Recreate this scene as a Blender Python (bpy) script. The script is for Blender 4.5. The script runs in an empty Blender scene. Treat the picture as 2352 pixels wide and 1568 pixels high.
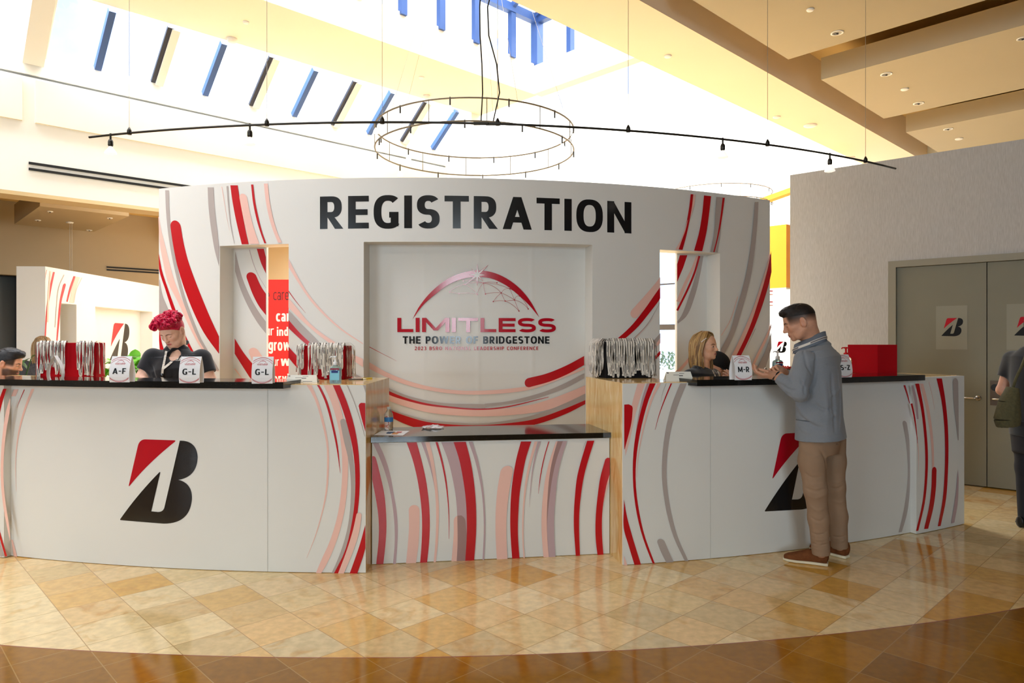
import bpy, bmesh, math, random
import numpy as np
from mathutils import Vector, Matrix
from mathutils.geometry import tessellate_polygon
SC = bpy.context.scene
COL = SC.collection
random.seed(7)

# ------------------------------------------------------------------ camera
EYE, FOC = 1.5, 1600.0                       # lens height, focal length in pixels of the 2352x1568 frame
cam_data = bpy.data.cameras.new('camera')
cam_data.sensor_width = 36.0
cam_data.lens = FOC / 2352 * 36.0
cam_data.clip_end = 200
cam = bpy.data.objects.new('camera', cam_data)
cam.location = (0, 0, EYE)
cam.rotation_euler = (math.pi / 2, 0, 0)
COL.objects.link(cam)
SC.camera = cam
SC.view_settings.view_transform = 'Standard'
SC.view_settings.look = 'None'
SC.view_settings.gamma = 1.0
SC.view_settings.exposure = 0.15

# ------------------------------------------------------------------ building axes: U runs away to the right, V away to the left
ANG = math.radians(46.4)
UX, UY = math.sin(ANG), math.cos(ANG)
VX, VY = -math.cos(ANG), math.sin(ANG)
def uv(u, v, z=0.0):
    return Vector((u * UX + v * VX, u * UY + v * VY, z))

# ------------------------------------------------------------------ sky
world = bpy.data.worlds.new('sky')
SC.world = world
world.use_nodes = True
nt = world.node_tree
bg = nt.nodes['Background']
tc = nt.nodes.new('ShaderNodeTexCoord')
ns = nt.nodes.new('ShaderNodeTexNoise'); ns.inputs['Scale'].default_value = 2.2; ns.inputs['Detail'].default_value = 5
rp = nt.nodes.new('ShaderNodeValToRGB')
rp.color_ramp.elements[0].position = 0.40; rp.color_ramp.elements[0].color = (0.42, 0.62, 1.0, 1)
rp.color_ramp.elements[1].position = 0.62; rp.color_ramp.elements[1].color = (1.0, 1.0, 1.0, 1)
nt.links.new(tc.outputs['Generated'], ns.inputs['Vector'])
nt.links.new(ns.outputs['Fac'], rp.inputs['Fac'])
nt.links.new(rp.outputs['Color'], bg.inputs['Color'])
bg.inputs['Strength'].default_value = 2.0

# ------------------------------------------------------------------ daylight through the glazing, and added fill lights
def area(name, loc, target, sx, sy, power, color=(1, 1, 1)):
    d = bpy.data.lights.new(name, 'AREA')
    d.shape = 'RECTANGLE'; d.size = sx; d.size_y = sy; d.energy = power; d.color = color
    o = bpy.data.objects.new(name, d)
    o.location = loc
    z = Vector(loc) - Vector(target)
    o.rotation_euler = z.to_track_quat('Z', 'Y').to_euler()
    COL.objects.link(o)
    o.visible_camera = True
    return o
def area_uv(name, u0, u1, v0, v1, z, power, color=(1, 1, 1)):
    c = uv((u0 + u1) / 2, (v0 + v1) / 2, z)
    d = bpy.data.lights.new(name, 'AREA')
    d.shape = 'RECTANGLE'; d.size = u1 - u0; d.size_y = v1 - v0; d.energy = power; d.color = color
    o = bpy.data.objects.new(name, d)
    o.location = c
    o.rotation_euler = (0, 0, math.pi / 2 - ANG)
    COL.objects.link(o)
    return o
DAY = (0.95, 0.98, 1.0)
area_uv('daylight_lantern', -5.0, 7.3, 5.5, 7.2, 7.3, 500, DAY)
area_uv('daylight_court', 8.0, 15.5, 4.5, 14.0, 8.4, 2300, DAY)
area_uv('daylight_slope', -4.0, 7.0, 8.7, 9.2, 5.9, 620, DAY)
area('daylight_front_window', (0.45, -9.9, 2.85), (0.45, 6.0, 2.2), 2.7, 3.4, 470, (0.76, 0.91, 1.0))
area('side_fill_light', (-10.0, -9.9, 2.85), (-8.0, 6.0, 2.2), 5.2, 3.4, 640, (0.76, 0.91, 1.0))  # added fill from the left, set behind an invented rear opening
area('hall_fill_light', (-2.5, 0.5, 5.0), (-2.5, 0.6, 0.0), 5.0, 2.0, 75, (1.0, 0.90, 0.76))  # added overhead fill for floor and counters, no fixture here
area('booth_fill_light', (-4.2, 10.4, 3.3), (-6.2, 10.8, 1.2), 0.4, 2.6, 60, (1.0, 0.97, 0.92))  # added fill that whitens the distant screen, no real lamp

# ------------------------------------------------------------------ small helpers
def lin(c):
    c = c / 255.0
    return c / 12.92 if c <= 0.04045 else ((c + 0.055) / 1.055) ** 2.4
def rgb(r, g, b):
    return (lin(r), lin(g), lin(b), 1.0)
MATS = {}
def mat(name, color, rough=0.5, metal=0.0, spec=0.5, noise=None, bump=None, emit=0.0, trans=0.0, coat=0.0, ior=1.45, sheen=0.0, alpha=1.0, subsurf=0.0):
    """principled surface; noise=(scale, amount, detail) varies the colour, bump=(scale, strength)"""
    if name in MATS: return MATS[name]
    m = bpy.data.materials.new(name); m.use_nodes = True
    t = m.node_tree; b = t.nodes['Principled BSDF']
    b.inputs['Base Color'].default_value = color
    b.inputs['Roughness'].default_value = rough
    b.inputs['Metallic'].default_value = metal
    b.inputs['Specular IOR Level'].default_value = spec
    b.inputs['IOR'].default_value = ior
    b.inputs['Transmission Weight'].default_value = trans
    b.inputs['Coat Weight'].default_value = coat
    b.inputs['Sheen Weight'].default_value = sheen
    b.inputs['Alpha'].default_value = alpha
    if subsurf:
        b.inputs['Subsurface Weight'].default_value = subsurf
        b.inputs['Subsurface Radius'].default_value = (0.01, 0.004, 0.002)
    if emit:
        b.inputs['Emission Color'].default_value = color
        b.inputs['Emission Strength'].default_value = emit
    if noise or bump:
        c = t.nodes.new('ShaderNodeTexCoord')
    if noise:
        n = t.nodes.new('ShaderNodeTexNoise')
        n.inputs['Scale'].default_value = noise[0]; n.inputs['Detail'].default_value = noise[2] if len(noise) > 2 else 4
        t.links.new(c.outputs['Object'], n.inputs['Vector'])
        r = t.nodes.new('ShaderNodeMapRange')
        r.inputs['From Min'].default_value = 0.3; r.inputs['From Max'].default_value = 0.7
        r.inputs['To Min'].default_value = 1 - noise[1]; r.inputs['To Max'].default_value = 1 + noise[1]
        t.links.new(n.outputs['Fac'], r.inputs['Value'])
        x = t.nodes.new('ShaderNodeVectorMath'); x.operation = 'SCALE'
        x.inputs[0].default_value = color[:3]
        t.links.new(r.outputs['Result'], x.inputs['Scale'])
        t.links.new(x.outputs['Vector'], b.inputs['Base Color'])
    if bump:
        n2 = t.nodes.new('ShaderNodeTexNoise'); n2.inputs['Scale'].default_value = bump[0]; n2.inputs['Detail'].default_value = 3
        t.links.new(c.outputs['Object'], n2.inputs['Vector'])
        bp = t.nodes.new('ShaderNodeBump'); bp.inputs['Strength'].default_value = bump[1]; bp.inputs['Distance'].default_value = 0.01
        t.links.new(n2.outputs['Fac'], bp.inputs['Height'])
        t.links.new(bp.outputs['Normal'], b.inputs['Normal'])
    MATS[name] = m
    return m

def tag(o, label=None, cat=None, group=None, kind=None):
    if label: o['label'] = label
    if cat: o['category'] = cat
    if group: o['group'] = group
    if kind: o['kind'] = kind
    return o
def link(o, parent=None):
    COL.objects.link(o)
    if parent is not None: o.parent = parent
    return o
def thing(name, label, cat, loc=(0, 0, 0), rotz=0.0, group=None):
    o = bpy.data.objects.new(name, None)
    o.empty_display_size = 0.1
    o.location = loc; o.rotation_euler = (0, 0, rotz)
    link(o); tag(o, label, cat, group)
    return o
def mesh(name, verts, faces, mats, parent=None, smooth=False, fmat=None, world=False):
    """one mesh object; with world=True the vertices are world points and parent is an unrotated Empty"""
    me = bpy.data.meshes.new(name)
    V = np.asarray(verts, dtype=np.float64).reshape(-1, 3)
    if world and parent is not None:
        p = parent; off = Vector((0, 0, 0))
        while p is not None:
            off = off + p.location; p = p.parent
        V = V - np.array(off)
    me.from_pydata(V.tolist(), [], [list(map(int, f)) for f in faces])
    if not isinstance(mats, (list, tuple)): mats = [mats]
    for m in mats: me.materials.append(m)
    if fmat is not None: me.polygons.foreach_set('material_index', np.asarray(fmat, dtype=np.int32))
    if smooth: me.polygons.foreach_set('use_smooth', [True] * len(me.polygons))
    me.validate(); me.update()
    return link(bpy.data.objects.new(name, me), parent)

class MB:
    """collects primitive shapes into ONE mesh (material index per face)"""
    def __init__(s): s.v = []; s.f = []; s.m = []
    def add(s, verts, faces, mi=0):
        n = len(s.v)
        s.v += [tuple(p) for p in verts]
        s.f += [[i + n for i in f] for f in faces]
        s.m += [mi] * len(faces)
        return s
    def box(s, c, d, mi=0, M=None):
        x, y, z = d[0] / 2, d[1] / 2, d[2] / 2
        P = [Vector((sx * x, sy * y, sz * z)) for sx in (-1, 1) for sy in (-1, 1) for sz in (-1, 1)]
        if M is not None: P = [M @ p for p in P]
        P = [p + Vector(c) for p in P]
        return s.add(P, [(0, 1, 3, 2), (4, 6, 7, 5), (0, 4, 5, 1), (2, 3, 7, 6), (0, 2, 6, 4), (1, 5, 7, 3)], mi)
    def rbox(s, c, d, r, mi=0, M=None, seg=2):
        bm = bmesh.new(); bmesh.ops.create_cube(bm, size=1.0)
        bmesh.ops.scale(bm, vec=d, verts=bm.verts)
        bmesh.ops.bevel(bm, geom=bm.edges[:], offset=r, segments=seg, profile=0.5, affect='EDGES')
        P = [v.co.copy() for v in bm.verts]; bm.verts.index_update()
        F = [[v.index for v in f.verts] for f in bm.faces]; bm.free()
        if M is not None: P = [M @ p for p in P]
        return s.add([p + Vector(c) for p in P], F, mi)
    def prism(s, poly, z0, z1, mi=0):
        n = len(poly)
        P = [(p[0], p[1], z0) for p in poly] + [(p[0], p[1], z1) for p in poly]
        F = [list(range(n))[::-1], list(range(n, 2 * n))] + [[i, (i + 1) % n, n + (i + 1) % n, n + i] for i in range(n)]
        return s.add(P, F, mi)
    def tube(s, pts, r, n=8, mi=0, caps=True):
        pts = [Vector(p) for p in pts]; rs = r if isinstance(r, (list, tuple)) else [r] * len(pts)
        base = len(s.v); ref = None
        for i, p in enumerate(pts):
            t = (pts[min(i + 1, len(pts) - 1)] - pts[max(i - 1, 0)])
            t = t.normalized() if t.length > 1e-9 else Vector((0, 0, 1))
            if ref is None:
                ref = t.orthogonal().normalized()
            a = (ref - t * ref.dot(t)); a = a.normalized() if a.length > 1e-6 else t.orthogonal().normalized()
            ref = a; b = t.cross(a)
            for k in range(n):
                w = 2 * math.pi * k / n
                s.v.append(tuple(p + (a * math.cos(w) + b * math.sin(w)) * rs[i]))
        for i in range(len(pts) - 1):
            for k in range(n):
                s.f.append([base + i * n + k, base + i * n + (k + 1) % n, base + (i + 1) * n + (k + 1) % n, base + (i + 1) * n + k]); s.m.append(mi)
        if caps:
            s.f.append([base + k for k in range(n)][::-1]); s.m.append(mi)
            e = base + (len(pts) - 1) * n
            s.f.append([e + k for k in range(n)]); s.m.append(mi)
        return s
    def lathe(s, prof, c=(0, 0, 0), n=24, mi=0, M=None):
        base = len(s.v); c = Vector(c)
        for (r, z) in prof:
            for k in range(n):
                w = 2 * math.pi * k / n
                p = Vector((r * math.cos(w), r * math.sin(w), z))
                if M is not None: p = M @ p
                s.v.append(tuple(p + c))
        for i in range(len(prof) - 1):
            for k in range(n):
                s.f.append([base + i * n + k, base + i * n + (k + 1) % n, base + (i + 1) * n + (k + 1) % n, base + (i + 1) * n + k]); s.m.append(mi)
        s.f.append([base + k for k in range(n)][::-1]); s.m.append(mi)
        e = base + (len(prof) - 1) * n
        s.f.append([e + k for k in range(n)]); s.m.append(mi)
        return s
    def ribbon(s, pts, sides, mi=0):
        """flat strap: centre points and half-width vectors"""
        base = len(s.v)
        for p, d in zip(pts, sides):
            s.v.append(tuple(Vector(p) - Vector(d))); s.v.append(tuple(Vector(p) + Vector(d)))
        for i in range(len(pts) - 1):
            s.f.append([base + 2 * i, base + 2 * i + 1, base + 2 * i + 3, base + 2 * i + 2]); s.m.append(mi)
        return s
    def build(s, name, mats, parent=None, smooth=False, world=False):
        return mesh(name, s.v, s.f, mats, parent, smooth, s.m, world)

def autosmooth(o, deg=40):
    me = o.data
    me.polygons.foreach_set('use_smooth', [True] * len(me.polygons))
    bm = bmesh.new(); bm.from_mesh(me)
    for e in bm.edges:
        if len(e.link_faces) == 2 and e.calc_face_angle(0) > math.radians(deg): e.smooth = False
    bm.to_mesh(me); bm.free()
    return o
def copy_tree(o, parent=None):
    c = o.copy(); COL.objects.link(c)
    if parent is not None: c.parent = parent
    for ch in list(o.children): copy_tree(ch, c)
    return c
def structure(o): 
    o['kind'] = 'structure'; return o

# a pixel of the photograph -> the place on a real surface that it shows
def ray(x, y): return (x - 1176) / FOC, (784 - y) / FOC
def on_z(x, y, z):
    k, m = ray(x, y); Y = (z - EYE) / m
    return Vector((k * Y, Y, z))
def on_v(x, y, v):
    k, m = ray(x, y); Y = v / (k * VX + VY)
    return Vector((k * Y, Y, EYE + m * Y))
def on_u(x, y, u):
    k, m = ray(x, y); Y = u / (k * UX + UY)
    return Vector((k * Y, Y, EYE + m * Y))
def on_y(x, y, Y):
    k, m = ray(x, y)
    return Vector((k * Y, Y, EYE + m * Y))
CX, CY = -0.95, 13.7                          # centre of the curved counters and the curved wall
def on_cyl(x, y, R):
    k, m = ray(x, y)
    a = 1 + k * k; b = -2 * (k * CX + CY); c = CX * CX + CY * CY - R * R
    Y = (-b - math.sqrt(max(0.0, b * b - 4 * a * c))) / (2 * a)
    return Vector((k * Y, Y, EYE + m * Y))
class Cyl:
    """vertical cylinder surface (front side); flat coordinates are arc length s and height z"""
    def __init__(s, R): s.R = R
    def un(s, x, y):
        p = on_cyl(x, y, s.R)
        return (math.atan2(p.x - CX, CY - p.y) * s.R, p.z)
    def xyz(s, a, z, off=0.0):
        t = a / s.R; r = s.R + off
        return Vector((CX + r * math.sin(t), CY - r * math.cos(t), z))
class Plane:
    """vertical plane through floor points A->B; flat coordinates run along A->B and up; off is towards the right-hand normal (B-A) x up"""
    def __init__(s, A, B):
        s.A = Vector((A[0], A[1])); d = Vector((B[0], B[1])) - s.A; s.L = d.length; s.d = d / s.L; s.n = Vector((s.d.y, -s.d.x))
    def un(s, x, y):
        k, m = ray(x, y)
        # A + t d = (kY, Y)
        D = s.d.x - k * s.d.y
        t = (k * s.A.y - s.A.x) / D; Y = s.A.y + t * s.d.y
        return (t, EYE + m * Y)
    def xyz(s, a, z, off=0.0):
        p = s.A + s.d * a + s.n * off
        return Vector((p.x, p.y, z))
# ------------------------------------------------------------------ lettering drawn as shapes (no font file)
def _sup(cx, cy, rx, ry, a, e=2.5):
    c, s_ = math.cos(a), math.sin(a)
    return (cx + rx * math.copysign(abs(c) ** (2 / e), c), cy + ry * math.copysign(abs(s_) ** (2 / e), s_))
class _Arc(list): pass
def _arc(cx, cy, rx, ry, t, a0, a1, n=20, e=2.5, tx=None):
    """quads of a bent stroke, outer radii rx, ry, stroke t; angles in degrees"""
    tx = t if tx is None else tx
    q = []
    for i in range(n):
        A = math.radians(a0 + (a1 - a0) * i / n); B = math.radians(a0 + (a1 - a0) * (i + 1) / n)
        q.append(_Arc([_sup(cx, cy, rx, ry, A, e), _sup(cx, cy, rx, ry, B, e), _sup(cx, cy, rx - tx, ry - t, B, e), _sup(cx, cy, rx - tx, ry - t, A, e)]))
    return q
def _r(x0, y0, x1, y1): return [(x0, y0), (x1, y0), (x1, y1), (x0, y1)]
def _d(xa, xb, w, y0=0.0, y1=1.0): return [(xa, y0), (xa + w, y0), (xb + w, y1), (xb, y1)]
def glyph(ch, t=0.18, hh=None):
    """polygons in a unit-high cell and the width"""
    h = hh or t * 0.88; P = []
    if ch == ' ': return [], 0.30
    if ch == '-': return [_r(0.0, 0.40, 0.36, 0.40 + h * 0.95)], 0.36
    if ch == 'I': return [_r(0, 0, t, 1)], t
    if ch == 'L': return [_r(0, 0, t, 1), _r(t, 0, 0.50, h)], 0.50
    if ch == 'E': return [_r(0, 0, t, 1), _r(t, 0, 0.54, h), _r(t, 1 - h, 0.54, 1), _r(t, 0.5 - h / 2, 0.51, 0.5 + h / 2)], 0.54
    if ch == 'F': return [_r(0, 0, t, 1), _r(t, 1 - h, 0.53, 1), _r(t, 0.48 - h / 2, 0.49, 0.48 + h / 2)], 0.53
    if ch == 'T': return [_r(0, 1 - h, 0.62, 1), _r(0.31 - t / 2, 0, 0.31 + t / 2, 1 - h)], 0.62
    if ch == 'H': return [_r(0, 0, t, 1), _r(0.64 - t, 0, 0.64, 1), _r(t, 0.5 - h / 2, 0.64 - t, 0.5 + h / 2)], 0.64
    if ch == 'N':
        w = 0.70; return [_r(0, 0, t, 1), _r(w - t, 0, w, 1), [(t * 0.9, 1), (0.0, 1), (w - t * 0.9, 0), (w, 0)]], w
    if ch == 'M':
        w = 0.86; k = t * 1.05
        return [_r(0, 0, t, 1), _r(w - t, 0, w, 1), [(0, 1), (k, 1), (w / 2 + k / 2, 0.12), (w / 2 - k / 2, 0.12)], [(w, 1), (w - k, 1), (w / 2 - k / 2, 0.12), (w / 2 + k / 2, 0.12)]], w
    if ch == 'A':
        w = 0.76; k = t * 1.08
        return [[(0, 0), (k, 0), (w / 2 + k / 2, 1), (w / 2 - k / 2, 1)], [(w, 0), (w - k, 0), (w / 2 - k / 2, 1), (w / 2 + k / 2, 1)], _r(0.17, 0.21, w - 0.17, 0.21 + h)], w
    if ch == 'W':
        w = 1.06; k = t * 1.02; q = w / 4
        return [[(q - k / 2, 0), (q + k / 2, 0), (k, 1), (0, 1)], [(q - k / 2, 0), (q + k / 2, 0), (2 * q + k / 2, 1), (2 * q - k / 2, 1)],
                [(3 * q - k / 2, 0), (3 * q + k / 2, 0), (2 * q + k / 2, 1), (2 * q - k / 2, 1)], [(3 * q - k / 2, 0), (3 * q + k / 2, 0), (w, 1), (w - k, 1)]], w
    if ch == 'V':
        w = 0.72; k = t * 1.08; return [[(w / 2 - k / 2, 0), (w / 2 + k / 2, 0), (k, 1), (0, 1)], [(w / 2 - k / 2, 0), (w / 2 + k / 2, 0), (w, 1), (w - k, 1)]], w
    if ch == 'Z':
        w = 0.58; return [_r(0, 0, w, h), _r(0, 1 - h, w, 1), [(0, h), (t * 1.2, h), (w, 1 - h), (w - t * 1.2, 1 - h)]], w
    if ch == 'O': return _arc(0.37, 0.5, 0.37, 0.515, h, 0, 360, 40, tx=t), 0.74
    if ch == '0': return _arc(0.29, 0.5, 0.29, 0.515, h, 0, 360, 36, tx=t), 0.58
    if ch == 'C': return _arc(0.37, 0.5, 0.37, 0.515, h, 48, 312, 32, tx=t), 0.62
    if ch == 'G': return _arc(0.37, 0.5, 0.37, 0.515, h, 50, 318, 34, tx=t) + [_r(0.64 - t, 0.06, 0.64, 0.5), _r(0.40, 0.5 - h, 0.64, 0.5)], 0.66
    if ch == 'D': return [_r(0, 0, t, 1)] + [_r(t, 0, 0.28, h), _r(t, 1 - h, 0.28, 1)] + _arc(0.27, 0.5, 0.41, 0.5, h, -90, 90, 24, tx=t), 0.68
    if ch in 'PRB':
        top = 0.44 if ch == 'B' else 0.40; q = 0.56 if ch != 'B' else 0.55
        cy = (1 + (1 - 2 * (1 - q + h / 2) / 2 * 1)) / 2
        y0 = 0.52 - h / 2 if ch == 'B' else (0.44 - h / 2 if ch == 'P' else 0.43 - h / 2)
        ry = (1 - y0) / 2; cy = y0 + ry
        P = [_r(0, 0, t, 1), _r(t, 1 - h, 0.30, 1), _r(t, y0, 0.30, y0 + h)] + _arc(0.29, cy, 0.29, ry, h, -90, 90, 18, tx=t)
        if ch == 'P': return P, 0.58
        if ch == 'R': return P + [[(0.40, 0), (0.62, 0), (0.62 - 0.28, y0 + h * 0.5), (0.40 - 0.24, y0 + h * 0.5)]], 0.62
        ry2 = (y0 + h) / 2
        return P + [_r(t, 0, 0.31, h)] + _arc(0.30, ry2, 0.31, ry2, h, -90, 90, 18, tx=t), 0.61
    if ch == 'S':
        r1 = 0.5 * (0.5 + h / 2) + 0.005
        c1 = 1.01 - r1; c2 = r1 - 0.01
        return _arc(0.29, c1, 0.29, r1, h, 32, 270, 26, tx=t, e=2.4) + _arc(0.29, c2, 0.29, r1, h, 90, -148, 26, tx=t, e=2.4), 0.58
    if ch == '2': return _arc(0.27, 0.715, 0.27, 0.295, h, 165, -30, 18, tx=t) + [_r(0, 0, 0.55, h), [(0, h * 0.9), (t * 1.3, h * 0.9), (0.52, 0.60), (0.36, 0.56)]], 0.56
    if ch == '3': return _arc(0.26, 0.74, 0.27, 0.275, h, 150, -90, 20, tx=t) + _arc(0.26, 0.275, 0.29, 0.285, h, 90, -150, 20, tx=t), 0.56
    x = 0.72                                                     # small letters
    if ch == 'o': return _arc(0.29, x / 2, 0.29, x / 2 + .01, h, 0, 360, 32, tx=t), 0.58
    if ch == 'c': return _arc(0.29, x / 2, 0.29, x / 2 + .01, h, 50, 310, 26, tx=t), 0.48
    if ch == 'e': return _arc(0.28, x / 2, 0.28, x / 2 + .01, h, 0, 318, 28, tx=t) + [_r(0.1, x / 2 - h * .4, 0.555, x / 2 + h * .3)], 0.57
    if ch == 'n': return [_r(0, 0, t, x)] + _arc(0.27, x - 0.27, 0.27, 0.28, h, 0, 180, 18, tx=t) + [_r(0.54 - t, 0, 0.54, x - 0.25)], 0.54
    if ch == 'u': return [_r(0.54 - t, 0, 0.54, x)] + _arc(0.27, 0.27, 0.27, 0.28, h, 180, 360, 18, tx=t) + [_r(0, 0.25, t, x)], 0.54
    if ch == 'r': return [_r(0, 0, t, x)] + _arc(0.27, x - 0.27, 0.27, 0.28, h, 70, 180, 12, tx=t), 0.36
    if ch == 'i': return [_r(0, 0, t, x), _r(0, 0.84, t, 1.02)], t
    if ch == 'd': return _arc(0.27, x / 2, 0.27, x / 2 + .01, h, 0, 360, 28, tx=t) + [_r(0.54 - t, 0, 0.54, 1.03)], 0.54
    if ch == 'a': return [_r(0.50 - t, 0, 0.50, 0.46)] + _arc(0.25, x - 0.26, 0.25, 0.27, h, 0, 150, 16, tx=t) + _arc(0.22, 0.21, 0.22, 0.22, h * .9, 0, 360, 22, tx=t * .9), 0.50
    if ch == 'g': return _arc(0.27, x / 2 + .03, 0.27, x / 2 - .02, h, 0, 360, 28, tx=t) + [_r(0.54 - t, -0.02, 0.54, x)] + _arc(0.27, 0.0, 0.27, 0.26, h, 200, 360, 14, tx=t), 0.54
    if ch == 'w':
        w = 0.84; k = t * .95; q = w / 4
        return [[(q - k / 2, 0), (q + k / 2, 0), (k, x), (0, x)], [(q - k / 2, 0), (q + k / 2, 0), (2 * q + k / 2, x), (2 * q - k / 2, x)],
                [(3 * q - k / 2, 0), (3 * q + k / 2, 0), (2 * q + k / 2, x), (2 * q - k / 2, x)], [(3 * q - k / 2, 0), (3 * q + k / 2, 0), (w, x), (w - k, x)]], w
    if ch == 'v':
        w = 0.56; k = t; return [[(w / 2 - k / 2, 0), (w / 2 + k / 2, 0), (k, x), (0, x)], [(w / 2 - k / 2, 0), (w / 2 + k / 2, 0), (w, x), (w - k, x)]], w
    return [], 0.3
def text_polys(s_, t=0.18, gap=0.13, hh=None):
    out = []; x = 0.0; lv = []
    for ch in s_:
        P, w = glyph(ch, t, hh)
        out += [[(px + x, py) for px, py in p] for p in P]
        lv += [0 if isinstance(p, _Arc) else 1 + i % 5 for i, p in enumerate(P)]
        x += w + gap
    text_polys.levels = lv
    return out, x - gap

# ------------------------------------------------------------------ prints on a vertical surface
def spline(P, n):
    P = np.array(P, float)
    if len(P) == 2:
        w = np.linspace(0, 1, n)[:, None]; return P[0] * (1 - w) + P[1] * w
    d = np.r_[0, np.cumsum(np.maximum(1e-6, np.hypot(*np.diff(P, axis=0).T)))]; d /= d[-1]
    T = np.linspace(0, 1, n); out = np.zeros((n, 2))
    m = np.zeros_like(P)
    for i in range(len(P)):
        if i == 0: m[i] = (P[1] - P[0]) / (d[1] - d[0])
        elif i == len(P) - 1: m[i] = (P[-1] - P[-2]) / (d[-1] - d[-2])
        else:
            m[i] = 0.5 * ((P[i + 1] - P[i]) / (d[i + 1] - d[i]) + (P[i] - P[i - 1]) / (d[i] - d[i - 1]))
    j = np.clip(np.searchsorted(d, T, side='right') - 1, 0, len(P) - 2)
    h = (d[j + 1] - d[j])[:, None]; u = ((T - d[j])[:, None]) / h
    return ((2 * u**3 - 3 * u**2 + 1) * P[j] + (u**3 - 2 * u**2 + u) * h * m[j] + (-2 * u**3 + 3 * u**2) * P[j + 1] + (u**3 - u**2) * h * m[j + 1])
class Print:
    def __init__(s, surf, conv=lambda x, y: (x, y), base=0.0012, step=0.00035):
        s.S = surf; s.conv = conv; s.off = base; s.step = step; s.mb = MB(); s.curved = isinstance(surf, Cyl); s.amin, s.amax, s.zmax = -99, 99, 99
    def un(s, p): return s.S.un(*s.conv(*p))
    def strip(s, L, R, mi, cap0=False, cap1=False, n=22):
        A = spline(L, n); B = spline(R, n)
        K = lambda q: (min(max(q[0], s.amin), s.amax), min(q[1], s.zmax))
        A = [K(s.un(p)) for p in A]; B = [K(s.un(p)) for p in B]
        V = []; F = []
        for a, b in zip(A, B):
            V.append(s.S.xyz(a[0], a[1], s.off)); V.append(s.S.xyz(b[0], b[1], s.off))
        for i in range(n - 1): F.append([2 * i, 2 * i + 1, 2 * i + 3, 2 * i + 2])
        s.mb.add(V, F, mi)
        for on, e, q in ((cap0, 0, 1), (cap1, -1, -2)):
            if not on: continue
            a = np.array(A[e]); b = np.array(B[e]); c = (a + b) / 2; r = (b - a) / 2
            o = (np.array(A[e]) + np.array(B[e])) / 2 - (np.array(A[q]) + np.array(B[q])) / 2
            o = o / (np.hypot(*o) + 1e-9) * np.hypot(*r)
            pts = [c + r * math.cos(w) + o * math.sin(w) for w in np.linspace(0, math.pi, 13)]
            s.mb.add([s.S.xyz(p[0], p[1], s.off) for p in pts], [list(range(13))], mi)
        s.off += s.step
    def line(s, C, w0, w1, mi, **k):
        """stroke along centre points (zoom units) tapering from width w0 to w1"""
        C = spline(C, 20); T = np.gradient(C, axis=0); T /= np.hypot(*T.T)[:, None] + 1e-9
        N = np.c_[-T[:, 1], T[:, 0]]; W = np.linspace(w0, w1, 20)[:, None] / 2
        s.strip(C + N * W, C - N * W, mi, **k)
    def flat(s, polys, mi, off=None):
        """polygons given in surface coordinates (a, z)"""
        o = s.off if off is None else off
        for poly in polys:
            tri = tessellate_polygon([[Vector((p[0], p[1], 0)) for p in poly]])
            if not s.curved:
                s.mb.add([s.S.xyz(p[0], p[1], o) for p in poly], [list(t) for t in tri], mi); continue
            bm = bmesh.new(); vs = [bm.verts.new((p[0], p[1], 0)) for p in poly]
            for t in tri:
                try: bm.faces.new([vs[i] for i in t])
                except ValueError: pass
            a0 = min(p[0] for p in poly); a1 = max(p[0] for p in poly)
            x = math.ceil(a0 / 0.09) * 0.09
            while x < a1:
                bmesh.ops.bisect_plane(bm, geom=bm.verts[:] + bm.edges[:] + bm.faces[:], plane_co=(x, 0, 0), plane_no=(1, 0, 0)); x += 0.09
            bm.verts.index_update()
            s.mb.add([s.S.xyz(v.co.x, v.co.y, o) for v in bm.verts], [[v.index for v in f.verts] for f in bm.faces], mi)
            bm.free()
        if off is None: s.off += s.step
    def pix(s, polys, mi): s.flat([[s.un(p) for p in poly] for poly in polys], mi)
    def text(s, txt, a0, z0, w, h, mi, t=0.18, gap=0.13, slope=0.0, hh=None):
        P, W = text_polys(txt, t, gap, hh)
        for p, l in zip(P, text_polys.levels): s.flat([[(a0 + x / W * w, z0 + y * h + slope * x / W * w) for x, y in p]], mi, s.off + l * min(.00012, h * .002))
        s.off += s.step + 5 * min(.00012, h * .002)
    def build(s, name, mats, parent): return s.mb.build(name, mats, parent, world=True)

# the two-part emblem, traced from the left counter; unit = its own height, origin at its centre
def _bez(p0, p1, p2, n=10):
    return [((1 - t) ** 2 * p0[0] + 2 * t * (1 - t) * p1[0] + t * t * p2[0], (1 - t) ** 2 * p0[1] + 2 * t * (1 - t) * p1[1] + t * t * p2[1]) for t in [i / n for i in range(n + 1)]]
EM_RED = _bez((818, 432), (828, 391), (866, 389)) + [(1050, 393)] + _bez((1050, 393), (1066, 394), (1056, 402), 4)[1:] + _bez((1056, 402), (880, 536), (764, 672), 12)[1:] + [(760, 674), (759, 668)]
EM_BLK = [(1087, 395)] + _bez((1087, 395), (1192, 393), (1198, 492), 12)[1:] + _bez((1198, 492), (1194, 610), (1079, 629), 12)[1:] + _bez((1079, 629), (1168, 650), (1162, 745), 12)[1:] \
    + _bez((1162, 745), (1150, 890), (985, 893), 14)[1:] + [(704, 880), (701, 876)] + _bez((701, 876), (818, 720), (959, 584), 12)[1:] + [(964, 586), (906, 821), (948, 824)] + _bez((948, 824), (982, 824), (990, 795), 8)[1:]
def _emn(P):
    cx, cy, h = 950.0, 641.0, 504.0
    # the counter falls a little to the right in the photograph: take that slope out again
    return [((x - cx) / h * 1.03, (cy - y + (x - cx) * 0.014) / h) for x, y in P]
EM_RED, EM_BLK = _emn(EM_RED), _emn(EM_BLK)
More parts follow.
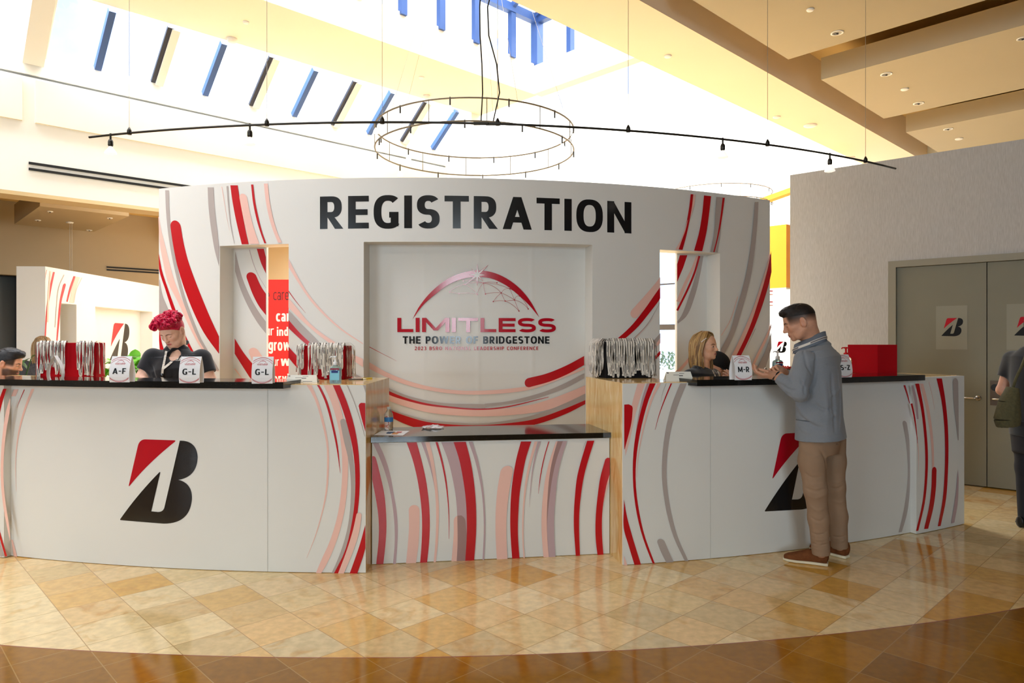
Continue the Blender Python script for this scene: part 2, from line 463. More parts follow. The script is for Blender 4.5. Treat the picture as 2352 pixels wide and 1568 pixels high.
def emblem(pr, a, z, h, mr, mk, sx=1.0):
    pr.flat([[(a + x * h * sx, z + y * h) for x, y in EM_RED]], mr)
    pr.flat([[(a + x * h * sx, z + y * h) for x, y in EM_BLK]], mk)
# the conference mark: bow with star and a net of points, unit = width of the word below
def arc_mark(pr, a, z, w, mr, detail=True, mw=None):
    """a,z = centre of the word's base line, w = its width"""
    k = w / 1545.0                                                  # from the close-up of the recess, 1545 units wide
    f = lambda x, y: (a + (x - 1120) * k, z + (858 - y) * k)
    up = spline([(492, 738), (560, 610), (680, 465), (850, 335), (1000, 278), (1120, 262), (1250, 275), (1400, 335), (1540, 440), (1640, 560), (1726, 714)], 40)
    lo = spline([(492, 738), (590, 605), (700, 505), (850, 395), (1000, 338), (1120, 325), (1250, 338), (1390, 400), (1510, 490), (1620, 590), (1726, 714)], 40)
    for i in range(39):
        pr.flat([[f(*up[i]), f(*up[i + 1]), f(*lo[i + 1]), f(*lo[i])]], mr, pr.off)
    pr.off += pr.step
    def star(s, tip):
        c = (1117, 305); out = []
        for (x, y), wd in tip:
            dx, dy = x - c[0], y - c[1]; L = math.hypot(dx, dy); nx, ny = -dy / L, dx / L
            out.append([f(c[0] + nx * wd, c[1] + ny * wd), f(c[0] + dx * s, c[1] + dy * s), f(c[0] - nx * wd, c[1] - ny * wd)])
        return out
    T = [((1120, 198), 17), ((1227, 205), 15), ((1205, 306), 16), ((1175, 368), 13), ((1115, 414), 17), ((995, 405), 14), ((1028, 303), 16), ((1060, 244), 13)]
    pr.flat(star(1.0, T), mr)
    if mw is not None: pr.flat(star(0.86, [(p, q * 0.62) for p, q in T]), mw)
    if not detail: return
    dots = [(851, 471), (941, 486), (997, 397), (981, 364), (1117, 493), (1177, 383), (1196, 489), (1308, 380), (1350, 477), (1434, 437), (1530, 506), (1480, 545), (1388, 556), (1272, 562), (1523, 652), (1615, 632)]
    links = [(0, 2, (900, 415)), (0, 1, None), (1, 4, (1020, 470)), (2, 4, (1070, 430)), (2, 5, (1080, 372)), (3, 5, (1060, 345)), (4, 5, (1130, 430)), (5, 6, (1180, 440)), (5, 7, (1240, 365)), (5, 9, (1310, 380)),
             (5, 8, (1280, 400)), (6, 8, (1260, 470)), (8, 9, (1380, 425)), (9, 10, (1490, 460)), (9, 11, (1460, 500)), (8, 11, (1420, 505)), (8, 13, (1300, 515)), (8, 12, (1365, 520)), (13, 12, (1330, 545)),
             (12, 11, None), (11, 10, (1490, 500)), (10, 15, (1590, 560)), (11, 15, (1560, 560)), (11, 14, (1500, 600)), (12, 14, (1470, 585))]
    for x, y in dots:
        pr.flat([[f(x + 6 * math.cos(w), y + 6 * math.sin(w)) for w in np.linspace(0, 2 * math.pi, 9)[:-1]]], mr, pr.off)
    for i, j, c in links:
        p, q = dots[i], dots[j]; c = c or ((p[0] + q[0]) / 2, (p[1] + q[1]) / 2)
        B = _bez(p, c, q, 8)
        for m in range(8):
            (x0, y0), (x1, y1) = B[m], B[m + 1]; L = math.hypot(x1 - x0, y1 - y0) + 1e-6; nx, ny = -(y1 - y0) / L * 1.3, (x1 - x0) / L * 1.3
            pr.flat([[f(x0 + nx, y0 + ny), f(x1 + nx, y1 + ny), f(x1 - nx, y1 - ny), f(x0 - nx, y0 - ny)]], mr, pr.off)
    pr.off += pr.step
# ------------------------------------------------------------------ materials of the room
M_CREAM = mat('cream plaster', rgb(242, 231, 210), 0.85, spec=0.2, noise=(0.8, 0.02))
M_PEACH = mat('peach plaster', rgb(238, 220, 196), 0.8, spec=0.25, noise=(0.6, 0.02))
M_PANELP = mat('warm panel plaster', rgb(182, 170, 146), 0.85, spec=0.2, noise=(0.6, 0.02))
M_COVE = mat('warm glow cove tone', rgb(222, 188, 126), 0.8, spec=0.2)  # ochre carries the warm glow of hidden cove lamps that are not modelled
M_WHITE = mat('white plaster', rgb(240, 238, 230), 0.85, spec=0.2)
M_BEIGE = mat('beige plaster', rgb(176, 156, 124), 0.85, spec=0.2, noise=(1.2, 0.03))
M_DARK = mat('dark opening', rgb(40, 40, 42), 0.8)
M_BLUE = mat('blue grey window metal', rgb(62, 92, 150), 0.45, 0.2)
M_DKMET = mat('dark window metal', rgb(48, 52, 66), 0.45, 0.2)
M_BLACK = mat('black slot', rgb(14, 14, 14), 0.7)
M_ORANGE = mat('orange wall paint', rgb(246, 166, 40), 0.7)
def glass_pane():
    m = bpy.data.materials.new('window glass'); m.use_nodes = True
    t = m.node_tree; t.nodes.clear()
    o = t.nodes.new('ShaderNodeOutputMaterial'); x = t.nodes.new('ShaderNodeMixShader')
    a = t.nodes.new('ShaderNodeBsdfTransparent'); g = t.nodes.new('ShaderNodeBsdfGlossy'); g.inputs['Roughness'].default_value = 0.02
    a.inputs['Color'].default_value = (0.97, 0.985, 1, 1)
    x.inputs['Fac'].default_value = 0.06
    t.links.new(a.outputs[0], x.inputs[1]); t.links.new(g.outputs[0], x.inputs[2]); t.links.new(x.outputs[0], o.inputs['Surface'])
    return m
M_PANE = glass_pane()

def floor_material():
    m = bpy.data.materials.new('polished stone tiles'); m.use_nodes = True
    t = m.node_tree; b = t.nodes['Principled BSDF']; L = t.links.new
    def N(k, **kw):
        n = t.nodes.new(k)
        for a, v in kw.items(): setattr(n, a, v)
        return n
    def math_(op, a, b_=None, c=None):
        n = N('ShaderNodeMath', operation=op)
        for i, q in enumerate((a, b_, c)):
            if q is None: continue
            if isinstance(q, (int, float)): n.inputs[i].default_value = q
            else: L(q, n.inputs[i])
        return n.outputs[0]
    co = N('ShaderNodeTexCoord').outputs['Object']
    TH, TS = 0.8038, 0.30615
    def dot(v):
        n = N('ShaderNodeVectorMath', operation='DOT_PRODUCT'); L(sub, n.inputs[0]); n.inputs[1].default_value = v; return n.outputs['Value']
    sb = N('ShaderNodeVectorMath', operation='SUBTRACT'); L(co, sb.inputs[0]); sb.inputs[1].default_value = (0.2906, 4.046, 0); sub = sb.outputs[0]
    i = dot((math.cos(TH) / TS, -math.sin(TH) / TS, 0)); j = dot((-math.sin(TH) / TS, -math.cos(TH) / TS, 0))
    fi, fj = math_('FLOOR', i), math_('FLOOR', j)
    cb = N('ShaderNodeCombineXYZ'); L(fi, cb.inputs[0]); L(fj, cb.inputs[1]); cb.inputs[2].default_value = 3.7
    wn = N('ShaderNodeTexWhiteNoise', noise_dimensions='3D'); L(cb.outputs[0], wn.inputs['Vector'])
    sepc = N('ShaderNodeSeparateColor'); L(wn.outputs['Color'], sepc.inputs[0])
    # veins, shifted from tile to tile
    ad = N('ShaderNodeVectorMath', operation='ADD'); L(co, ad.inputs[0])
    sc = N('ShaderNodeVectorMath', operation='SCALE'); L(wn.outputs['Color'], sc.inputs[0]); sc.inputs['Scale'].default_value = 9.0; L(sc.outputs[0], ad.inputs[1])
    n1 = N('ShaderNodeTexNoise'); n1.inputs['Scale'].default_value = 5.5; n1.inputs['Detail'].default_value = 8; n1.inputs['Distortion'].default_value = 1.1; L(ad.outputs[0], n1.inputs['Vector'])
    n2 = N('ShaderNodeTexNoise'); n2.inputs['Scale'].default_value = 24; n2.inputs['Detail'].default_value = 6; L(ad.outputs[0], n2.inputs['Vector'])
    # light field
    r1 = N('ShaderNodeValToRGB'); e = r1.color_ramp.elements
    e[0].position = 0.0; e[0].color = rgb(236, 208, 150); e[1].position = 1.0; e[1].color = rgb(214, 162, 76)
    for p, c in ((0.22, (244, 222, 174)), (0.45, (240, 210, 156)), (0.62, (234, 196, 134)), (0.74, (230, 186, 110)), (0.84, (220, 200, 156)), (0.90, (232, 182, 88))):
        q = e.new(p); q.color = rgb(*c)
    L(sepc.outputs[0], r1.inputs['Fac'])
    vein = N('ShaderNodeValToRGB'); vein.color_ramp.elements[0].position = 0.52; vein.color_ramp.elements[0].color = (0, 0, 0, 1); vein.color_ramp.elements[1].position = 0.72; vein.color_ramp.elements[1].color = (1, 1, 1, 1)
    L(n1.outputs['Fac'], vein.inputs['Fac'])
    vm = math_('MULTIPLY', vein.outputs['Color'], math_('MULTIPLY_ADD', sepc.outputs[1], 0.6, 0.1))
    mx = N('ShaderNodeMix', data_type='RGBA'); L(vm, mx.inputs['Factor']); L(r1.outputs['Color'], mx.inputs[6]); mx.inputs[7].default_value = rgb(204, 146, 62)
    sp = N('ShaderNodeMapRange'); sp.inputs['From Min'].default_value = 0.35; sp.inputs['From Max'].default_value = 0.65; sp.inputs['To Min'].default_value = 0.90; sp.inputs['To Max'].default_value = 1.08
    L(n2.outputs['Fac'], sp.inputs['Value'])
    # dark border outside the circle
    r2 = N('ShaderNodeValToRGB'); e = r2.color_ramp.elements
    e[0].color = rgb(164, 112, 26); e[1].color = rgb(178, 124, 34); q = e.new(0.5); q.color = rgb(144, 98, 24)
    L(sepc.outputs[2], r2.inputs['Fac'])
    ds = N('ShaderNodeVectorMath', operation='DISTANCE'); L(co, ds.inputs[0]); ds.inputs[1].default_value = (-0.7825, 14.4306, 0)
    outer = math_('GREATER_THAN', ds.outputs['Value'], 11.124)
    m2 = N('ShaderNodeMix', data_type='RGBA'); L(outer, m2.inputs['Factor']); L(mx.outputs[2], m2.inputs[6]); L(r2.outputs['Color'], m2.inputs[7])
    s2 = N('ShaderNodeVectorMath', operation='SCALE'); L(m2.outputs[2], s2.inputs[0]); L(sp.outputs[0], s2.inputs['Scale'])
    # joints
    def edge(x, f): return math_('ABSOLUTE', math_('SUBTRACT', math_('SUBTRACT', x, f), 0.5))
    jt = math_('GREATER_THAN', math_('MAXIMUM', edge(i, fi), edge(j, fj)), 0.4925)
    rim = math_('LESS_THAN', math_('ABSOLUTE', math_('SUBTRACT', ds.outputs['Value'], 11.126)), 0.004)
    m3 = N('ShaderNodeMix', data_type='RGBA'); L(outer, m3.inputs['Factor']); m3.inputs[6].default_value = rgb(176, 140, 92); m3.inputs[7].default_value = rgb(186, 146, 84)
    m4 = N('ShaderNodeMix', data_type='RGBA'); L(math_('MULTIPLY', jt, 0.75), m4.inputs['Factor']); L(s2.outputs[0], m4.inputs[6]); L(m3.outputs[2], m4.inputs[7])
    m5 = N('ShaderNodeMix', data_type='RGBA'); L(rim, m5.inputs['Factor']); L(m4.outputs[2], m5.inputs[6]); m5.inputs[7].default_value = rgb(150, 84, 60)
    L(m5.outputs[2], b.inputs['Base Color'])
    rr = math_('MULTIPLY_ADD', n1.outputs['Fac'], 0.10, 0.05); L(rr, b.inputs['Roughness'])
    b.inputs['IOR'].default_value = 1.55
    return m
M_FLOOR = floor_material()
structure(MB().box((1.0, 7.5, -0.05), (36, 35, 0.1)).build('floor', M_FLOOR))

def uvbox(mb, u0, u1, v0, v1, z0, z1, mi=0):
    P = [uv(u, v, z) for u in (u0, u1) for v in (v0, v1) for z in (z0, z1)]
    return mb.add(P, [(0, 1, 3, 2), (4, 6, 7, 5), (0, 4, 5, 1), (2, 3, 7, 6), (0, 2, 6, 4), (1, 5, 7, 3)], mi)

# ------------------------------------------------------------------ ceiling of the near hall: hanging panels with coves, soffit, slab, lantern
HC = 5.2
VP_, VS0, VS1, VL, VK = 4.12, 4.52, 5.48, 7.33, 8.62       # panel edge, soffit, lantern side, skylight head
UL = 7.50                                                  # end of slab and lantern
structure(uvbox(MB(), -20, 19.5, -21, VS0, 5.85, 5.95).build('ceiling', M_COVE))
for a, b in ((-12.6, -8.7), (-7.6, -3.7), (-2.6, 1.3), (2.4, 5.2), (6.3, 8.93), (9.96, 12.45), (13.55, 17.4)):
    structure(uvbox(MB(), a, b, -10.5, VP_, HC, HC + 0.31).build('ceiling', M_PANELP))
mb = uvbox(MB(), -20, 18, VS0, VS1, HC, 5.95); uvbox(mb, -20, UL, VS1 - 0.12, VS1, 5.95, 5.6 + 0.4)
structure(mb.build('ceiling', M_PEACH))
mb = uvbox(MB(), -20, UL, VL, VK, HC, 5.66)
structure(mb.build('ceiling', M_CREAM))
mb = MB()
for u in (-9.2, -6.1, -3.0, 0.1, 3.2, 6.3): pass
# lantern over the slot between slab and soffit
structure(uvbox(MB(), UL - 0.08, UL + 0.1, VS1, VL, HC, 5.62).build('wall_lantern', M_WHITE))
win2 = mesh('window_2', [uv(-5.2, VL, 5.66), uv(UL, VL, 5.66), uv(UL, VL, 6.3), uv(-5.2, VL, 6.3), uv(UL, VS1, 5.66), uv(UL, VS1, 6.3)], [(0, 1, 2, 3), (1, 4, 5, 2)], M_PANE)
structure(win2)
def bar(mb, a, b, w, d, up=Vector((0, 0, 1)), mi=0):
    """rectangular bar from a to b"""
    a, b = Vector(a), Vector(b); t = (b - a).normalized(); s_ = t.cross(up)
    s_ = s_.normalized() if s_.length > 1e-4 else Vector((UX, UY, 0)); n = s_.cross(t)
    P = [p + s_ * (w / 2 * i) + n * (d / 2 * j) for p in (a, b) for i in (-1, 1) for j in (-1, 1)]
    return mb.add(P, [(0, 1, 3, 2), (4, 6, 7, 5), (0, 4, 5, 1), (2, 3, 7, 6), (0, 2, 6, 4), (1, 5, 7, 3)], mi)
us = []
for x, y in ((925, 27), (1013, 62), (1093, 93), (1176, 125)):
    p = on_v(x, y, VL); us.append(p.x * UX + p.y * UY)
du = (us[-1] - us[0]) / 3
us = [us[0] - du * k for k in range(9, 0, -1)] + us
for u in us:
    bar(MB(), uv(u, VL, 5.62), uv(u, VL, 6.3), 0.075, 0.09, Vector((UX, UY, 0))).build('mullion', M_BLUE, win2)
bar(MB(), uv(UL, VL, 5.60), uv(UL, VL, 6.36), 0.13, 0.13, Vector((UX, UY, 0))).build('corner_post', M_BLUE, win2)
for v in (6.66, 6.05):
    bar(MB(), uv(UL, v, 5.6), uv(UL, v, 6.3), 0.075, 0.09, Vector((UX, UY, 0))).build('mullion', M_BLUE, win2)
mb = bar(MB(), uv(-5.2, VL, 6.33), uv(UL, VL, 6.33), 0.10, 0.12); bar(mb, uv(UL, VL, 6.33), uv(UL, VS1, 6.33), 0.10, 0.12)
mb.build('top_rail', M_BLUE, win2)
for u in us + [UL - 0.05]:
    bar(MB(), uv(u, VL, 6.36), uv(u, 6.4, 6.85), 0.06, 0.08).build('rafter', M_BLUE, win2)
structure(uvbox(MB(), -5.4, -5.2, VS1, VL, HC, 6.6).build('wall_lantern', M_WHITE))
for u0, u1 in ((-20, -5.4),):
    structure(uvbox(MB(), u0, u1, VS1, VL, 5.5, 5.66).build('ceiling', M_CREAM))

# ------------------------------------------------------------------ sloped skylight along the far side of the slab, the white wall below it
VW = 9.28
ZB, ZT = 4.70, HC
win1 = mesh('window_1', [uv(-20, VK, ZT), uv(UL, VK, ZT), uv(UL, VW, ZB), uv(-20, VW, ZB)], [(0, 1, 2, 3)], M_PANE)
structure(win1)
k = 0
ul = []
for x, y in ((255, 20), (385, 62), (505, 95), (612, 123), (715, 152), (803, 178), (890, 203), (970, 226), (1050, 250)):
    p = on_z(x, y, HC); ul.append(p.x * UX + p.y * UY)
d_ = (ul[-1] - ul[0]) / 8
ul = [ul[0] + d_ * i for i in range(-24, 9)]
for i, u in enumerate(ul):
    thick = i % 2 == 0
    w = 0.075 if thick else 0.035
    bar(MB(), uv(u, VK + 0.02, ZT - 0.03), uv(u, VW - 0.01, ZB + 0.0), w, 0.07, Vector((UX, UY, 0))).build('mullion', M_BLUE if thick else M_DKMET, win1)
    if not thick:
        bar(MB(), uv(u + 0.06, VK + 0.02, ZT - 0.04), uv(u + 0.06, VW - 0.01, ZB - 0.02), 0.05, 0.09, Vector((UX, UY, 0))).build('flange', M_WHITE, win1)
up_ = ul[23] 
bar(MB(), uv(up_ - 0.02, VK - 0.1, ZT + 0.05), uv(up_ - 0.02, VW, ZB - 0.1), 0.10, 0.2, Vector((UX, UY, 0))).build('post', M_WHITE, win1)
mb = MB()
uvbox(mb, -20, UL, VW, VW + 0.25, 4.46, ZB)                 # white band under the glass
uvbox(mb, -20, UL, VW + 0.03, VW + 0.25, 4.43, 4.46, 1)     # shadow gap
uvbox(mb, -20, UL, VW, VW + 0.25, 3.15, 4.43)
structure(mb.build('wall_left', [M_WHITE, mat('grey shadow gap', rgb(150, 152, 150), .7)]))
structure(uvbox(MB(), ul[23] - 0.0, UL, VW - 0.035, VW, 3.93, 4.40).build('trim_1', M_CREAM))
structure(uvbox(MB(), -20, ul[23] - 0.12, VW - 0.035, VW, 3.93, 4.40).build('trim_2', M_CREAM))

# ------------------------------------------------------------------ low zone behind that wall
structure(uvbox(MB(), -20, UL, VW + 0.25, 9.86, 3.15, 3.8).build('ceiling', M_BEIGE))
structure(uvbox(MB(), -20, UL, 9.86, 14.5, 3.86, 3.96).build('ceiling', M_COVE))
VB = 14.3
def u_on(x, y, v): p = on_v(x, y, v); return p.x * UX + p.y * UY
pa, pb = on_z(92, 473, 3.4), on_z(297, 496, 3.4)
for a, b in ((pa.x * UX + pa.y * UY, pb.x * UX + pb.y * UY),):
    wd = b - a
    for s_ in (-2, -1, 0, 1):
        o = s_ * (wd + 1.1)
        structure(uvbox(MB(), a + o, b + o, 11.66, 13.75, 3.4, 3.72).build('ceiling', M_BEIGE))
uo = u_on(44, 630, VB)
structure(uvbox(MB(), -20, UL + 0.4, VB, VB + 0.2, 2.62, 3.95).build('wall_back', M_BEIGE))
structure(uvbox(MB(), uo, UL + 0.4, VB, VB + 0.2, 0, 2.62).build('wall_back', M_BEIGE))
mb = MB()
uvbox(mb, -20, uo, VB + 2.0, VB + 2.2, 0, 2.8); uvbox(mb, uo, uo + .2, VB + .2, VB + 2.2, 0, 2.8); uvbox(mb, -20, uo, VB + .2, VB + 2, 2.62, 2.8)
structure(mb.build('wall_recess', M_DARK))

# ------------------------------------------------------------------ bright court to the right of the slab
UF = 16.2
mb = MB()
uvbox(mb, UL, UF, VB, VB + 0.2, 0, 8.6)
structure(mb.build('wall_court', M_WHITE))
structure(uvbox(MB(), UL - 0.2, UL, VK, VB + 0.2, 3.96, 8.6).build('wall_court', M_WHITE))
structure(uvbox(MB(), UL, UF, 4.3, VS1, 5.95, 8.6).build('wall_court', M_WHITE))
structure(uvbox(MB(), UL - 0.1, UL + 0.1, VS1, VK, 6.4, 8.6).build('wall_court', M_WHITE))
WZ0, WZ1, WV0, WV1 = 0.72, 4.3, 3.2, 11.4
mb = uvbox(MB(), UF, UF + 0.2, -11, VB + .2, WZ1, 8.6); uvbox(mb, UF, UF + 0.2, -11, VB + .2, 0, WZ0)
uvbox(mb, UF, UF + 0.2, -11, WV0, WZ0, WZ1); uvbox(mb, UF, UF + 0.2, WV1, VB + .2, WZ0, WZ1)
structure(mb.build('wall_far', M_WHITE))
win3 = mesh('window_3', [uv(UF + .1, WV0, WZ0), uv(UF + .1, WV1, WZ0), uv(UF + .1, WV1, WZ1), uv(UF + .1, WV0, WZ1)], [(0, 1, 2, 3)], M_PANE)
structure(win3)
M_BRONZE = mat('bronze window metal', rgb(52, 44, 38), 0.6, 0.1)
z1 = on_u(1535, 751, UF).z; z2 = on_u(1535, 652, UF).z
bar(MB(), uv(UF, WV0, z1), uv(UF, WV1, z1), 0.1, 0.15).build('transom', M_BRONZE, win3)
bar(MB(), uv(UF, WV0, z2), uv(UF, WV1, z2), 0.06, 0.035).build('transom', M_BRONZE, win3)
p = on_u(1552, 800, UF); v0 = p.x * VX + p.y * VY
for i in range(-3, 4):
    v = v0 - 0.06 + i * 1.5
    if WV0 < v < WV1: bar(MB(), uv(UF, v, WZ0), uv(UF, v, WZ1), 0.1, 0.1, Vector((UX, UY, 0))).build('mullion', M_WHITE, win3)
structure(uvbox(MB(), UF + 0.2, UF + 14, -10, 22, 0.3, 0.4).build('ground_outside', mat('pale paving outside', rgb(225, 222, 214), 0.9)))
# orange painted pier and beam seen past the end of the curved wall
pz = on_u(1788, 517, 12.2); pa = on_u(1771, 600, 12.2); pb = on_u(1806, 600, 12.2)
va, vb = pa.x * VX + pa.y * VY, pb.x * VX + pb.y * VY
zt, zb = pz.z, on_u(1788, 661, 12.2).z
structure(uvbox(MB(), 12.2, 12.9, vb, va + 0.9, zb, zt).build('wall_pier', M_ORANGE))
structure(uvbox(MB(), 12.2, 12.9, vb, va + 0.9, 0, zb).build('wall_pier', M_WHITE))
A = on_u(1735, 468, 14.0); B = on_u(1822, 437, 14.0)
mb = MB(); dd = (B - A).normalized()
bar(mb, A - dd * 1.5, B + dd * 1.2, 0.2, 0.10)
structure(mb.build('trim_3', M_ORANGE))

# ------------------------------------------------------------------ grey fabric wall at the right with the double door
def fabric():
    m = mat('grey fabric wall covering', rgb(196, 188, 176), 0.85, spec=0.15)
    t = m.node_tree; b = t.nodes['Principled BSDF']
    c = t.nodes.new('ShaderNodeTexCoord'); mp = t.nodes.new('ShaderNodeMapping'); mp.inputs['Scale'].default_value = (160, 160, 14)
    n = t.nodes.new('ShaderNodeTexNoise'); n.inputs['Scale'].default_value = 1; n.inputs['Detail'].default_value = 3
    r = t.nodes.new('ShaderNodeValToRGB'); r.color_ramp.elements[0].position = .3; r.color_ramp.elements[1].position = .7
    r.color_ramp.elements[0].color = rgb(182, 178, 172); r.color_ramp.elements[1].color = rgb(200, 196, 191)
    t.links.new(c.outputs['Object'], mp.inputs[0]); t.links.new(mp.outputs[0], n.inputs['Vector']); t.links.new(n.outputs['Fac'], r.inputs['Fac']); t.links.new(r.outputs[0], b.inputs['Base Color'])
    return m
M_FAB = fabric()
M_DOOR = mat('grey green door paint', rgb(132, 127, 108), 0.5, spec=0.4, noise=(3, 0.02))
M_FRAME = mat('grey door frame paint', rgb(150, 144, 126), 0.5, spec=0.4)
M_CHROME = mat('brushed steel', rgb(205, 205, 205), 0.22, 1.0)
RWD = Vector((0.755, -0.656)).normalized()
D0 = Vector((4.85, 7.12))                                          # foot of the joint between the two leaves
RW = Plane(D0 - RWD * 1.975, D0 + RWD * 3.2)                        # runs from the free end towards the camera's right
sj = 1.975
def rbox_pl(mb, a0, a1, z0, z1, o0, o1, mi=0):
    P = [RW.xyz(a, z, o) for a in (a0, a1) for o in (o0, o1) for z in (z0, z1)]
    return mb.add(P, [(0, 1, 3, 2), (4, 6, 7, 5), (0, 4, 5, 1), (2, 3, 7, 6), (0, 2, 6, 4), (1, 5, 7, 3)], mi)
DW, DH = 0.885, 2.315
dl = RW.un(2058, 700)[0]; DW = sj - dl
mb = MB()
rbox_pl(mb, 0, dl - 0.055, 0, 3.51, -0.2, 0); rbox_pl(mb, dl - 0.055, sj + DW + .055, DH + 0.055, 3.51, -0.2, 0); rbox_pl(mb, sj + DW + .055, 3.9, 0, 3.51, -0.2, 0)
structure(mb.build('wall_right', M_FAB))
mb = MB()
rbox_pl(mb, dl - 0.075, dl, 0, DH + 0.07, -0.15, 0.012); rbox_pl(mb, sj + DW, sj + DW + .075, 0, DH + 0.07, -0.15, 0.012); rbox_pl(mb, dl, sj + DW, DH, DH + 0.07, -0.15, 0.012)
structure(mb.build('trim_4', M_FRAME))
M_STK_RED = mat('red vinyl', rgb(196, 12, 28), 0.3)
M_STK_BLK = mat('black vinyl', rgb(22, 22, 24), 0.25)
M_CLEAR = mat('clear film', rgb(148, 144, 126), 0.5, spec=0.4)
doors = []
for n_, a0, a1, hs in (('door_1', dl + .003, sj - 0.004, 1), ('door_2', sj + 0.004, sj + DW - .003, -1)):
    d = structure(rbox_pl(MB(), a0, a1, 0.012, DH - 0.004, -0.075, -0.03).build(n_, M_DOOR))
    doors.append(d)
structure(rbox_pl(MB(), dl, sj + DW, 0.0, 2.33, -0.2, -0.16).build('wall_shaft', M_DARK))
def lever(d, a, z, dirn):
    mb = MB()
    c = RW.xyz(a, z, -0.03); n = Vector((RW.n.x, RW.n.y, 0)); t = Vector((RW.d.x, RW.d.y, 0)) * dirn
    mb.tube([c, c + n * 0.012], 0.027, 16); mb.tube([c + n * .01, c + n * 0.055], 0.011, 10)
    mb.tube([c + n * 0.055 - t * .01, c + n * 0.058 + t * 0.05, c + n * 0.05 + t * 0.10, c + n * 0.046 + t * 0.13], [0.012, 0.012, 0.010, 0.008], 10)
    tag(mb.build('door_handle', M_CHROME, d, smooth=True), 'brushed steel lever handle')
ha, hz = RW.un(2246, 914)
lever(doors[0], ha, hz, -1)
ka, kz = RW.un(2286, 904)
ka2 = RW.un(2274, 904)[0]; ka3 = RW.un(2297, 904)[0]; kz0 = RW.un(2286, 931)[1]; kz1 = RW.un(2286, 874)[1]
tag(rbox_pl(MB(), ka2, ka3, kz0, kz1, -0.03, -0.012).build('lock_plate', mat('bronze lock plate', rgb(92, 78, 66), 0.4, 0.7), doors[1]), 'bronze electronic lock plate')
mb = MB(); c = RW.xyz((ka2 + ka3) / 2, kz1 - 0.07, -0.012); n = Vector((RW.n.x, RW.n.y, 0)); mb.tube([c, c + n * 0.012], 0.035, 20)
mb.build('card_reader', M_STK_BLK, doors[1])
lever(doors[1], RW.un(2282, 914)[0], hz, 1)

# ------------------------------------------------------------------ the rest of the hall: side and rear walls, tall window behind the photographer
M_HALL = mat('tan hall plaster', rgb(170, 158, 142), 0.85, spec=0.2)
structure(MB().box((-15.1, -1.5, 3.0), (0.2, 15.8, 6.0)).build('wall_side', M_HALL))
structure(MB().box((19.4, -3.0, 3.0), (0.2, 12.8, 6.0)).build('wall_side', M_HALL))
WY, WZ_0, WZ_1 = -9.3, 1.1, 4.6
WINS = ((-12.6, -7.4, 5), (-0.9, 1.8, 3))  # wide left opening is added for the side fill
mb = MB(); x = -15.0
for x0, x1, n_ in WINS + ((19.4, 19.4, 0),):
    mb.box(((x + x0) / 2, WY, 3.0), (x0 - x, 0.2, 6.0)); x = x1
    if n_:
        for z0, z1 in ((0, WZ_0), (WZ_1, 6)): mb.box(((x0 + x1) / 2, WY, (z0 + z1) / 2), (x1 - x0, 0.2, z1 - z0))
structure(mb.build('wall_rear', M_HALL))
for k_, (x0, x1, n_) in enumerate(WINS):
    w_ = structure(mesh('window_%d' % (4 + k_), [(x0, WY, WZ_0), (x1, WY, WZ_0), (x1, WY, WZ_1), (x0, WY, WZ_1)], [(0, 1, 2, 3)], M_PANE))
    for i in range(1, n_):
        x = x0 + (x1 - x0) * i / n_
        MB().box((x, WY, (WZ_0 + WZ_1) / 2), (0.06, 0.16, WZ_1 - WZ_0)).build('mullion', M_DKMET, w_)
# ------------------------------------------------------------------ print colours and stone
M_PANEL = mat('white printed board', rgb(222, 220, 214), 0.45, spec=0.35, noise=(1.5, 0.012))
M_RED = mat('printed red', rgb(190, 8, 22), 0.30, spec=0.5)
M_PINK = mat('printed pink', rgb(236, 190, 176), 0.35)
M_GREY = mat('printed grey', rgb(176, 164, 158), 0.35)
M_MAUVE = mat('printed mauve', rgb(188, 160, 164), 0.35)
M_DUSK = mat('printed brown grey', rgb(160, 126, 122), 0.35)
M_BLK = mat('black vinyl letters', rgb(24, 25, 27), 0.16, spec=0.6)
M_REDV = mat('red vinyl letters', rgb(184, 10, 34), 0.16, spec=0.6)
M_WHT = mat('white vinyl', rgb(232, 230, 224), 0.3)
PR = [M_RED, M_PINK, M_GREY, M_MAUVE, M_DUSK, M_BLK, M_REDV, M_WHT]
RD, PK, GY, MV, DK, BK, RV, WH = range(8)

def stone(name, base, dark, streak, scale, rough):
    m = bpy.data.materials.new(name); m.use_nodes = True
    t = m.node_tree; b = t.nodes['Principled BSDF']
    c = t.nodes.new('ShaderNodeTexCoord'); mp = t.nodes.new('ShaderNodeMapping'); mp.inputs['Scale'].default_value = scale
    n = t.nodes.new('ShaderNodeTexNoise'); n.inputs['Scale'].default_value = 1; n.inputs['Detail'].default_value = 9; n.inputs['Distortion'].default_value = 1.4
    r = t.nodes.new('ShaderNodeValToRGB'); e = r.color_ramp.elements
    e[0].position = .30; e[0].color = dark; e[1].position = .60; e[1].color = base; q = e.new(.70); q.color = streak
    t.links.new(c.outputs['Object'], mp.inputs[0]); t.links.new(mp.outputs[0], n.inputs['Vector']); t.links.new(n.outputs['Fac'], r.inputs['Fac']); t.links.new(r.outputs[0], b.inputs['Base Color'])
    b.inputs['Roughness'].default_value = rough
    return m
M_MARBLE = stone('honey marble', rgb(228, 194, 132), rgb(206, 158, 84), rgb(236, 210, 160), (14, 14, 3.2), 0.10)
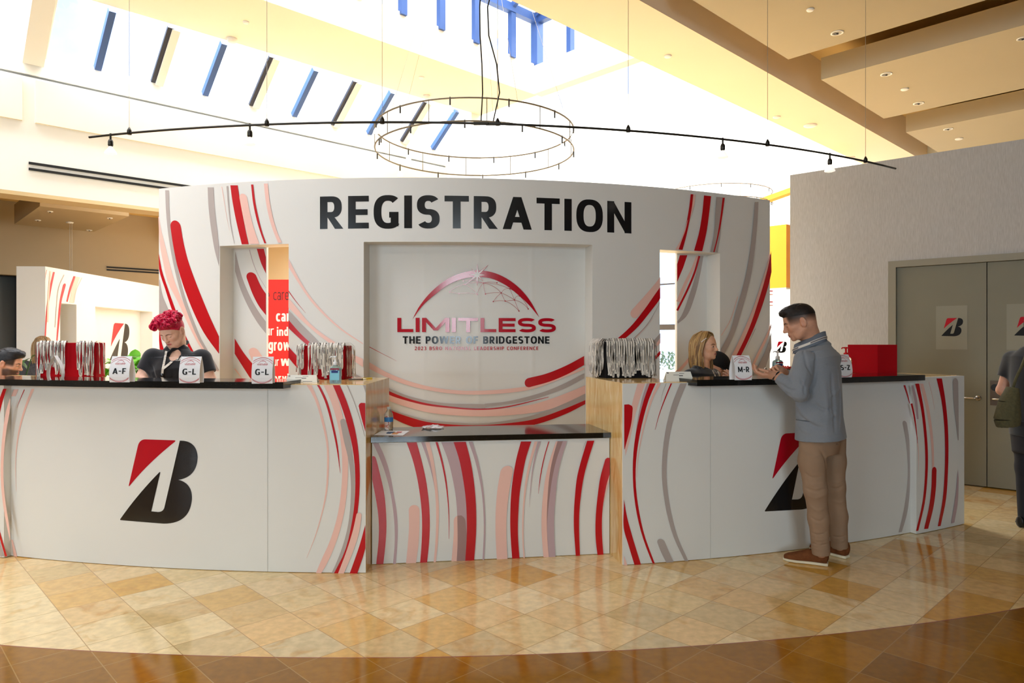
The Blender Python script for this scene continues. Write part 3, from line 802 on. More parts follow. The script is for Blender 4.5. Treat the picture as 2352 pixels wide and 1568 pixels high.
def granite():
    m = bpy.data.materials.new('black granite'); m.use_nodes = True
    t = m.node_tree; b = t.nodes['Principled BSDF']
    c = t.nodes.new('ShaderNodeTexCoord'); v = t.nodes.new('ShaderNodeTexVoronoi'); v.inputs['Scale'].default_value = 130
    w = t.nodes.new('ShaderNodeTexNoise'); w.inputs['Scale'].default_value = 55; w.inputs['Detail'].default_value = 4
    r = t.nodes.new('ShaderNodeValToRGB'); e = r.color_ramp.elements; e[0].position = .0; e[0].color = rgb(150, 155, 150); e[1].position = .16; e[1].color = rgb(18, 19, 18)
    r2 = t.nodes.new('ShaderNodeValToRGB'); f = r2.color_ramp.elements; f[0].position = .45; f[0].color = (0, 0, 0, 1); f[1].position = .62; f[1].color = (1, 1, 1, 1)
    x = t.nodes.new('ShaderNodeMix'); x.data_type = 'RGBA'; x.inputs[6].default_value = rgb(16, 17, 16)
    t.links.new(c.outputs['Object'], v.inputs['Vector']); t.links.new(c.outputs['Object'], w.inputs['Vector'])
    t.links.new(v.outputs['Distance'], r.inputs['Fac']); t.links.new(w.outputs['Fac'], r2.inputs['Fac'])
    t.links.new(r2.outputs[0], x.inputs['Factor']); t.links.new(r.outputs[0], x.inputs[7]); t.links.new(x.outputs[2], b.inputs['Base Color'])
    b.inputs['Roughness'].default_value = 0.07; b.inputs['IOR'].default_value = 1.6
    return m
M_GRANITE = granite()

RC, RCB = 9.19, 8.34                               # counter front and back radius
def arcblock(mb, a0, a1, r0, r1, z0, z1, Rref, mi=0, step=0.10, mi_in=None):
    """curved block between arc lengths a0..a1 (measured on radius Rref)"""
    n = max(1, int(abs(a1 - a0) / step)); V = []; F = []; m = []
    for i in range(n + 1):
        t = (a0 + (a1 - a0) * i / n) / Rref
        for r in (r0, r1):
            for z in (z0, z1): V.append((CX + r * math.sin(t), CY - r * math.cos(t), z))
    for i in range(n):
        q = 4 * i
        F += [(q, q + 4, q + 6, q + 2), (q + 1, q + 3, q + 7, q + 5), (q, q + 1, q + 5, q + 4), (q + 2, q + 6, q + 7, q + 3)]
    F += [(0, 2, 3, 1), (4 * n, 4 * n + 1, 4 * n + 3, 4 * n + 2)]
    return mb.add(V, F, mi)
SC_ = Cyl(RC)
a_l0 = SC_.un(25, 1278)[0]; a_l1 = SC_.un(615, 1312)[0]; a_l2 = SC_.un(840.5, 1318)[0]
a_r0 = SC_.un(1430, 1298)[0]; a_r1 = SC_.un(1632, 1282)[0]; a_r2 = SC_.un(2091, 1222)[0]; a_r3 = SC_.un(2200, 1203)[0]
ZM = 1.222
RSI, RSO, ZS0, ZS1 = 8.92, 9.315, 1.202, 1.244      # granite shelf
a_s_l = Cyl(RSO).un(650.5, 882)[0] / RSO * RC
a_s_r0 = Cyl(RSO).un(1601, 880)[0] / RSO * RC; a_s_r1 = Cyl(RSO).un(2125, 876)[0] / RSO * RC
def counter(name, label, a0, a1, s0, s1, panels, end, ledges):
    mid = Cyl(RC).xyz((a0 + a1) / 2, 0)
    c = thing(name, label, 'counter', mid)
    mb = MB()
    for q0, q1 in ((a0, s0), (s1, a1)):
        if q1 - q0 > 0.01: arcblock(mb, q0 + (0.0015 if q0 == s1 else 0), q1 - (0.0015 if q1 == s0 else 0), RC - 0.012, RCB, 0, ZM, RC)
    for q0, q1 in ledges: arcblock(mb, q0, q1, RSI - 0.002, RCB if q0 > 0 else 8.55, 0, ZM, RC)      # deep ledges; between them only the thin front, where the staff stand
    arcblock(mb, s0, s1, RC - 0.012, RSI - 0.002, 0, ZS0 - 0.0004, RC)
    tag(mb.build('marble_body', M_MARBLE, c, world=True), 'honey coloured polished marble body and top')
    def board(name, p0, p1, r):
        mb = MB(); lo = ZS0 - .003; hi = ZM - .004
        for q0, q1, z in ((p0, min(p1, s0 - .0005), hi), (max(p0, s0 - .0005), min(p1, s1 + .0005), lo), (max(p0, s1 + .0005), p1, hi)):
            if q1 - q0 > .002: arcblock(mb, q0, q1, r, RC - 0.012, 0.004, z, RC, step=0.08)
        return mb.build(name, M_PANEL, c, world=True)
    for p0, p1 in panels: board('front_panel', p0 + .0012, p1 - .0012, RC)
    board('end_panel', end[0], end[1], RC + 0.05)
    return c
LEFT = counter('registration_counter', 'long curved white counter left of the low desk, whole emblem on its front', a_l0 - 0.9, a_l2, a_l0 - 0.9, a_s_l, [(a_l0, a_l1), (a_l1, a_l2)], (a_l0 - 0.9, a_l0), [(a_l0 - 0.9, Cyl(RSI).un(150, 870)[0] / RSI * RC)])
RIGHT = counter('registration_counter', 'curved white counter right of the low desk, man standing at it', a_r0, a_r3, a_s_r0, a_s_r1, [(a_r0, a_r1), (a_r1, a_r2)], (a_r2, a_r3), [(Cyl(RSI).un(1925, 868)[0] / RSI * RC, a_s_r1)])
def shelf(label, a0, a1):
    mid = Cyl(RC).xyz((a0 + a1) / 2, ZS0)
    t = thing('granite_shelf', label, 'counter shelf', mid)
    o = arcblock(MB(), a0, a1, RSO, RSI, ZS0, ZS1, RC, step=0.08).build('stone_slab', M_GRANITE, t, world=True)
    return t
shelf('long black granite shelf along the left counter under three table tents', a_l0 - 0.9, a_s_l)
shelf('black granite shelf along the right counter, man leaning over it', a_s_r0, a_s_r1)

# prints, left counter (close-up scale 2352/900, origin 0,860)
cv5 = lambda x, y: (x / 2.6133, 860 + y / 2.6133)
pr = Print(SC_, cv5); pr.zmax = ZM - .004; pr.amax = a_l2 - .001
pr.strip([(2175, 58), (2180, 60)], [(2194, 58), (2194, 110)], GY, n=4)
pr.strip([(1840, 58), (1890, 150), (1935, 300), (1960, 420), (1963, 550), (1955, 700), (1930, 830), (1890, 970), (1840, 1100)], [(1870, 58), (1915, 170), (1950, 300), (1972, 420), (1975, 550), (1965, 700), (1937, 830), (1895, 970), (1841, 1101)], PK)
pr.strip([(1903, 58), (1950, 160), (1990, 300), (2020, 440), (2042, 590)], [(1917, 58), (1965, 160), (2003, 300), (2030, 440), (2043, 592)], RD)
pr.strip([(1942, 58), (1990, 170), (2030, 310), (2048, 420), (2055, 560), (2048, 700), (2025, 850), (1980, 1000), (1930, 1110), (1897, 1190)], [(2000, 58), (2040, 180), (2070, 310), (2085, 420), (2090, 560), (2083, 700), (2062, 850), (2020, 1000), (1970, 1120), (1930, 1190)], PK)
pr.strip([(2043, 285), (2065, 400), (2090, 500), (2105, 620), (2105, 760), (2090, 900), (2060, 1020), (2010, 1150), (1990, 1190)], [(2082, 285), (2105, 400), (2122, 520), (2134, 650), (2130, 780), (2112, 920), (2075, 1050), (2030, 1150), (2010, 1190)], GY, cap0=True)
pr.strip([(1998, 58), (2050, 190), (2090, 320), (2120, 460), (2133, 600), (2130, 750), (2110, 900), (2070, 1060), (2005, 1192)], [(2040, 58), (2085, 170), (2125, 300), (2150, 440), (2160, 600), (2155, 750), (2135, 900), (2095, 1060), (2030, 1192)], RD)
pr.line([(2082, 58), (2125, 160), (2165, 280), (2190, 370)], 5, 3, GY)
pr.strip([(2153, 188), (2168, 250), (2193, 340)], [(2193, 180), (2193.5, 250), (2194, 342)], RD)
pr.strip([(2153, 188), (2158, 176), (2168, 169)], [(2193, 188), (2193, 176), (2193, 170)], RD, n=6)
pr.strip([(2140, 840), (2120, 930), (2080, 1060), (2030, 1192)], [(2171, 848), (2155, 950), (2120, 1060), (2065, 1192)], PK, cap0=True)
pr.strip([(2193, 900), (2160, 1020), (2100, 1192)], [(2194, 1040), (2175, 1105), (2145, 1192)], RD)
pr.build('printed_artwork', PR, LEFT)
pr = Print(SC_, cv5); pr.zmax = ZS0 - .005
pr.line([(147, 90), (117, 160), (102, 200)], 5, 1, RD)
pr.strip([(190, 85), (150, 190), (115, 320), (97, 450), (93, 560), (98, 700)], [(208, 85), (160, 200), (122, 330), (101, 460), (96, 560), (99, 702)], PK)
pr.strip([(85, 88), (68, 130)], [(112, 88), (95, 130)], PK, n=4)
pr.strip([(68, 990), (85, 1090)], [(78, 990), (105, 1092)], PK, n=4)
pr.build('printed_artwork', PR, LEFT)
SE = Cyl(RC + 0.05)
pr = Print(SE, cv5); pr.zmax = ZS0 - .005
pr.strip([(20, 85), (0, 140), (-14, 200)], [(40, 85), (14, 170), (0, 230)], RD)
pr.strip([(62, 140), (42, 200), (20, 330), (7, 480), (5, 620), (18, 770), (40, 900), (62, 1000)], [(62, 195), (58, 230), (40, 330), (25, 480), (22, 620), (35, 770), (55, 900), (62, 960)], PK)
pr.line([(-30, 850), (0, 960), (20, 1030), (38, 1090)], 13, 13, RD)
pr.line([(-50, 860), (-12, 1000), (15, 1090)], 22, 22, GY)
pr.build('printed_artwork', PR, LEFT)
pr = Print(SC_); cA = SC_.un(950 / 2.6133, 860 + 641 / 2.6133)
EMH = SC_.un(950 / 2.6133, 860 + 389 / 2.6133)[1] - SC_.un(950 / 2.6133, 860 + 893 / 2.6133)[1]
emblem(pr, cA[0], cA[1], EMH, RV, BK)
pr.build('emblem', PR, LEFT)

# prints, right counter (scale 2352/870, origin 1380,840)
cv7 = lambda x, y: (1380 + x / 2.7034, 840 + y / 2.7034)
pr = Print(SC_, cv7); pr.zmax = ZM - .004; pr.amin = a_r0 + .001
pr.strip([(228, 108), (195, 230), (175, 340), (160, 430), (150, 500)], [(275, 108), (235, 230), (205, 340), (180, 460), (152, 560)], PK)
pr.strip([(145, 265), (145, 380), (145, 515)], [(198, 265), (190, 350), (147, 520)], RD)
pr.strip([(145, 265), (145, 250), (145, 240)], [(198, 265), (194, 250), (172, 238)], RD, n=6)
pr.strip([(285, 108), (255, 200), (228, 330), (212, 450)], [(310, 108), (275, 200), (240, 330), (214, 450)], MV)
pr.strip([(303, 108), (270, 200), (235, 330), (210, 460), (199, 580), (198, 690), (205, 800), (225, 930), (255, 1050), (290, 1150), (322, 1228)], [(340, 108), (300, 200), (262, 330), (235, 460), (219, 580), (215, 690), (222, 800), (242, 930), (270, 1050), (305, 1150), (335, 1227)], RD)
pr.strip([(350, 108), (310, 200), (272, 330), (245, 460), (226, 580), (221, 690)], [(372, 108), (325, 200), (283, 330), (252, 460), (231, 580), (223, 692)], PK)
pr.line([(405, 108), (385, 160), (370, 225)], 3, 1, GY)
pr.strip([(432, 108), (395, 200), (360, 300), (335, 395)], [(441, 108), (402, 200), (364, 300), (336, 397)], RD)
pr.strip([(492, 108), (450, 210), (415, 330), (392, 450), (380, 570), (378, 690), (390, 810), (412, 930), (450, 1060), (520, 1210)], [(533, 108), (490, 210), (450, 330), (424, 450), (410, 570), (407, 690), (418, 810), (440, 930), (475, 1060), (542, 1210)], GY)
pr.strip([(142, 860), (142, 1010), (170, 1110), (208, 1235)], [(143, 828), (160, 930), (195, 1060), (248, 1232)], RD)
pr.strip([(142, 1180), (142, 1237)], [(143, 1178), (164, 1237)], PK, n=4)
pr.strip([(350, 1098), (370, 1150), (405, 1220)], [(395, 1092), (420, 1150), (450, 1216)], GY, cap0=True)
pr.build('printed_artwork', PR, RIGHT)
pr = Print(SC_, cv7); pr.zmax = ZS0 - .005
pr.strip([(1873, 360), (1890, 450), (1902, 560), (1905, 680), (1895, 800), (1875, 920), (1848, 1033)], [(1900, 360), (1914, 450), (1918, 560), (1919, 680), (1916, 800), (1900, 920), (1868, 1030)], GY, cap0=True)
pr.strip([(1878, 120), (1898, 180), (1915, 235)], [(1890, 120), (1907, 180), (1918, 230)], RD, n=6)
pr.build('printed_artwork', PR, RIGHT)
pr = Print(SE, cv7); pr.zmax = ZS0 - .006
pr.strip([(1922, 235), (1940, 310), (1955, 400), (1966, 490)], [(1934, 232), (1950, 310), (1961, 400), (1968, 490)], RD)
pr.line([(1967, 480), (1972, 560), (1970, 650)], 5, 1, PK)
pr.strip([(1925, 120), (1945, 210), (1960, 330)], [(1940, 120), (1962, 210), (1972, 330)], MV)
pr.strip([(1950, 110), (1985, 260), (2005, 420), (2013, 560), (2010, 700), (1995, 850), (1955, 1025)], [(1975, 110), (2003, 260), (2022, 420), (2030, 560), (2026, 700), (2010, 850), (1970, 1022)], RD)
pr.strip([(1978, 110), (2010, 230), (2035, 370), (2050, 500), (2055, 640)], [(2000, 110), (2030, 230), (2053, 370), (2065, 500), (2068, 640)], PK)
pr.zmax = ZM - .006
pr.line([(2035, 100), (2055, 180), (2070, 270)], 3, 1, PK)
pr.strip([(2054, 650), (2050, 760), (2035, 880), (2005, 1012)], [(2082, 650), (2078, 760), (2062, 880), (2030, 1010)], RD, cap0=True)
pr.strip([(2082, 78), (2110, 200), (2128, 340), (2135, 500), (2133, 650), (2120, 830), (2090, 995)], [(2115, 78), (2135, 200), (2150, 340), (2156, 500), (2153, 650), (2140, 830), (2107, 993)], RD)
pr.strip([(2182, 105), (2190, 250), (2205, 380), (2214, 460)], [(2216, 105), (2218, 250), (2219, 380), (2219, 462)], GY, cap0=True)
pr.strip([(2214, 640), (2200, 800), (2172, 977)], [(2219, 700), (2213, 850), (2192, 972)], MV)
pr.build('printed_artwork', PR, RIGHT)
pr = Print(SC_)
pa = SC_.un(*cv7(1072, 692)); pb = SC_.un(*cv7(1017, 899))
h_ = (pa[1] - pb[1]) / (EM_RED[-2][1] - EM_BLK[-1][1] if False else (893 - 674) / 504.0 * 0.95)
emblem(pr, pb[0] - (701 - 950) / 504 * 1.03 * EMH, pb[1] + (876 - 641 + 3) / 504 * EMH, EMH, RV, BK)
pr.build('emblem', PR, RIGHT)

# ------------------------------------------------------------------ low desk between the counters
DA, DB = Vector((-0.9413, 4.682)), Vector((0.6825, 4.921))
DP = Plane(DA, DB)
desk = thing('low_desk', 'low white desk with red and pink stripes between the two counters', 'desk', ((DA.x + DB.x) / 2, (DA.y + DB.y) / 2, 0))
ZD0, ZD1 = 0.824, 0.860
def side_x(Y, left): return CX + (CY - Y) * math.tan((a_l2 if left else a_r0) / RC)
def quad(yA, yB, inset=0.005):
    """plan outline from the front line (offset yA inwards) to the back line"""
    out = []
    for off, flip in ((yA, False), (yB, True)):
        p0 = DA - DP.n * off; p1 = DB - DP.n * off
        # clip to the marble sides
        q0 = (side_x(p0.y, True) + inset, p0.y + (side_x(p0.y, True) - p0.x) * DP.d.y / DP.d.x)
        q1 = (side_x(p1.y, False) - inset, p1.y + (side_x(p1.y, False) - p1.x) * DP.d.y / DP.d.x)
        out += [q1, q0] if flip else [q0, q1]
    return out
tag(MB().prism(quad(0.012, 0.48), 0, ZD0).build('marble_body', M_MARBLE, desk, world=True), 'honey coloured marble body')
MB().prism(quad(0.0, 0.012), 0.004, ZD0 - 0.006).build('front_panel', M_PANEL, desk, world=True)
tag(MB().prism(quad(-0.025, 0.50, 0.003), ZD0, ZD1).build('desk_top', M_GRANITE, desk, world=True), 'black speckled granite top')
cv6 = lambda x, y: (800 + x / 3.4588, 930 + y / 3.4588)
pr = Print(DP, cv6); pr.zmax = ZD0 - .007; pr.amin, pr.amax = (Vector(quad(0, .012)[0]) - DA).length * (1 if quad(0, .012)[0][0] > DA.x else -1) + .001, (Vector(quad(0, .012)[1]) - DA).length - .001
D_STR = [
 (RD, [(189, 590), (215, 720), (235, 850), (243, 960), (240, 1080), (222, 1262)], [(222, 430), (255, 560), (285, 700), (300, 850), (303, 980), (295, 1110), (278, 1262)], 0),
 (RD, [(189, 425), (189, 500), (190, 590)], [(220, 425), (238, 490), (252, 560)], 0),
 (RD, [(189, 425), (189, 412), (190, 405)], [(220, 425), (214, 412), (203, 405)], 0),
 (MV, [(195, 300), (250, 420), (300, 560), (335, 700), (358, 850), (368, 980), (368, 1100), (355, 1262)], [(240, 300), (285, 400), (330, 540), (360, 700), (385, 850), (393, 980), (390, 1100), (378, 1260)], 0),
 (PK, [(480, 835), (482, 960), (475, 1080), (458, 1258)], [(566, 835), (565, 960), (558, 1100), (538, 1255)], 1),
 (RD, [(463, 295), (510, 430), (545, 570), (570, 720), (584, 860), (586, 980), (582, 1100), (570, 1255)], [(543, 295), (580, 430), (612, 570), (635, 720), (646, 860), (647, 980), (640, 1110), (625, 1253)], 0),
 (MV, [(578, 293), (625, 420), (665, 560), (690, 690), (708, 810), (718, 930)], [(605, 293), (645, 420), (678, 560), (698, 690), (714, 810), (720, 930)], 0),
 (PK, [(610, 293), (645, 420), (672, 560), (690, 700), (697, 830), (696, 980), (690, 1110), (677, 1252)], [(645, 293), (675, 420), (697, 560), (713, 700), (720, 830), (717, 980), (710, 1110), (695, 1252)], 0),
 (RD, [(692, 293), (735, 440), (768, 600), (788, 760), (797, 900), (799, 1060)], [(710, 293), (750, 440), (780, 600), (796, 760), (802, 900), (801, 1062)], 0),
 (MV, [(738, 293), (790, 430), (830, 590), (855, 740), (866, 900), (868, 1050), (860, 1245)], [(838, 293), (880, 430), (912, 570), (934, 740), (942, 900), (942, 1050), (930, 1243)], 0),
 (PK, [(837, 920), (837, 1020), (830, 1120), (818, 1246)], [(866, 920), (868, 1020), (867, 1120), (860, 1245)], 0),
 (DK, [(866, 915), (868, 1020), (867, 1120), (860, 1245)], [(930, 915), (940, 1020), (940, 1120), (930, 1243)], 0),
 (PK, [(837, 920), (841, 900), (853, 884), (866, 877)], [(866, 920), (866, 905), (866, 890), (866.5, 877)], 0),
 (DK, [(866, 916), (866, 895), (866, 876)], [(930, 916), (920, 893), (898, 874)], 0),
 (RD, [(836, 292), (880, 430), (912, 590), (932, 740), (940, 880), (941, 1020), (928, 1243)], [(932, 290), (968, 430), (995, 590), (1010, 740), (1016, 880), (1014, 1020), (998, 1242)], 0),
 (MV, [(955, 290), (1000, 420), (1035, 560), (1060, 700), (1072, 840), (1076, 980), (1065, 1240)], [(985, 290), (1025, 420), (1055, 560), (1075, 700), (1085, 840), (1088, 980), (1078, 1240)], 0),
 (PK, [(1207, 530), (1185, 660), (1172, 800), (1168, 930), (1170, 1060), (1180, 1238)], [(1306, 530), (1282, 650), (1265, 780), (1256, 900), (1256, 1060), (1265, 1235)], 1),
 (RD, [(1370, 288), (1335, 420), (1308, 570), (1293, 700), (1286, 850), (1286, 980), (1292, 1100), (1302, 1232)], [(1452, 288), (1410, 420), (1380, 570), (1360, 700), (1350, 850), (1346, 980), (1350, 1100), (1360, 1230)], 0),
 (PK, [(1478, 288), (1440, 430), (1410, 570), (1392, 720), (1383, 850), (1380, 980), (1383, 1100), (1392, 1228)], [(1502, 288), (1460, 430), (1427, 570), (1405, 720), (1394, 850), (1390, 980), (1392, 1100), (1402, 1227)], 0),
 (MV, [(1508, 288), (1480, 400), (1455, 540), (1442, 700), (1437, 810)], [(1527, 288), (1492, 400), (1463, 540), (1446, 700), (1438, 812)], 0),
 (RD, [(1588, 288), (1555, 400), (1525, 540), (1507, 700)], [(1595, 288), (1562, 400), (1532, 540), (1508, 702)], 0),
 (PK, [(1648, 286), (1600, 430), (1565, 570), (1545, 720), (1535, 850), (1533, 980), (1540, 1100), (1550, 1220)], [(1662, 286), (1622, 430), (1597, 570), (1584, 720), (1578, 850), (1578, 980), (1584, 1100), (1594, 1217)], 0),
 (DK, [(1660, 286), (1620, 430), (1595, 570), (1582, 720), (1576, 850), (1576, 980), (1582, 1100), (1592, 1217)], [(1705, 285), (1655, 430), (1622, 570), (1600, 720), (1586, 850), (1580, 980), (1586, 1100), (1596, 1216)], 0),
 (MV, [(1702, 285), (1652, 430), (1620, 570), (1598, 720), (1584, 850), (1578, 980), (1584, 1100), (1594, 1217)], [(1735, 284), (1690, 430), (1660, 570), (1645, 720), (1635, 850), (1633, 980), (1637, 1100), (1645, 1213)], 0),
 (RD, [(1895, 282), (1850, 430), (1815, 570), (1798, 720), (1790, 850), (1790, 980), (1797, 1090), (1805, 1198)], [(1952, 281), (1905, 430), (1868, 570), (1845, 720), (1833, 850), (1831, 980), (1834, 1090), (1838, 1197)], 0),
 (PK, [(2078, 530), (2052, 620), (2030, 760)], [(2083, 545), (2060, 630), (2032, 762)], 0),
 (RD, [(2034, 445), (2000, 570), (1978, 720), (1965, 850), (1960, 980), (1965, 1090), (1977, 1187)], [(2083, 450), (2077, 530), (2048, 630), (2025, 760), (2013, 880), (2012, 1000), (2016, 1090), (2024, 1184)], 0),
 (RD, [(2034, 446), (2040, 428), (2056, 416)], [(2083, 450), (2083, 430), (2078, 418)], 0)]
for mi, L, R, c0 in D_STR: pr.strip(L, R, mi, cap0=bool(c0), n=24 if len(L) > 3 else 6)
pr.line([(1885, 284), (1870, 320), (1858, 362)], 4, 1, GY)
pr.build('printed_artwork', PR, desk)

# ------------------------------------------------------------------ curved backdrop wall
RW0, RWI, HW = 7.20, 7.00, 3.03
SW, SI = Cyl(RW0), Cyl(RWI)
aw = lambda x, y=700: SW.un(x, y)[0]
w0, w1 = aw(365), aw(1768.5)
n0, n1 = aw(505), aw(663); zn = SW.un(585, 562)[1]
c0, c1 = aw(835.5), aw(1360.5); zc_ = SW.un(1100, 556)[1]
m0, m1 = aw(1515.5), aw(1653.5); zm = SW.un(1585, 577)[1]
back = thing('registration_screen', 'tall curved white screen lettered REGISTRATION with red, pink and grey swooshes', 'screen wall', SW.xyz((w0 + w1) / 2, 0))
mb = MB()
for a, b in ((w0, n0), (n1, c0), (c1, m0), (m1, w1)): arcblock(mb, a, b, RW0, RWI, 0, HW, RW0, step=0.07)
for a, b, z in ((n0, n1, zn), (c0, c1, zc_), (m0, m1, zm)): arcblock(mb, a, b, RW0, RWI, z, HW, RW0, step=0.07)
mb.build('wall_panel', M_PANEL, back, world=True)
# recessed panels: the wide middle one with the soft grid of its frame showing through, the two part closed side niches
ai = lambda x, y=700: SI.un(x, y)[0]
V = []; F = []; NX, NZ = 132, 96
e0, e1 = c0 / RW0 * RWI - 0.02, c1 / RW0 * RWI + 0.02
gx = [SI.un(830 + q / 4.238, 700)[0] for q in (612, 1140, 1662)]; gz = [SI.un(1050, 560 + q / 4.238)[1] for q in (618, 1245)]
for i in range(NX + 1):
    for j in range(NZ + 1):
        a = e0 + (e1 - e0) * i / NX; z = (zc_ + 0.02) * j / NZ
        d = max([math.exp(-((a - g) / 0.016) ** 2) for g in gx] + [math.exp(-((z - g) / 0.016) ** 2) for g in gz])
        V.append(SI.xyz(a, z, -0.006 + 0.0035 * d))
for i in range(NX):
    for j in range(NZ):
        q = i * (NZ + 1) + j; F.append((q, q + NZ + 1, q + NZ + 2, q + 1))
o = mesh('recess_panel', V, F, M_PANEL, back, smooth=True, world=True)
arcblock(MB(), n0 / RW0 * RWI - .02, ai(612.5), RWI, RWI - 0.03, 0, zn + 0.02, RWI, step=0.07).build('niche_panel', M_PANEL, back, world=True)
arcblock(MB(), ai(1555), m1 / RW0 * RWI + .02, RWI, RWI - 0.03, 0, zm + 0.02, RWI, step=0.07).build('niche_panel', M_PANEL, back, world=True)

k3 = 2138 / 750.0
cv3 = lambda x, y: (350 + x / k3, 400 + y / k3)
cv4 = lambda x, y: (1050 + x / k3, 400 + y / k3)
ident = lambda x, y: (x, y)
pr = Print(SW, cv3)
pr.strip([(45, 690), (45, 800), (45, 900), (45, 1000)], [(48, 690), (70, 800), (112, 900), (145, 1000)], GY)
pr.strip([(45, 1030), (45, 1090), (50, 1150)], [(48, 1030), (62, 1100), (80, 1160)], RD)
pr.strip([(40, 280), (44, 380), (49, 456), (68, 560), (105, 713), (163, 827), (248, 1009), (305, 1117), (360, 1200), (425, 1290)], [(44, 280), (62, 380), (82, 456), (107, 560), (151, 713), (197, 827), (276, 1009), (330, 1117), (378, 1200), (437, 1290)], PK)
pr.strip([(42, 520), (44, 570), (46, 627), (86, 755), (128, 884), (195, 1049), (262, 1180)], [(43, 520), (52, 570), (63, 627), (105, 755), (151, 884), (215, 1049), (280, 1180)], RD)
pr.strip([(85, 105), (91, 250), (106, 400), (127, 530), (160, 680), (201, 827), (255, 972), (299, 1075), (364, 1183), (428, 1290)], [(109, 105), (114, 250), (128, 400), (149, 530), (181, 680), (222, 827), (276, 972), (318, 1075), (382, 1183), (438, 1280)], GY)
pr.strip([(120, 345), (135, 450), (165, 600), (215, 760), (270, 900), (340, 1040), (437, 1175)], [(188, 345), (200, 420), (230, 550), (275, 680), (330, 820), (385, 950), (437, 1062)], RD, cap0=True)
pr.strip([(363, 86), (368, 200), (378, 300), (392, 400), (410, 500), (437, 602)], [(402, 86), (408, 200), (418, 300), (427, 370), (433, 430), (438, 472)], GY)
pr.line([(456, 82), (475, 200), (492, 300), (508, 370)], 4, 1, PK)
pr.line([(492, 78), (500, 200), (514, 330), (538, 455)], 11, 3, GY)
pr.strip([(512, 73), (525, 170), (545, 280), (565, 370), (587, 459)], [(560, 73), (573, 160), (595, 280), (612, 370), (632, 458)], RD)
pr.strip([(572, 155), (600, 300), (622, 395), (637, 457)], [(622, 155), (640, 250), (665, 350), (702, 456)], PK, cap0=True)
pr.strip([(648, 68), (660, 180), (685, 300), (712, 390), (735, 453)], [(662, 68), (675, 180), (700, 300), (724, 390), (747, 452)], RD)
pr.strip([(732, 62), (745, 180), (770, 300), (800, 390), (825, 449)], [(757, 62), (770, 180), (795, 300), (823, 390), (850, 448)], PK)
# right of the left niche
pr.strip([(893, 552), (960, 682), (1040, 806), (1120, 898), (1240, 1010), (1380, 1107)], [(893, 607), (960, 716), (1040, 832), (1120, 918), (1240, 1022), (1380, 1112)], PK)
pr.line([(893, 765), (940, 830), (1005, 908)], 6, 1, RD)
pr.strip([(893, 808), (960, 890), (1029, 972), (1126, 1052), (1214, 1109), (1306, 1174), (1380, 1209)], [(893, 872), (981, 958), (1069, 1035), (1157, 1103), (1240, 1165), (1310, 1215), (1380, 1262)], PK)
pr.strip([(893, 888), (981, 985), (1080, 1085), (1180, 1190), (1300, 1290), (1380, 1332)], [(893, 952), (970, 1040), (1060, 1125), (1160, 1225), (1300, 1312), (1380, 1350)], GY)
pr.strip([(893, 952), (970, 1040), (1060, 1125), (1160, 1225), (1290, 1312), (1380, 1372)], [(893, 1007), (960, 1070), (1040, 1140), (1140, 1240), (1270, 1325), (1380, 1400)], RD)
pr.strip([(893, 1128), (940, 1180), (1000, 1240), (1080, 1320)], [(893, 1200), (940, 1255), (1000, 1315), (1040, 1360)], RD)
# right hand side
pr.conv = cv4
pr.strip([(1140, 890), (1230, 790), (1290, 720), (1327, 673)], [(1180, 933), (1260, 840), (1300, 785), (1327, 743)], PK, cap0=True)
pr.strip([(900, 1195), (1030, 1090), (1130, 1000), (1220, 890), (1290, 790), (1327, 738)], [(950, 1200), (1080, 1090), (1180, 1000), (1270, 890), (1305, 845), (1327, 813)], RD)
pr.line([(1140, 1090), (1240, 985), (1326, 840)], 7, 2, GY)
pr.line([(1155, 1085), (1250, 980), (1292, 928)], 4, 1, PK)
pr.conv = ident
pr.strip([(1470, 825), (1489.8, 795), (1515.6, 764.5)], [(1478, 828), (1494.7, 803), (1515.6, 776)], GY)
pr.strip([(1478, 828), (1494.7, 803), (1515.6, 776)], [(1480, 830), (1495.7, 807), (1515.6, 788)], PK)
pr.strip([(1470, 850), (1497.7, 822.8), (1515.6, 805)], [(1475, 855), (1500.7, 828.7), (1515.6, 814)], RD)
pr.conv = cv4
pr.strip([(1525, 132), (1515, 220), (1495, 330), (1470, 420), (1446, 493)], [(1542, 132), (1533, 220), (1515, 320), (1495, 410), (1472, 496)], RD)
pr.strip([(1505, 300), (1483, 370), (1460, 430), (1425, 492)], [(1507, 300), (1490, 370), (1468, 430), (1446, 493)], PK)
pr.strip([(1542, 134), (1534, 210), (1522, 280)], [(1557, 134), (1544, 220), (1523, 285)], PK)
pr.strip([(1612, 140), (1600, 260), (1580, 380), (1547, 501)], [(1658, 145), (1645, 260), (1628, 380), (1600, 504)], RD)
pr.strip([(1692, 150), (1685, 250), (1675, 400), (1652, 509)], [(1735, 152), (1730, 250), (1718, 400), (1700, 513)], GY)
pr.strip([(1733, 155), (1715, 300), (1695, 420), (1672, 510)], [(1747, 155), (1727, 300), (1703, 420), (1680, 511)], RD)
pr.strip([(1943, 183), (1935, 300), (1915, 480), (1880, 680), (1815, 912), (1783, 1025), (1728, 1132), (1722, 1142)], [(1967, 183), (1960, 320), (1945, 480), (1915, 680), (1853, 912), (1817, 1025), (1783, 1103), (1724, 1210)], GY)
pr.strip([(2045, 520), (1990, 700), (1930, 880), (1880, 1000), (1830, 1110), (1790, 1190), (1740, 1290)], [(2047, 530), (2000, 720), (1960, 850), (1920, 970), (1870, 1090), (1820, 1190), (1765, 1295)], PK)
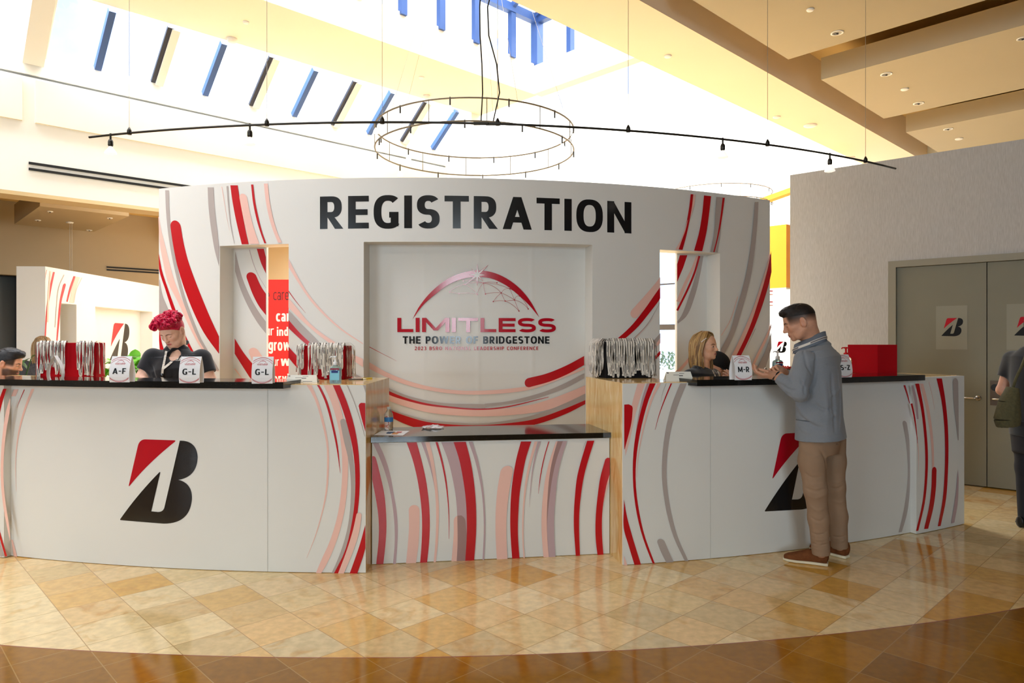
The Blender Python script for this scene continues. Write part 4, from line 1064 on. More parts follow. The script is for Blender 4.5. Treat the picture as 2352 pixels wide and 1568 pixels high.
pr.strip([(2049, 500), (2030, 610), (2000, 720), (1960, 850), (1920, 970), (1870, 1090), (1820, 1190), (1760, 1300), (1725, 1360)], [(2052, 640), (2038, 705), (2020, 770), (1985, 880), (1940, 1000), (1890, 1110), (1830, 1230), (1770, 1345), (1755, 1380)], RD)
pr.line([(1947, 1010), (1915, 1080), (1882, 1150)], 4, 1, GY)
pr.line([(1832, 800), (1780, 960), (1724, 1055)], 4, 4, PK)
pr.conv = ident
pr.strip([(1768.6, 743), (1754, 777), (1736.7, 811.8), (1723.7, 840), (1700, 890)], [(1769, 752), (1758.4, 781.4), (1741, 816), (1726, 848.6), (1706, 890)], PK)
pr.strip([(1768.6, 762), (1758.4, 798.8), (1745.4, 827), (1734.6, 848.6), (1716, 885)], [(1769.5, 800), (1760.6, 829), (1752, 855), (1747.6, 868), (1740, 890)], GY)
pr.build('printed_artwork', PR, back)
# on the niche and recess panels
pr = Print(SI, cv3)
pr.strip([(542, 635), (580, 760), (640, 890), (700, 988), (744, 1042)], [(543, 505), (590, 680), (650, 820), (700, 905), (744, 965)], GY)
pr.line([(636, 495), (662, 585), (700, 672), (744, 745)], 4, 2, MV)
pr.strip([(684, 488), (712, 580), (744, 650)], [(730, 488), (738, 520), (744, 545)], RD)
pr.strip([(619, 682), (660, 790), (700, 865), (744, 922)], [(682, 668), (705, 720), (725, 755), (744, 782)], RD, cap0=True)
pr.strip([(540, 1075), (600, 1170), (665, 1250), (744, 1332)], [(540, 1175), (600, 1270), (650, 1345), (700, 1400)], RD)
pr.strip([(636, 1178), (665, 1240), (700, 1280)], [(698, 1158), (720, 1190), (744, 1217)], PK, cap0=True)
pr.line([(540, 1272), (565, 1305), (595, 1345)], 8, 4, PK)
pr.build('printed_artwork', PR, back)
pr = Print(SI, cv4)
pr.strip([(1440, 580), (1440, 640), (1440, 706)], [(1458, 530), (1482, 530), (1507, 530)], RD) if False else pr.pix([[(1440, 590), (1458, 530), (1507, 530), (1480, 610), (1440, 706)]], RD)
pr.line([(1446, 835), (1490, 725), (1540, 620), (1572, 535)], 24, 14, PK)
pr.strip([(1440, 965), (1465, 930), (1520, 790), (1565, 640), (1588, 535)], [(1445, 978), (1500, 930), (1555, 800), (1592, 650), (1612, 535)], GY)
pr.line([(1440, 892), (1510, 750), (1555, 640), (1585, 535)], 13, 13, RD)
pr.conv = ident
pr.line([(1546, 862), (1565, 845), (1590, 815)], 8, 6, PK)
pr.build('printed_artwork', PR, back)
pr = Print(SI)
zc4 = lambda x, y: (830 + x / 4.238, 560 + y / 4.238)
pr.conv = zc4
pr.line([(75, 1000), (200, 1066), (345, 1140)], 6, 1, RD)
pr.strip([(70, 1146), (250, 1250), (450, 1330), (700, 1395), (950, 1425), (1130, 1428), (1400, 1412), (1640, 1378), (1830, 1318), (2000, 1262), (2168, 1200)], [(70, 1212), (250, 1300), (450, 1375), (700, 1432), (950, 1462), (1130, 1466), (1400, 1452), (1640, 1418), (1850, 1350), (2000, 1290), (2168, 1222)], PK, n=36)
pr.strip([(1625, 1305), (1800, 1262), (2000, 1180), (2168, 1090)], [(1640, 1393), (1830, 1340), (2000, 1270), (2168, 1178)], RD, cap0=True)
pr.strip([(2168, 1258), (2000, 1345), (1800, 1430), (1600, 1490), (1400, 1535), (1200, 1555)], [(2168, 1305), (2000, 1395), (1850, 1455), (1600, 1530), (1400, 1562), (1200, 1590)], GY)
pr.conv = ident
pr.strip([(860, 872), (893.5, 891), (935, 908), (979, 919), (1024, 925.5), (1115, 928)], [(860, 878), (893.5, 897.6), (935, 914), (979, 925.5), (1024, 932), (1115, 938)], GY, n=30)
pr.strip([(855, 900), (893.5, 920), (935, 934.5), (979, 946), (1024, 952), (1100, 956), (1118, 956), (1205, 950), (1254, 942), (1334, 912), (1345, 906)], [(855, 880), (893.5, 903), (935, 918), (979, 929), (1024, 935), (1100, 940), (1118, 940), (1190, 934), (1232, 926), (1334, 889), (1345, 884)], PK, n=40)
pr.strip([(860, 878), (893.5, 897.6), (935, 914), (979, 925.5), (1024, 932), (1100, 938), (1155, 934), (1260, 911)], [(860, 885), (893.5, 906), (935, 920), (979, 930.5), (1024, 936), (1100, 941), (1155, 937), (1260, 912)], RD, n=36)
pr.strip([(860, 916), (893.5, 936.7), (935, 952), (979, 963.5), (1046, 970), (1100, 972), (1161, 966), (1228, 952), (1300, 924.6), (1345, 903)], [(860, 922), (893.5, 942), (935, 957), (979, 969), (1046, 976), (1100, 977), (1161, 973), (1228, 963), (1300, 937.5), (1345, 919)], GY, n=40)
pr.strip([(860, 920), (893.5, 940), (935, 955.7), (979, 968), (1046, 975), (1100, 976), (1161, 972), (1228, 962), (1300, 937), (1345, 918)], [(860, 932), (893.5, 955), (935, 975), (979, 988), (1046, 994), (1100, 993), (1161, 986), (1228, 975), (1300, 950), (1345, 927)], RD, n=40)
pr.build('printed_artwork', PR, back)
pr = Print(SI, zc4)
L0 = SI.un(*zc4(350, 858)); L1 = SI.un(*zc4(1893, 858)); LT = SI.un(*zc4(1120, 720))[1]; LB = SI.un(*zc4(1120, 858))[1]
pr.text('LIMITLESS', L0[0], LB, L1[0] - L0[0], LT - LB, RV, t=0.125, gap=0.075, hh=0.215)
arc_mark(pr, (L0[0] + L1[0]) / 2, LB, L1[0] - L0[0], RV, True, WH)
q0, q1 = SI.un(*zc4(403, 970))[0], SI.un(*zc4(1830, 970))[0]; zb, zt = SI.un(*zc4(1120, 970))[1], SI.un(*zc4(1120, 899))[1]
pr.text('THE POWER OF BRIDGESTONE', q0, zb, q1 - q0, zt - zb, BK, t=0.20, gap=0.14)
q0, q1 = SI.un(*zc4(520, 1032))[0], SI.un(*zc4(1722, 1032))[0]; zb, zt = SI.un(*zc4(1120, 1033))[1], SI.un(*zc4(1120, 999))[1]
pr.text('2023 BSRO NATIONAL LEADERSHIP CONFERENCE', q0, zb, q1 - q0, zt - zb, RV, t=0.18, gap=0.24)
pr.build('conference_logo', PR, back)
pr = Print(SW)
q0, q1 = aw(735, 490), aw(1450, 500)
zb = (SW.un(735, 526)[1] + SW.un(1449, 536)[1] + SW.un(1100, 525)[1]) / 3; zt = (SW.un(740, 452)[1] + SW.un(1449, 464)[1] + SW.un(1100, 450)[1]) / 3
pr.text('REGISTRATION', q0, zb, q1 - q0, zt - zb, BK, t=0.20, gap=0.125)
pr.build('lettering', PR, back)
PRM = [mat('matte ' + m.name, tuple(m.node_tree.nodes['Principled BSDF'].inputs['Base Color'].default_value), 0.6, spec=0.3) for m in PR]
# ------------------------------------------------------------------ far backdrop at the left
A2, B2 = (-6.03, 9.0), (-6.20, 12.3)
P2 = Plane(A2, B2)
H2 = 2.47
far = thing('display_screen', 'distant bright white screen with the emblem in its recess, behind the left counter', 'screen wall', (-6.2, 10.6, 0))
cv1 = lambda x, y: (x / 3.336, 560 + y / 3.336)
a2 = lambda x: P2.un(x / 3.336, 760)[0]
z2_ = lambda x, y: P2.un(*cv1(x, y))[1]
def box2(mb, a0, a1, z0, z1, o0, o1, mi=0):
    P = [P2.xyz(a, z, o) for a in (a0, a1) for o in (o0, o1) for z in (z0, z1)]
    return mb.add(P, [(0, 1, 3, 2), (4, 6, 7, 5), (0, 4, 5, 1), (2, 3, 7, 6), (0, 2, 6, 4), (1, 5, 7, 3)], mi)
M_PANW = mat('white display board', rgb(236, 235, 232), 0.6)
mb = MB()
s0, s1, s2, s3 = a2(461), a2(586), a2(730), a2(1168)
zs, zr = z2_(480, 455), z2_(900, 495)
for a, b in ((0, s0), (s1, s2), (s3, P2.L)): box2(mb, a, b, 0, H2, -0.36, 0)
box2(mb, s0, s1, zs, H2, -0.36, 0); box2(mb, s2, s3, zr, H2, -0.36, 0); box2(mb, s2, s3, 0, zr, -0.36, -0.20)
mb.build('wall_panel', M_PANW, far, world=True)
box2(MB(), s0 - .02, s1 + .02, 0, zs + .02, -0.44, -0.37).build('niche_panel', mat('dark grey panel', rgb(70, 70, 74), 0.6), far, world=True)
pr = Print(P2, cv1)
pr.strip([(405, 214), (375, 350), (352, 520), (345, 640), (338, 760)], [(420, 216), (392, 350), (365, 520), (355, 640), (350, 760)], RD)
pr.strip([(480, 320), (455, 440), (440, 600), (430, 745)], [(503, 320), (470, 448), (455, 600), (440, 745)], RD, cap0=True)
pr.strip([(562, 247), (530, 340), (507, 440)], [(577, 248), (545, 345), (517, 446)], RD)
pr.strip([(577, 249), (550, 340), (530, 450)], [(612, 256), (580, 350), (560, 455)], PK)
pr.line([(627, 258), (585, 350), (565, 450)], 6, 4, PK)
pr.line([(358, 198), (350, 230), (343, 280)], 3, 1, RD)
pr.line([(385, 208), (370, 400), (362, 600)], 12, 12, PK)
pr.line([(490, 237), (450, 330), (430, 500), (420, 640)], 6, 4, GY)
pr.build('printed_artwork', PR, far)
pr = Print(Plane(P2.xyz(0, 0, -0.2)[:2], P2.xyz(P2.L, 0, -0.2)[:2]), cv1)
q0, q1 = pr.un((800, 600)), pr.un((1015, 650))
eh = 0.66
emblem(pr, (pr.un((786, 790))[0] + q1[0]) / 2 + 0.03, q0[1] - eh / 2, eh, RV, BK)
pr.build('emblem', PR, far)

# red banner seen through the left niche
BY = 12.0
bp = lambda x, y: on_y(x, y, BY)
b0, b1 = bp(596, 642), bp(720, 642)
ban = thing('standing_banner', 'tall red standing banner with white words seen through the left niche opening', 'banner', ((b0.x + b1.x) / 2, BY, 0))
M_BAN = mat('red banner print', rgb(238, 34, 26), 0.55)
MB().box((0, 0, b0.z / 2 + .02), (b1.x - b0.x, 0.02, b0.z - .04)).build('banner_sheet', M_BAN, ban)
MB().rbox((0, 0, 0.02), (b1.x - b0.x + .1, 0.25, 0.04), 0.01).build('base', M_CHROME, ban)
pb_ = Print(Plane((b0.x, BY - 0.011), (b1.x, BY - 0.011)), base=.002)
M_BTX = [M_WHT, mat('dark red lettering', rgb(92, 14, 16), 0.5)]
for txt, x0, x1, yt, yb, mi, t in (('e care', 610, 664, 669, 689, 1, .12), ('car', 634, 666, 718, 738, 0, .2), ('ur', 609, 629, 753, 770, 0, .13), ('ind', 636, 662, 751, 771, 0, .2), ('grow', 617, 667, 784, 805, 0, .2), ('ur', 627, 641, 824, 840, 0, .13), ('w', 645, 666, 822, 840, 0, .2), ('ervi', 627, 664, 858, 877, 0, .2)):
    p0, p1 = pb_.un((x0, yb)), pb_.un((x1, yt))
    pb_.text(txt, p0[0], p0[1], p1[0] - p0[0], (p1[1] - p0[1]) / (1.0 if any(c in txt for c in 'di') else 0.78), mi, t=t, gap=0.1)
    pb_.mb.build('lettering', M_BTX, ban, world=True); pb_.mb = MB()

# ------------------------------------------------------------------ door stickers
for d, x0, x1, y0, y1, ex, ey, hpx in ((doors[0], 2150, 2222, 703, 799, 2187, 751, 42), (doors[1], 2312, 2400, 700, 800, 2357, 749, 44)):
    Q = Plane(RW.xyz(0, 0, -0.029)[:2], RW.xyz(4, 0, -0.029)[:2])
    pr = Print(Q); c = Q.un(ex, ey)
    p0, p1 = Q.un(x0, y1), Q.un(x1, y0)
    pr.flat([[(p0[0], c[1] - .235), (p1[0], c[1] - .235), (p1[0], c[1] + .225), (p0[0], c[1] + .225)]], 8)
    h = Q.un(ex, ey - hpx / 2)[1] - Q.un(ex, ey + hpx / 2)[1]
    emblem(pr, c[0], c[1], h, RV, BK)
    tag(pr.mb.build('window_cling', PRM + [M_CLEAR], d, world=False), 'clear square sticker with the red and black emblem')

# ------------------------------------------------------------------ ceiling fixtures
M_TRIM = mat('white fixture trim', rgb(238, 234, 226), 0.4)
M_REFL = mat('mirror reflector', rgb(210, 208, 204), 0.12, 1.0)
M_LAMP = mat('lamp glow', (1.0, 0.93, 0.82, 1), 0.4, emit=1.6)
def downlight(x, y, z, wpx, label, group):
    p = on_z(x, y, z); r = 0.5 * wpx * p.y / FOC
    t = thing('recessed_downlight', label, 'ceiling light', (p.x, p.y, z), 0, group)
    MB().lathe([(r, 0.0), (r, -0.008), (r * 0.86, -0.012), (r * 0.70, -0.006), (r * 0.70, 0.0)], n=28).build('trim_ring', M_TRIM, t, smooth=True)
    MB().lathe([(r * 0.70, -0.0065), (r * .45, -0.0035), (r * .2, -0.003)], n=24).build('reflector', M_REFL, t, smooth=True)
    o = MB().lathe([(r * 0.22, -0.004), (r * 0.2, -0.02), (r * .1, -0.024)], n=14).build('lamp', mat('dark lamp', rgb(60, 54, 50), 0.3), t, smooth=True)
for x, y, w, lb in ((1923, 75, 28, 'white ringed recessed downlight highest in the right ceiling panels'), (2036, 170, 25, 'recessed downlight in the middle right panel, second one down from the top'),
                    (2110, 237, 23, 'recessed downlight near the lower edge of the middle right ceiling panel'), (2178, 296, 20, 'small recessed downlight in the ceiling panel just above the grey wall'),
                    (2349, 88, 24, 'recessed downlight cut by the right edge of the photo')):
    downlight(x, y, HC, w, lb, 'recessed downlights in the right ceiling panels')
def disc(x, y, z, wpx, name, label, cat, group=None, drop=0.02):
    p = on_z(x, y, z); r = 0.5 * wpx * p.y / FOC
    o = MB().lathe([(r, 0), (r, -drop * .5), (r * .8, -drop), (r * .3, -drop * 1.05)], n=24).build(name, M_TRIM, None, smooth=True)
    o.location = (p.x, p.y, z); tag(o, label, cat, group)
for x, y, lb in ((1861, 21, 'flat sprinkler cover on the top right ceiling panel'), (2078, 204, 'flat sprinkler cover between two downlights on the middle right panel'), (2203, 318, 'flat sprinkler cover just above the grey fabric wall'),
                 (1534, 128, 'flat sprinkler cover on the long peach soffit, nearest the photo top'), (1784, 268, 'flat sprinkler cover on the long peach soffit beside the speaker disc'), (1955, 361, 'flat sprinkler cover at the far end of the long peach soffit')):
    disc(x, y, HC, 17, 'sprinkler_cover', lb, 'sprinkler cover', 'sprinkler covers on the ceiling')
disc(1861, 287, HC, 29, 'ceiling_speaker', 'round white speaker disc on the long peach soffit', 'speaker', drop=0.03)
disc(533, 88, HC, 22, 'smoke_detector', 'round white smoke detector on the cream ceiling slab above the skylight', 'smoke detector', drop=0.05)
disc(980, 219, HC, 16, 'smoke_detector', 'small round detector at the far end of the cream ceiling slab', 'smoke detector', drop=0.05)
for x, y, lb in ((565, 50, 'faint sprinkler cover on the cream ceiling slab at the left'), (968, 177, 'faint sprinkler cover on the cream ceiling slab right of its middle')):
    disc(x, y, HC, 14, 'sprinkler_cover', lb, 'sprinkler cover', 'sprinkler covers on the ceiling')
for x, y, lb in ((115, 485, 'small downlight at the near left corner of the low hanging panel'), (252, 500, 'small downlight at the near right corner of the low hanging panel'),
                 (87, 505, 'small dark downlight at the far left corner of the low hanging panel'), (205, 528, 'small dark downlight at the far right corner of the low hanging panel')):
    downlight(x, y, 3.4, 12, lb, 'downlights in the low hanging panel')
# pendant behind the left end
p = on_z(160, 510, 3.4)
t = thing('pendant_lamp', 'thin wire pendant hanging from the low panel over the distant screen', 'pendant lamp', (p.x, p.y, 3.4))
MB().lathe([(0.055, 0), (0.05, -0.015), (0.01, -0.02)], n=20).build('canopy', M_TRIM, t, smooth=True)
M_WIRE = mat('pale steel cable', rgb(176, 170, 156), 0.4, 0.6)
for dx in (0, 0.035): MB().tube([(dx, 0, -0.01), (dx, 0, -1.0)], 0.003, 5).build('cable', M_WIRE, t)
MB().lathe([(0.02, -1.0), (0.045, -1.06), (0.05, -1.1), (0.03, -1.11)], (0.0175, 0, 0), n=18).build('lamp_shade', M_TRIM, t, smooth=True)

# slot air outlets
def slot(a, b, v, label, gap):
    t = thing('slot_air_outlet', label, 'air vent', (a + b) / 2, 0, 'slot air outlets')
    for dz in (0, -gap):
        bar(MB(), a + Vector((0, 0, dz)), b + Vector((0, 0, dz)), 0.02, 0.026).build('slot', M_BLACK, t, world=True)
p, q = on_v(66, 374, VW - 0.006), on_v(440, 430, VW - 0.006); q.z = p.z
slot(p, q, VW, 'long double black slot air outlet high on the bright white wall', 0.066)
p, q = on_v(245, 613, VB - 0.006), on_v(420, 626, VB - 0.006); q.z = p.z
slot(p, q, VB, 'double black slot air outlet on the beige wall behind the distant screen', 0.05)

# ------------------------------------------------------------------ track light over the counters
ZT_ = 3.18; RT = 8.36
ST = Cyl(RT)
def at_rail(x):
    k = (x - 1176) / FOC; p = on_cyl(x, 300, RT); return Vector((p.x, p.y, ZT_))
M_RAIL = mat('dark metal rail', rgb(58, 56, 52), 0.35, 0.8)
trk = thing('track_rail', 'long curved dark metal track rail hung over the counters', 'track light', at_rail(1100))
ps = [at_rail(x) for x in np.linspace(205, 2057, 60)]
MB().tube(ps, 0.0095, 8).build('rail', M_RAIL, trk, smooth=True, world=True)
def ceil_above(p):
    u, v = p.x * UX + p.y * UY, p.x * VX + p.y * VY
    if v < VP_: return HC
    if v < VS0: return 5.85
    if v < VS1: return HC
    if v < VL: return 6.8 if u < UL else 8.6
    return HC if u < UL and v < VK else (4.7 if u < UL else 8.6)
for x in (297, 613, 878, 1143, 1443, 1763, 1988):
    p = at_rail(x)
    mb = MB().lathe([(0.018, -0.012), (0.018, 0.02), (0.006, 0.045)], p, n=12)
    tag(mb.build('rail_clip', M_RAIL, trk, smooth=True, world=True), None)
    top = ceil_above(p)
    MB().tube([p + Vector((0, 0, 0.03)), p + Vector((0, 0, top - ZT_))], 0.0022, 5).build('suspension_cable', M_WIRE, trk, world=True)
for x, wob in ((1105, 0.012), (1133, 0.05)):
    p = at_rail(x)
    MB().rbox(p, (0.12, 0.03, 0.022), 0.006).build('power_feed', M_RAIL, trk, world=True)
    c = [p + Vector((wob * math.sin(i * 1.3) * (1 if i < 9 else .4), 0, 0.02 + i * 0.22)) for i in range(14)]
    MB().tube(c, 0.0055, 6).build('power_cord', M_RAIL, trk, smooth=True, world=True)
def spot(x, label):
    p = at_rail(x)
    t = thing('track_spotlight', label, 'spotlight', p + Vector((0, 0, -0.01)), 0, 'spotlights on the track rail')
    MB().tube([(0, 0, 0.022), (0, 0, -0.05)], 0.008, 10).build('stem', M_RAIL, t)
    MB().lathe([(0.014, -0.03), (0.02, -0.045), (0.02, -0.075), (0.014, -0.085)], n=14).build('socket', M_RAIL, t, smooth=True)
    MB().lathe([(0.012, -0.082), (0.016, -0.095), (0.032, -0.115), (0.045, -0.135), (0.046, -0.142), (0.03, -0.147), (0.0, -0.148)], n=22).build('reflector_lamp', mat('frosted lamp', (1.0, 0.92, 0.82, 1), 0.3, emit=0.75), t, smooth=True)
for x, lb in ((254, 'track spotlight nearest the left end of the rail'), (574, 'track spotlight on the left half of the rail above the swooshes'), (1660, 'track spotlight on the right half of the rail, above the niche'), (1906, 'track spotlight nearest the right end of the rail')): spot(x, lb)

# ------------------------------------------------------------------ ring chandeliers
M_RING = mat('dull brass ring', rgb(104, 92, 72), 0.5, 0.2)
def chandelier(c, R, zu, zl, label, cables_to):
    t = thing('ring_chandelier', label, 'chandelier', (c[0], c[1], zu), 0, 'ring chandeliers')
    for z in (0.0, zl - zu):
        ps = [(R * math.cos(w), R * math.sin(w), z) for w in np.linspace(0, 2 * math.pi, 73)]
        MB().tube(ps, 0.0095, 8, caps=False).build('ring', M_RING, t, smooth=True)
    n = 12
    for i in range(n):
        w = 2 * math.pi * (i + .3) / n; x, y = R * math.cos(w), R * math.sin(w)
        MB().tube([(x, y, 0.01), (x, y, zl - zu - 0.01)], 0.005, 6).build('strut', M_RING, t)
        for z in (0.0, zl - zu):
            w2 = w + (0.20 if z == 0 else 0.33); x2, y2 = R * math.cos(w2), R * math.sin(w2)
            h = MB().tube([(x2, y2, z + .012), (x2, y2, z - 0.085)], 0.009, 8).build('lamp_holder', M_RAIL, t)
            MB().lathe([(0.01, z - 0.08), (0.03, z - 0.115), (0.036, z - 0.14), (0.0, z - 0.15)], (x2, y2, 0), n=14).build('bulb', mat('chandelier lamp', (1.0, 0.95, 0.86, 1), 0.3, emit=2.2), h, smooth=True)
    for i in range(5):
        w = 2 * math.pi * (i + .1) / 5; x, y = R * math.cos(w), R * math.sin(w)
        MB().tube([(x, y, 0.0), (x * 0.35, y * 0.35, cables_to - zu)], 0.0025, 5).build('suspension_cable', M_WIRE, t)
yc = 8.6
cc = on_y(1091, 303, yc); cl = on_y(1091, 349, yc)
chandelier((cc.x, yc), 226 / FOC * yc, cc.z, cl.z, 'double ring chandelier of small lamps above the middle of the backdrop', 6.5)
yc = 15.4
cc = on_y(1640, 449, yc); cl = on_y(1640, 476, yc)
chandelier((cc.x, yc), 126 / FOC * yc, cc.z, cl.z, 'distant double ring chandelier half hidden behind the right end of the backdrop', 8.5)

# ------------------------------------------------------------------ table tents
M_CARD = mat('white card', rgb(236, 236, 238), 0.5)
TW, THT = 0.122, 0.163
class TentSurf:
    def __init__(s, back=False): s.k = 1 if back else -1
    def xyz(s, a, z, off=0.0):
        f = min(max(z / THT, 0), 1)
        y = 0.034 * (1 - f) + 0.020 * math.sin(math.pi * f ** 0.9)
        return Vector((a, s.k * (y + off + 0.0004), z))
def tent(txt, x, y, zc, rot, label, R=9.25):
    p = on_z(x, y, zc)
    t = thing('table_tent', label, 'table sign', (p.x, p.y, zc), rot, 'alphabet table tents')
    S, B = TentSurf(), TentSurf(True); n = 14
    V = []; F = []
    prof = [S.xyz(0, THT * i / n) for i in range(n + 1)] + [B.xyz(0, THT * i / n) for i in range(n, -1, -1)]
    for p_ in prof:
        for a in (-TW / 2, TW / 2): V.append((a, p_.y, p_.z))
    for i in range(len(prof) - 1): F.append((2 * i, 2 * i + 1, 2 * i + 3, 2 * i + 2))
    o = mesh('folded_card', V, F, M_CARD, t, smooth=False)
    pr = Print(S, base=0.0006, step=0.0002); pr.curved = False
    def arc(cz, r, w, a0, a1, mi, n=26):
        q = []
        for i in range(n):
            A, Bq = math.radians(a0 + (a1 - a0) * i / n), math.radians(a0 + (a1 - a0) * (i + 1) / n)
            P = [(r * math.cos(A), cz + r * math.sin(A)), (r * math.cos(Bq), cz + r * math.sin(Bq)), ((r - w) * math.cos(Bq), cz + (r - w) * math.sin(Bq)), ((r - w) * math.cos(A), cz + (r - w) * math.sin(A))]
            if all(abs(p_[0]) <= TW / 2 and 0.001 < p_[1] < THT - .001 for p_ in P): q.append(P)
        pr.flat(q, mi)
    arc(0.075, 0.083, 0.0028, 20, 160, RD); arc(0.070, 0.0765, 0.0018, 30, 150, RD); arc(0.085, 0.074, 0.001, 60, 120, GY)
    arc(0.086, 0.0845, 0.0028, 200, 340, RD); arc(0.092, 0.0845, 0.0018, 205, 335, RD)
    arc_mark(pr, 0, 0.116, 0.062, RV, False)
    pr.text('LIMITLESS', -0.031, 0.116, 0.062, 0.0055, RV, t=0.125, gap=0.075, hh=0.215)
    pr.text('THE POWER OF BRIDGESTONE', -0.029, 0.1115, 0.058, 0.003, RV, t=0.2, gap=0.14)
    pr.text(txt, -0.040, 0.053, 0.080, 0.036, BK, t=0.185, gap=0.15)
    pr.mb.build('printed_design', PRM, t)
    return t
ZS = ZS1
tent('A-F', 128, 873, ZS, math.radians(-66), 'A-F table tent seen almost edge on, in front of the left lanyard bin')
tent('A-F', 281, 877, ZS, math.radians(4), 'A-F table tent facing the viewer, left of the woman with pink hair')
tent('G-L', 440, 879, ZS, math.radians(6), 'G-L table tent standing in front of the woman with pink hair')
tent('G-L', 605, 880, ZS, math.radians(8), 'G-L table tent at the right end of the left shelf, before the red banner')
tent('M-R', 1701, 872, ZS, math.radians(10), 'M-R table tent on the right shelf beside the blonde woman')
tent('S-Z', 1932, 866, ZS, math.radians(16), 'S-Z table tent half hidden behind the man in grey')

def namecard(x, y, rot, w, h, label):
    p = on_z(x, y, ZM)
    t = thing('tent_card', label, 'card', (p.x, p.y, ZM + .0005), rot, 'low paper tent cards')
    d = 0.028
    mesh('folded_card', [(-w / 2, -d, 0), (w / 2, -d, 0), (w / 2 - .012, 0, h), (-w / 2 + .012, 0, h), (-w / 2, d, 0), (w / 2, d, 0)], [(0, 1, 2, 3), (3, 2, 5, 4)], mat('cream card', rgb(236, 232, 220), 0.6), t)
    mb = MB()
    for a0, a1, f, hh_ in ((-.20, .0, .62, .05), (.02, .20, .78, .05), (.0, .14, .52, .11), (.05, .34, .13, .06), (-.42, -.36, .80, .14)):
        q = [(a * w, -d * (1 - g) - .0007, g * h) for a, g in ((a0, f), (a1, f), (a1, f + hh_), (a0, f + hh_))]
        mb.add(q, [(0, 1, 2, 3)])
    mb.build('printed_text', mat('grey print', rgb(120, 112, 108), 0.6), t)
namecard(694, 878, math.radians(2), 0.218, 0.05, 'low cream tent card at the right end of the left counter')
namecard(1558, 874.5, math.radians(9), 0.205, 0.065, 'low cream tent card on the right counter before the blonde woman')

# ------------------------------------------------------------------ red bins and the lanyards hung over their rims
M_FELT = mat('red felt bin', rgb(176, 6, 22), 0.85, spec=0.2, bump=(220, .12))
M_LAN = mat('white lanyard webbing', rgb(218, 210, 198), 0.7)
M_LTX = mat('dark lanyard print', rgb(112, 108, 108), 0.7)
M_CLIP = mat('lanyard hook steel', rgb(180, 180, 180), 0.3, 1.0)
def bin_(x, y, rot, w, d, h, label, name='felt_bin', m=None):
    m = m or M_FELT
    p = on_z(x, y, ZM)
    t = thing(name, label, 'bin', (p.x, p.y, ZM + .0005), rot)
    mb = MB(); k = 0.006
    for c, s_ in (((0, -d / 2, h / 2), (w, k, h)), ((0, d / 2, h / 2), (w, k, h)), ((-w / 2, 0, h / 2), (k, d, h)), ((w / 2, 0, h / 2), (k, d, h))): mb.rbox(c, s_, 0.0025)
    mb.build('side_wall', m, t)
    MB().box((0, 0, 0.004), (w - .004, d - .004, 0.008)).build('bottom', m, t)
    return t
def lanyard_mesh(seed, L, spread, kind, out=0.0):
    rnd = random.Random(seed); hw = 0.0068; o3 = out * .35
    P = []; n = 14
    x1 = spread * rnd.choice((-1, 1)); x0 = -x1 / 2; x1 = x1 / 2
    ph = rnd.uniform(0, 6); am = rnd.uniform(.002, .006)
    P += [(x0, 0.022 + o3, -0.075), (x0, 0.012 + o3, -0.02), (x0, 0.008 + o3, 0.004 + o3), (x0, -0.004 - o3, 0.006 + o3 * 1.2), (x0, -0.012 - out * .85, 0.001), (x0, -0.013 - out, -0.012)]
    for i in range(1, n + 1):
        f = i / n; P.append((x0 + am * math.sin(ph + 5 * f) * f - x0 * .6 * f ** 3, -0.013 - out - 0.003 * f - .003 * abs(math.sin(ph + 4 * f)), -0.012 - (L - .012) * f))
    xm = P[-1][0]; y0 = P[-1][1]; xe = x1 * .4
    for i in range(1, 6):
        w = math.pi * i / 6; P.append((xm + (xe - xm) * (1 - math.cos(w)) * .5, y0 - .004 * math.sin(w), -L - 0.012 * math.sin(w)))
    for i in range(n, -1, -1):
        f = i / n; P.append((x1 + am * math.sin(ph + 1 + 4 * f) * f - x1 * .6 * f ** 3, -0.016 - out - 0.004 * f - .003 * abs(math.cos(ph + 3 * f)), -0.012 - (L - .012) * f))
    P += [(x1, -0.013 - out * .85, 0.001), (x1, -0.004 - o3, 0.006 + o3 * 1.2), (x1, 0.008 + o3, 0.004 + o3), (x1, 0.012 + o3, -0.02), (x1, 0.022 + o3, -0.07)]
    V = []; F = []; M = []
    tw0 = rnd.uniform(-.4, .4)
    for i, p in enumerate(P):
        a = tw0 + 0.8 * math.sin(ph + i * .33) if 6 < i < len(P) - 6 else 0.0
        dx, dy = math.cos(a), math.sin(a) * .5
        for s_ in (-1, -.42, .42, 1): V.append((p[0] + dx * hw * s_, p[1] + dy * hw * s_, p[2]))
    for i in range(len(P) - 1):
        for c in range(3):
            q = 4 * i + c; F.append((q, q + 1, q + 5, q + 4)); M.append(1 if c == 1 and (i % 5 < 3) and (kind + i // 5) % 3 != 0 else 0)
    me = bpy.data.meshes.new('lanyard'); me.from_pydata(V, [], F); me.materials.append(M_LAN); me.materials.append(M_LTX)
    me.polygons.foreach_set('material_index', M); me.update()
    return me
LAN = {}
for o_ in range(3):
    for k_, (s_, L, sp) in enumerate(((1, .20, .018), (2, .214, .020), (3, .17, .017), (4, .208, .016), (5, .19, .021), (6, .15, .018), (7, .213, .017), (8, .203, .020))): LAN[(o_, k_)] = lanyard_mesh(s_, L, sp, s_, .018 * o_)
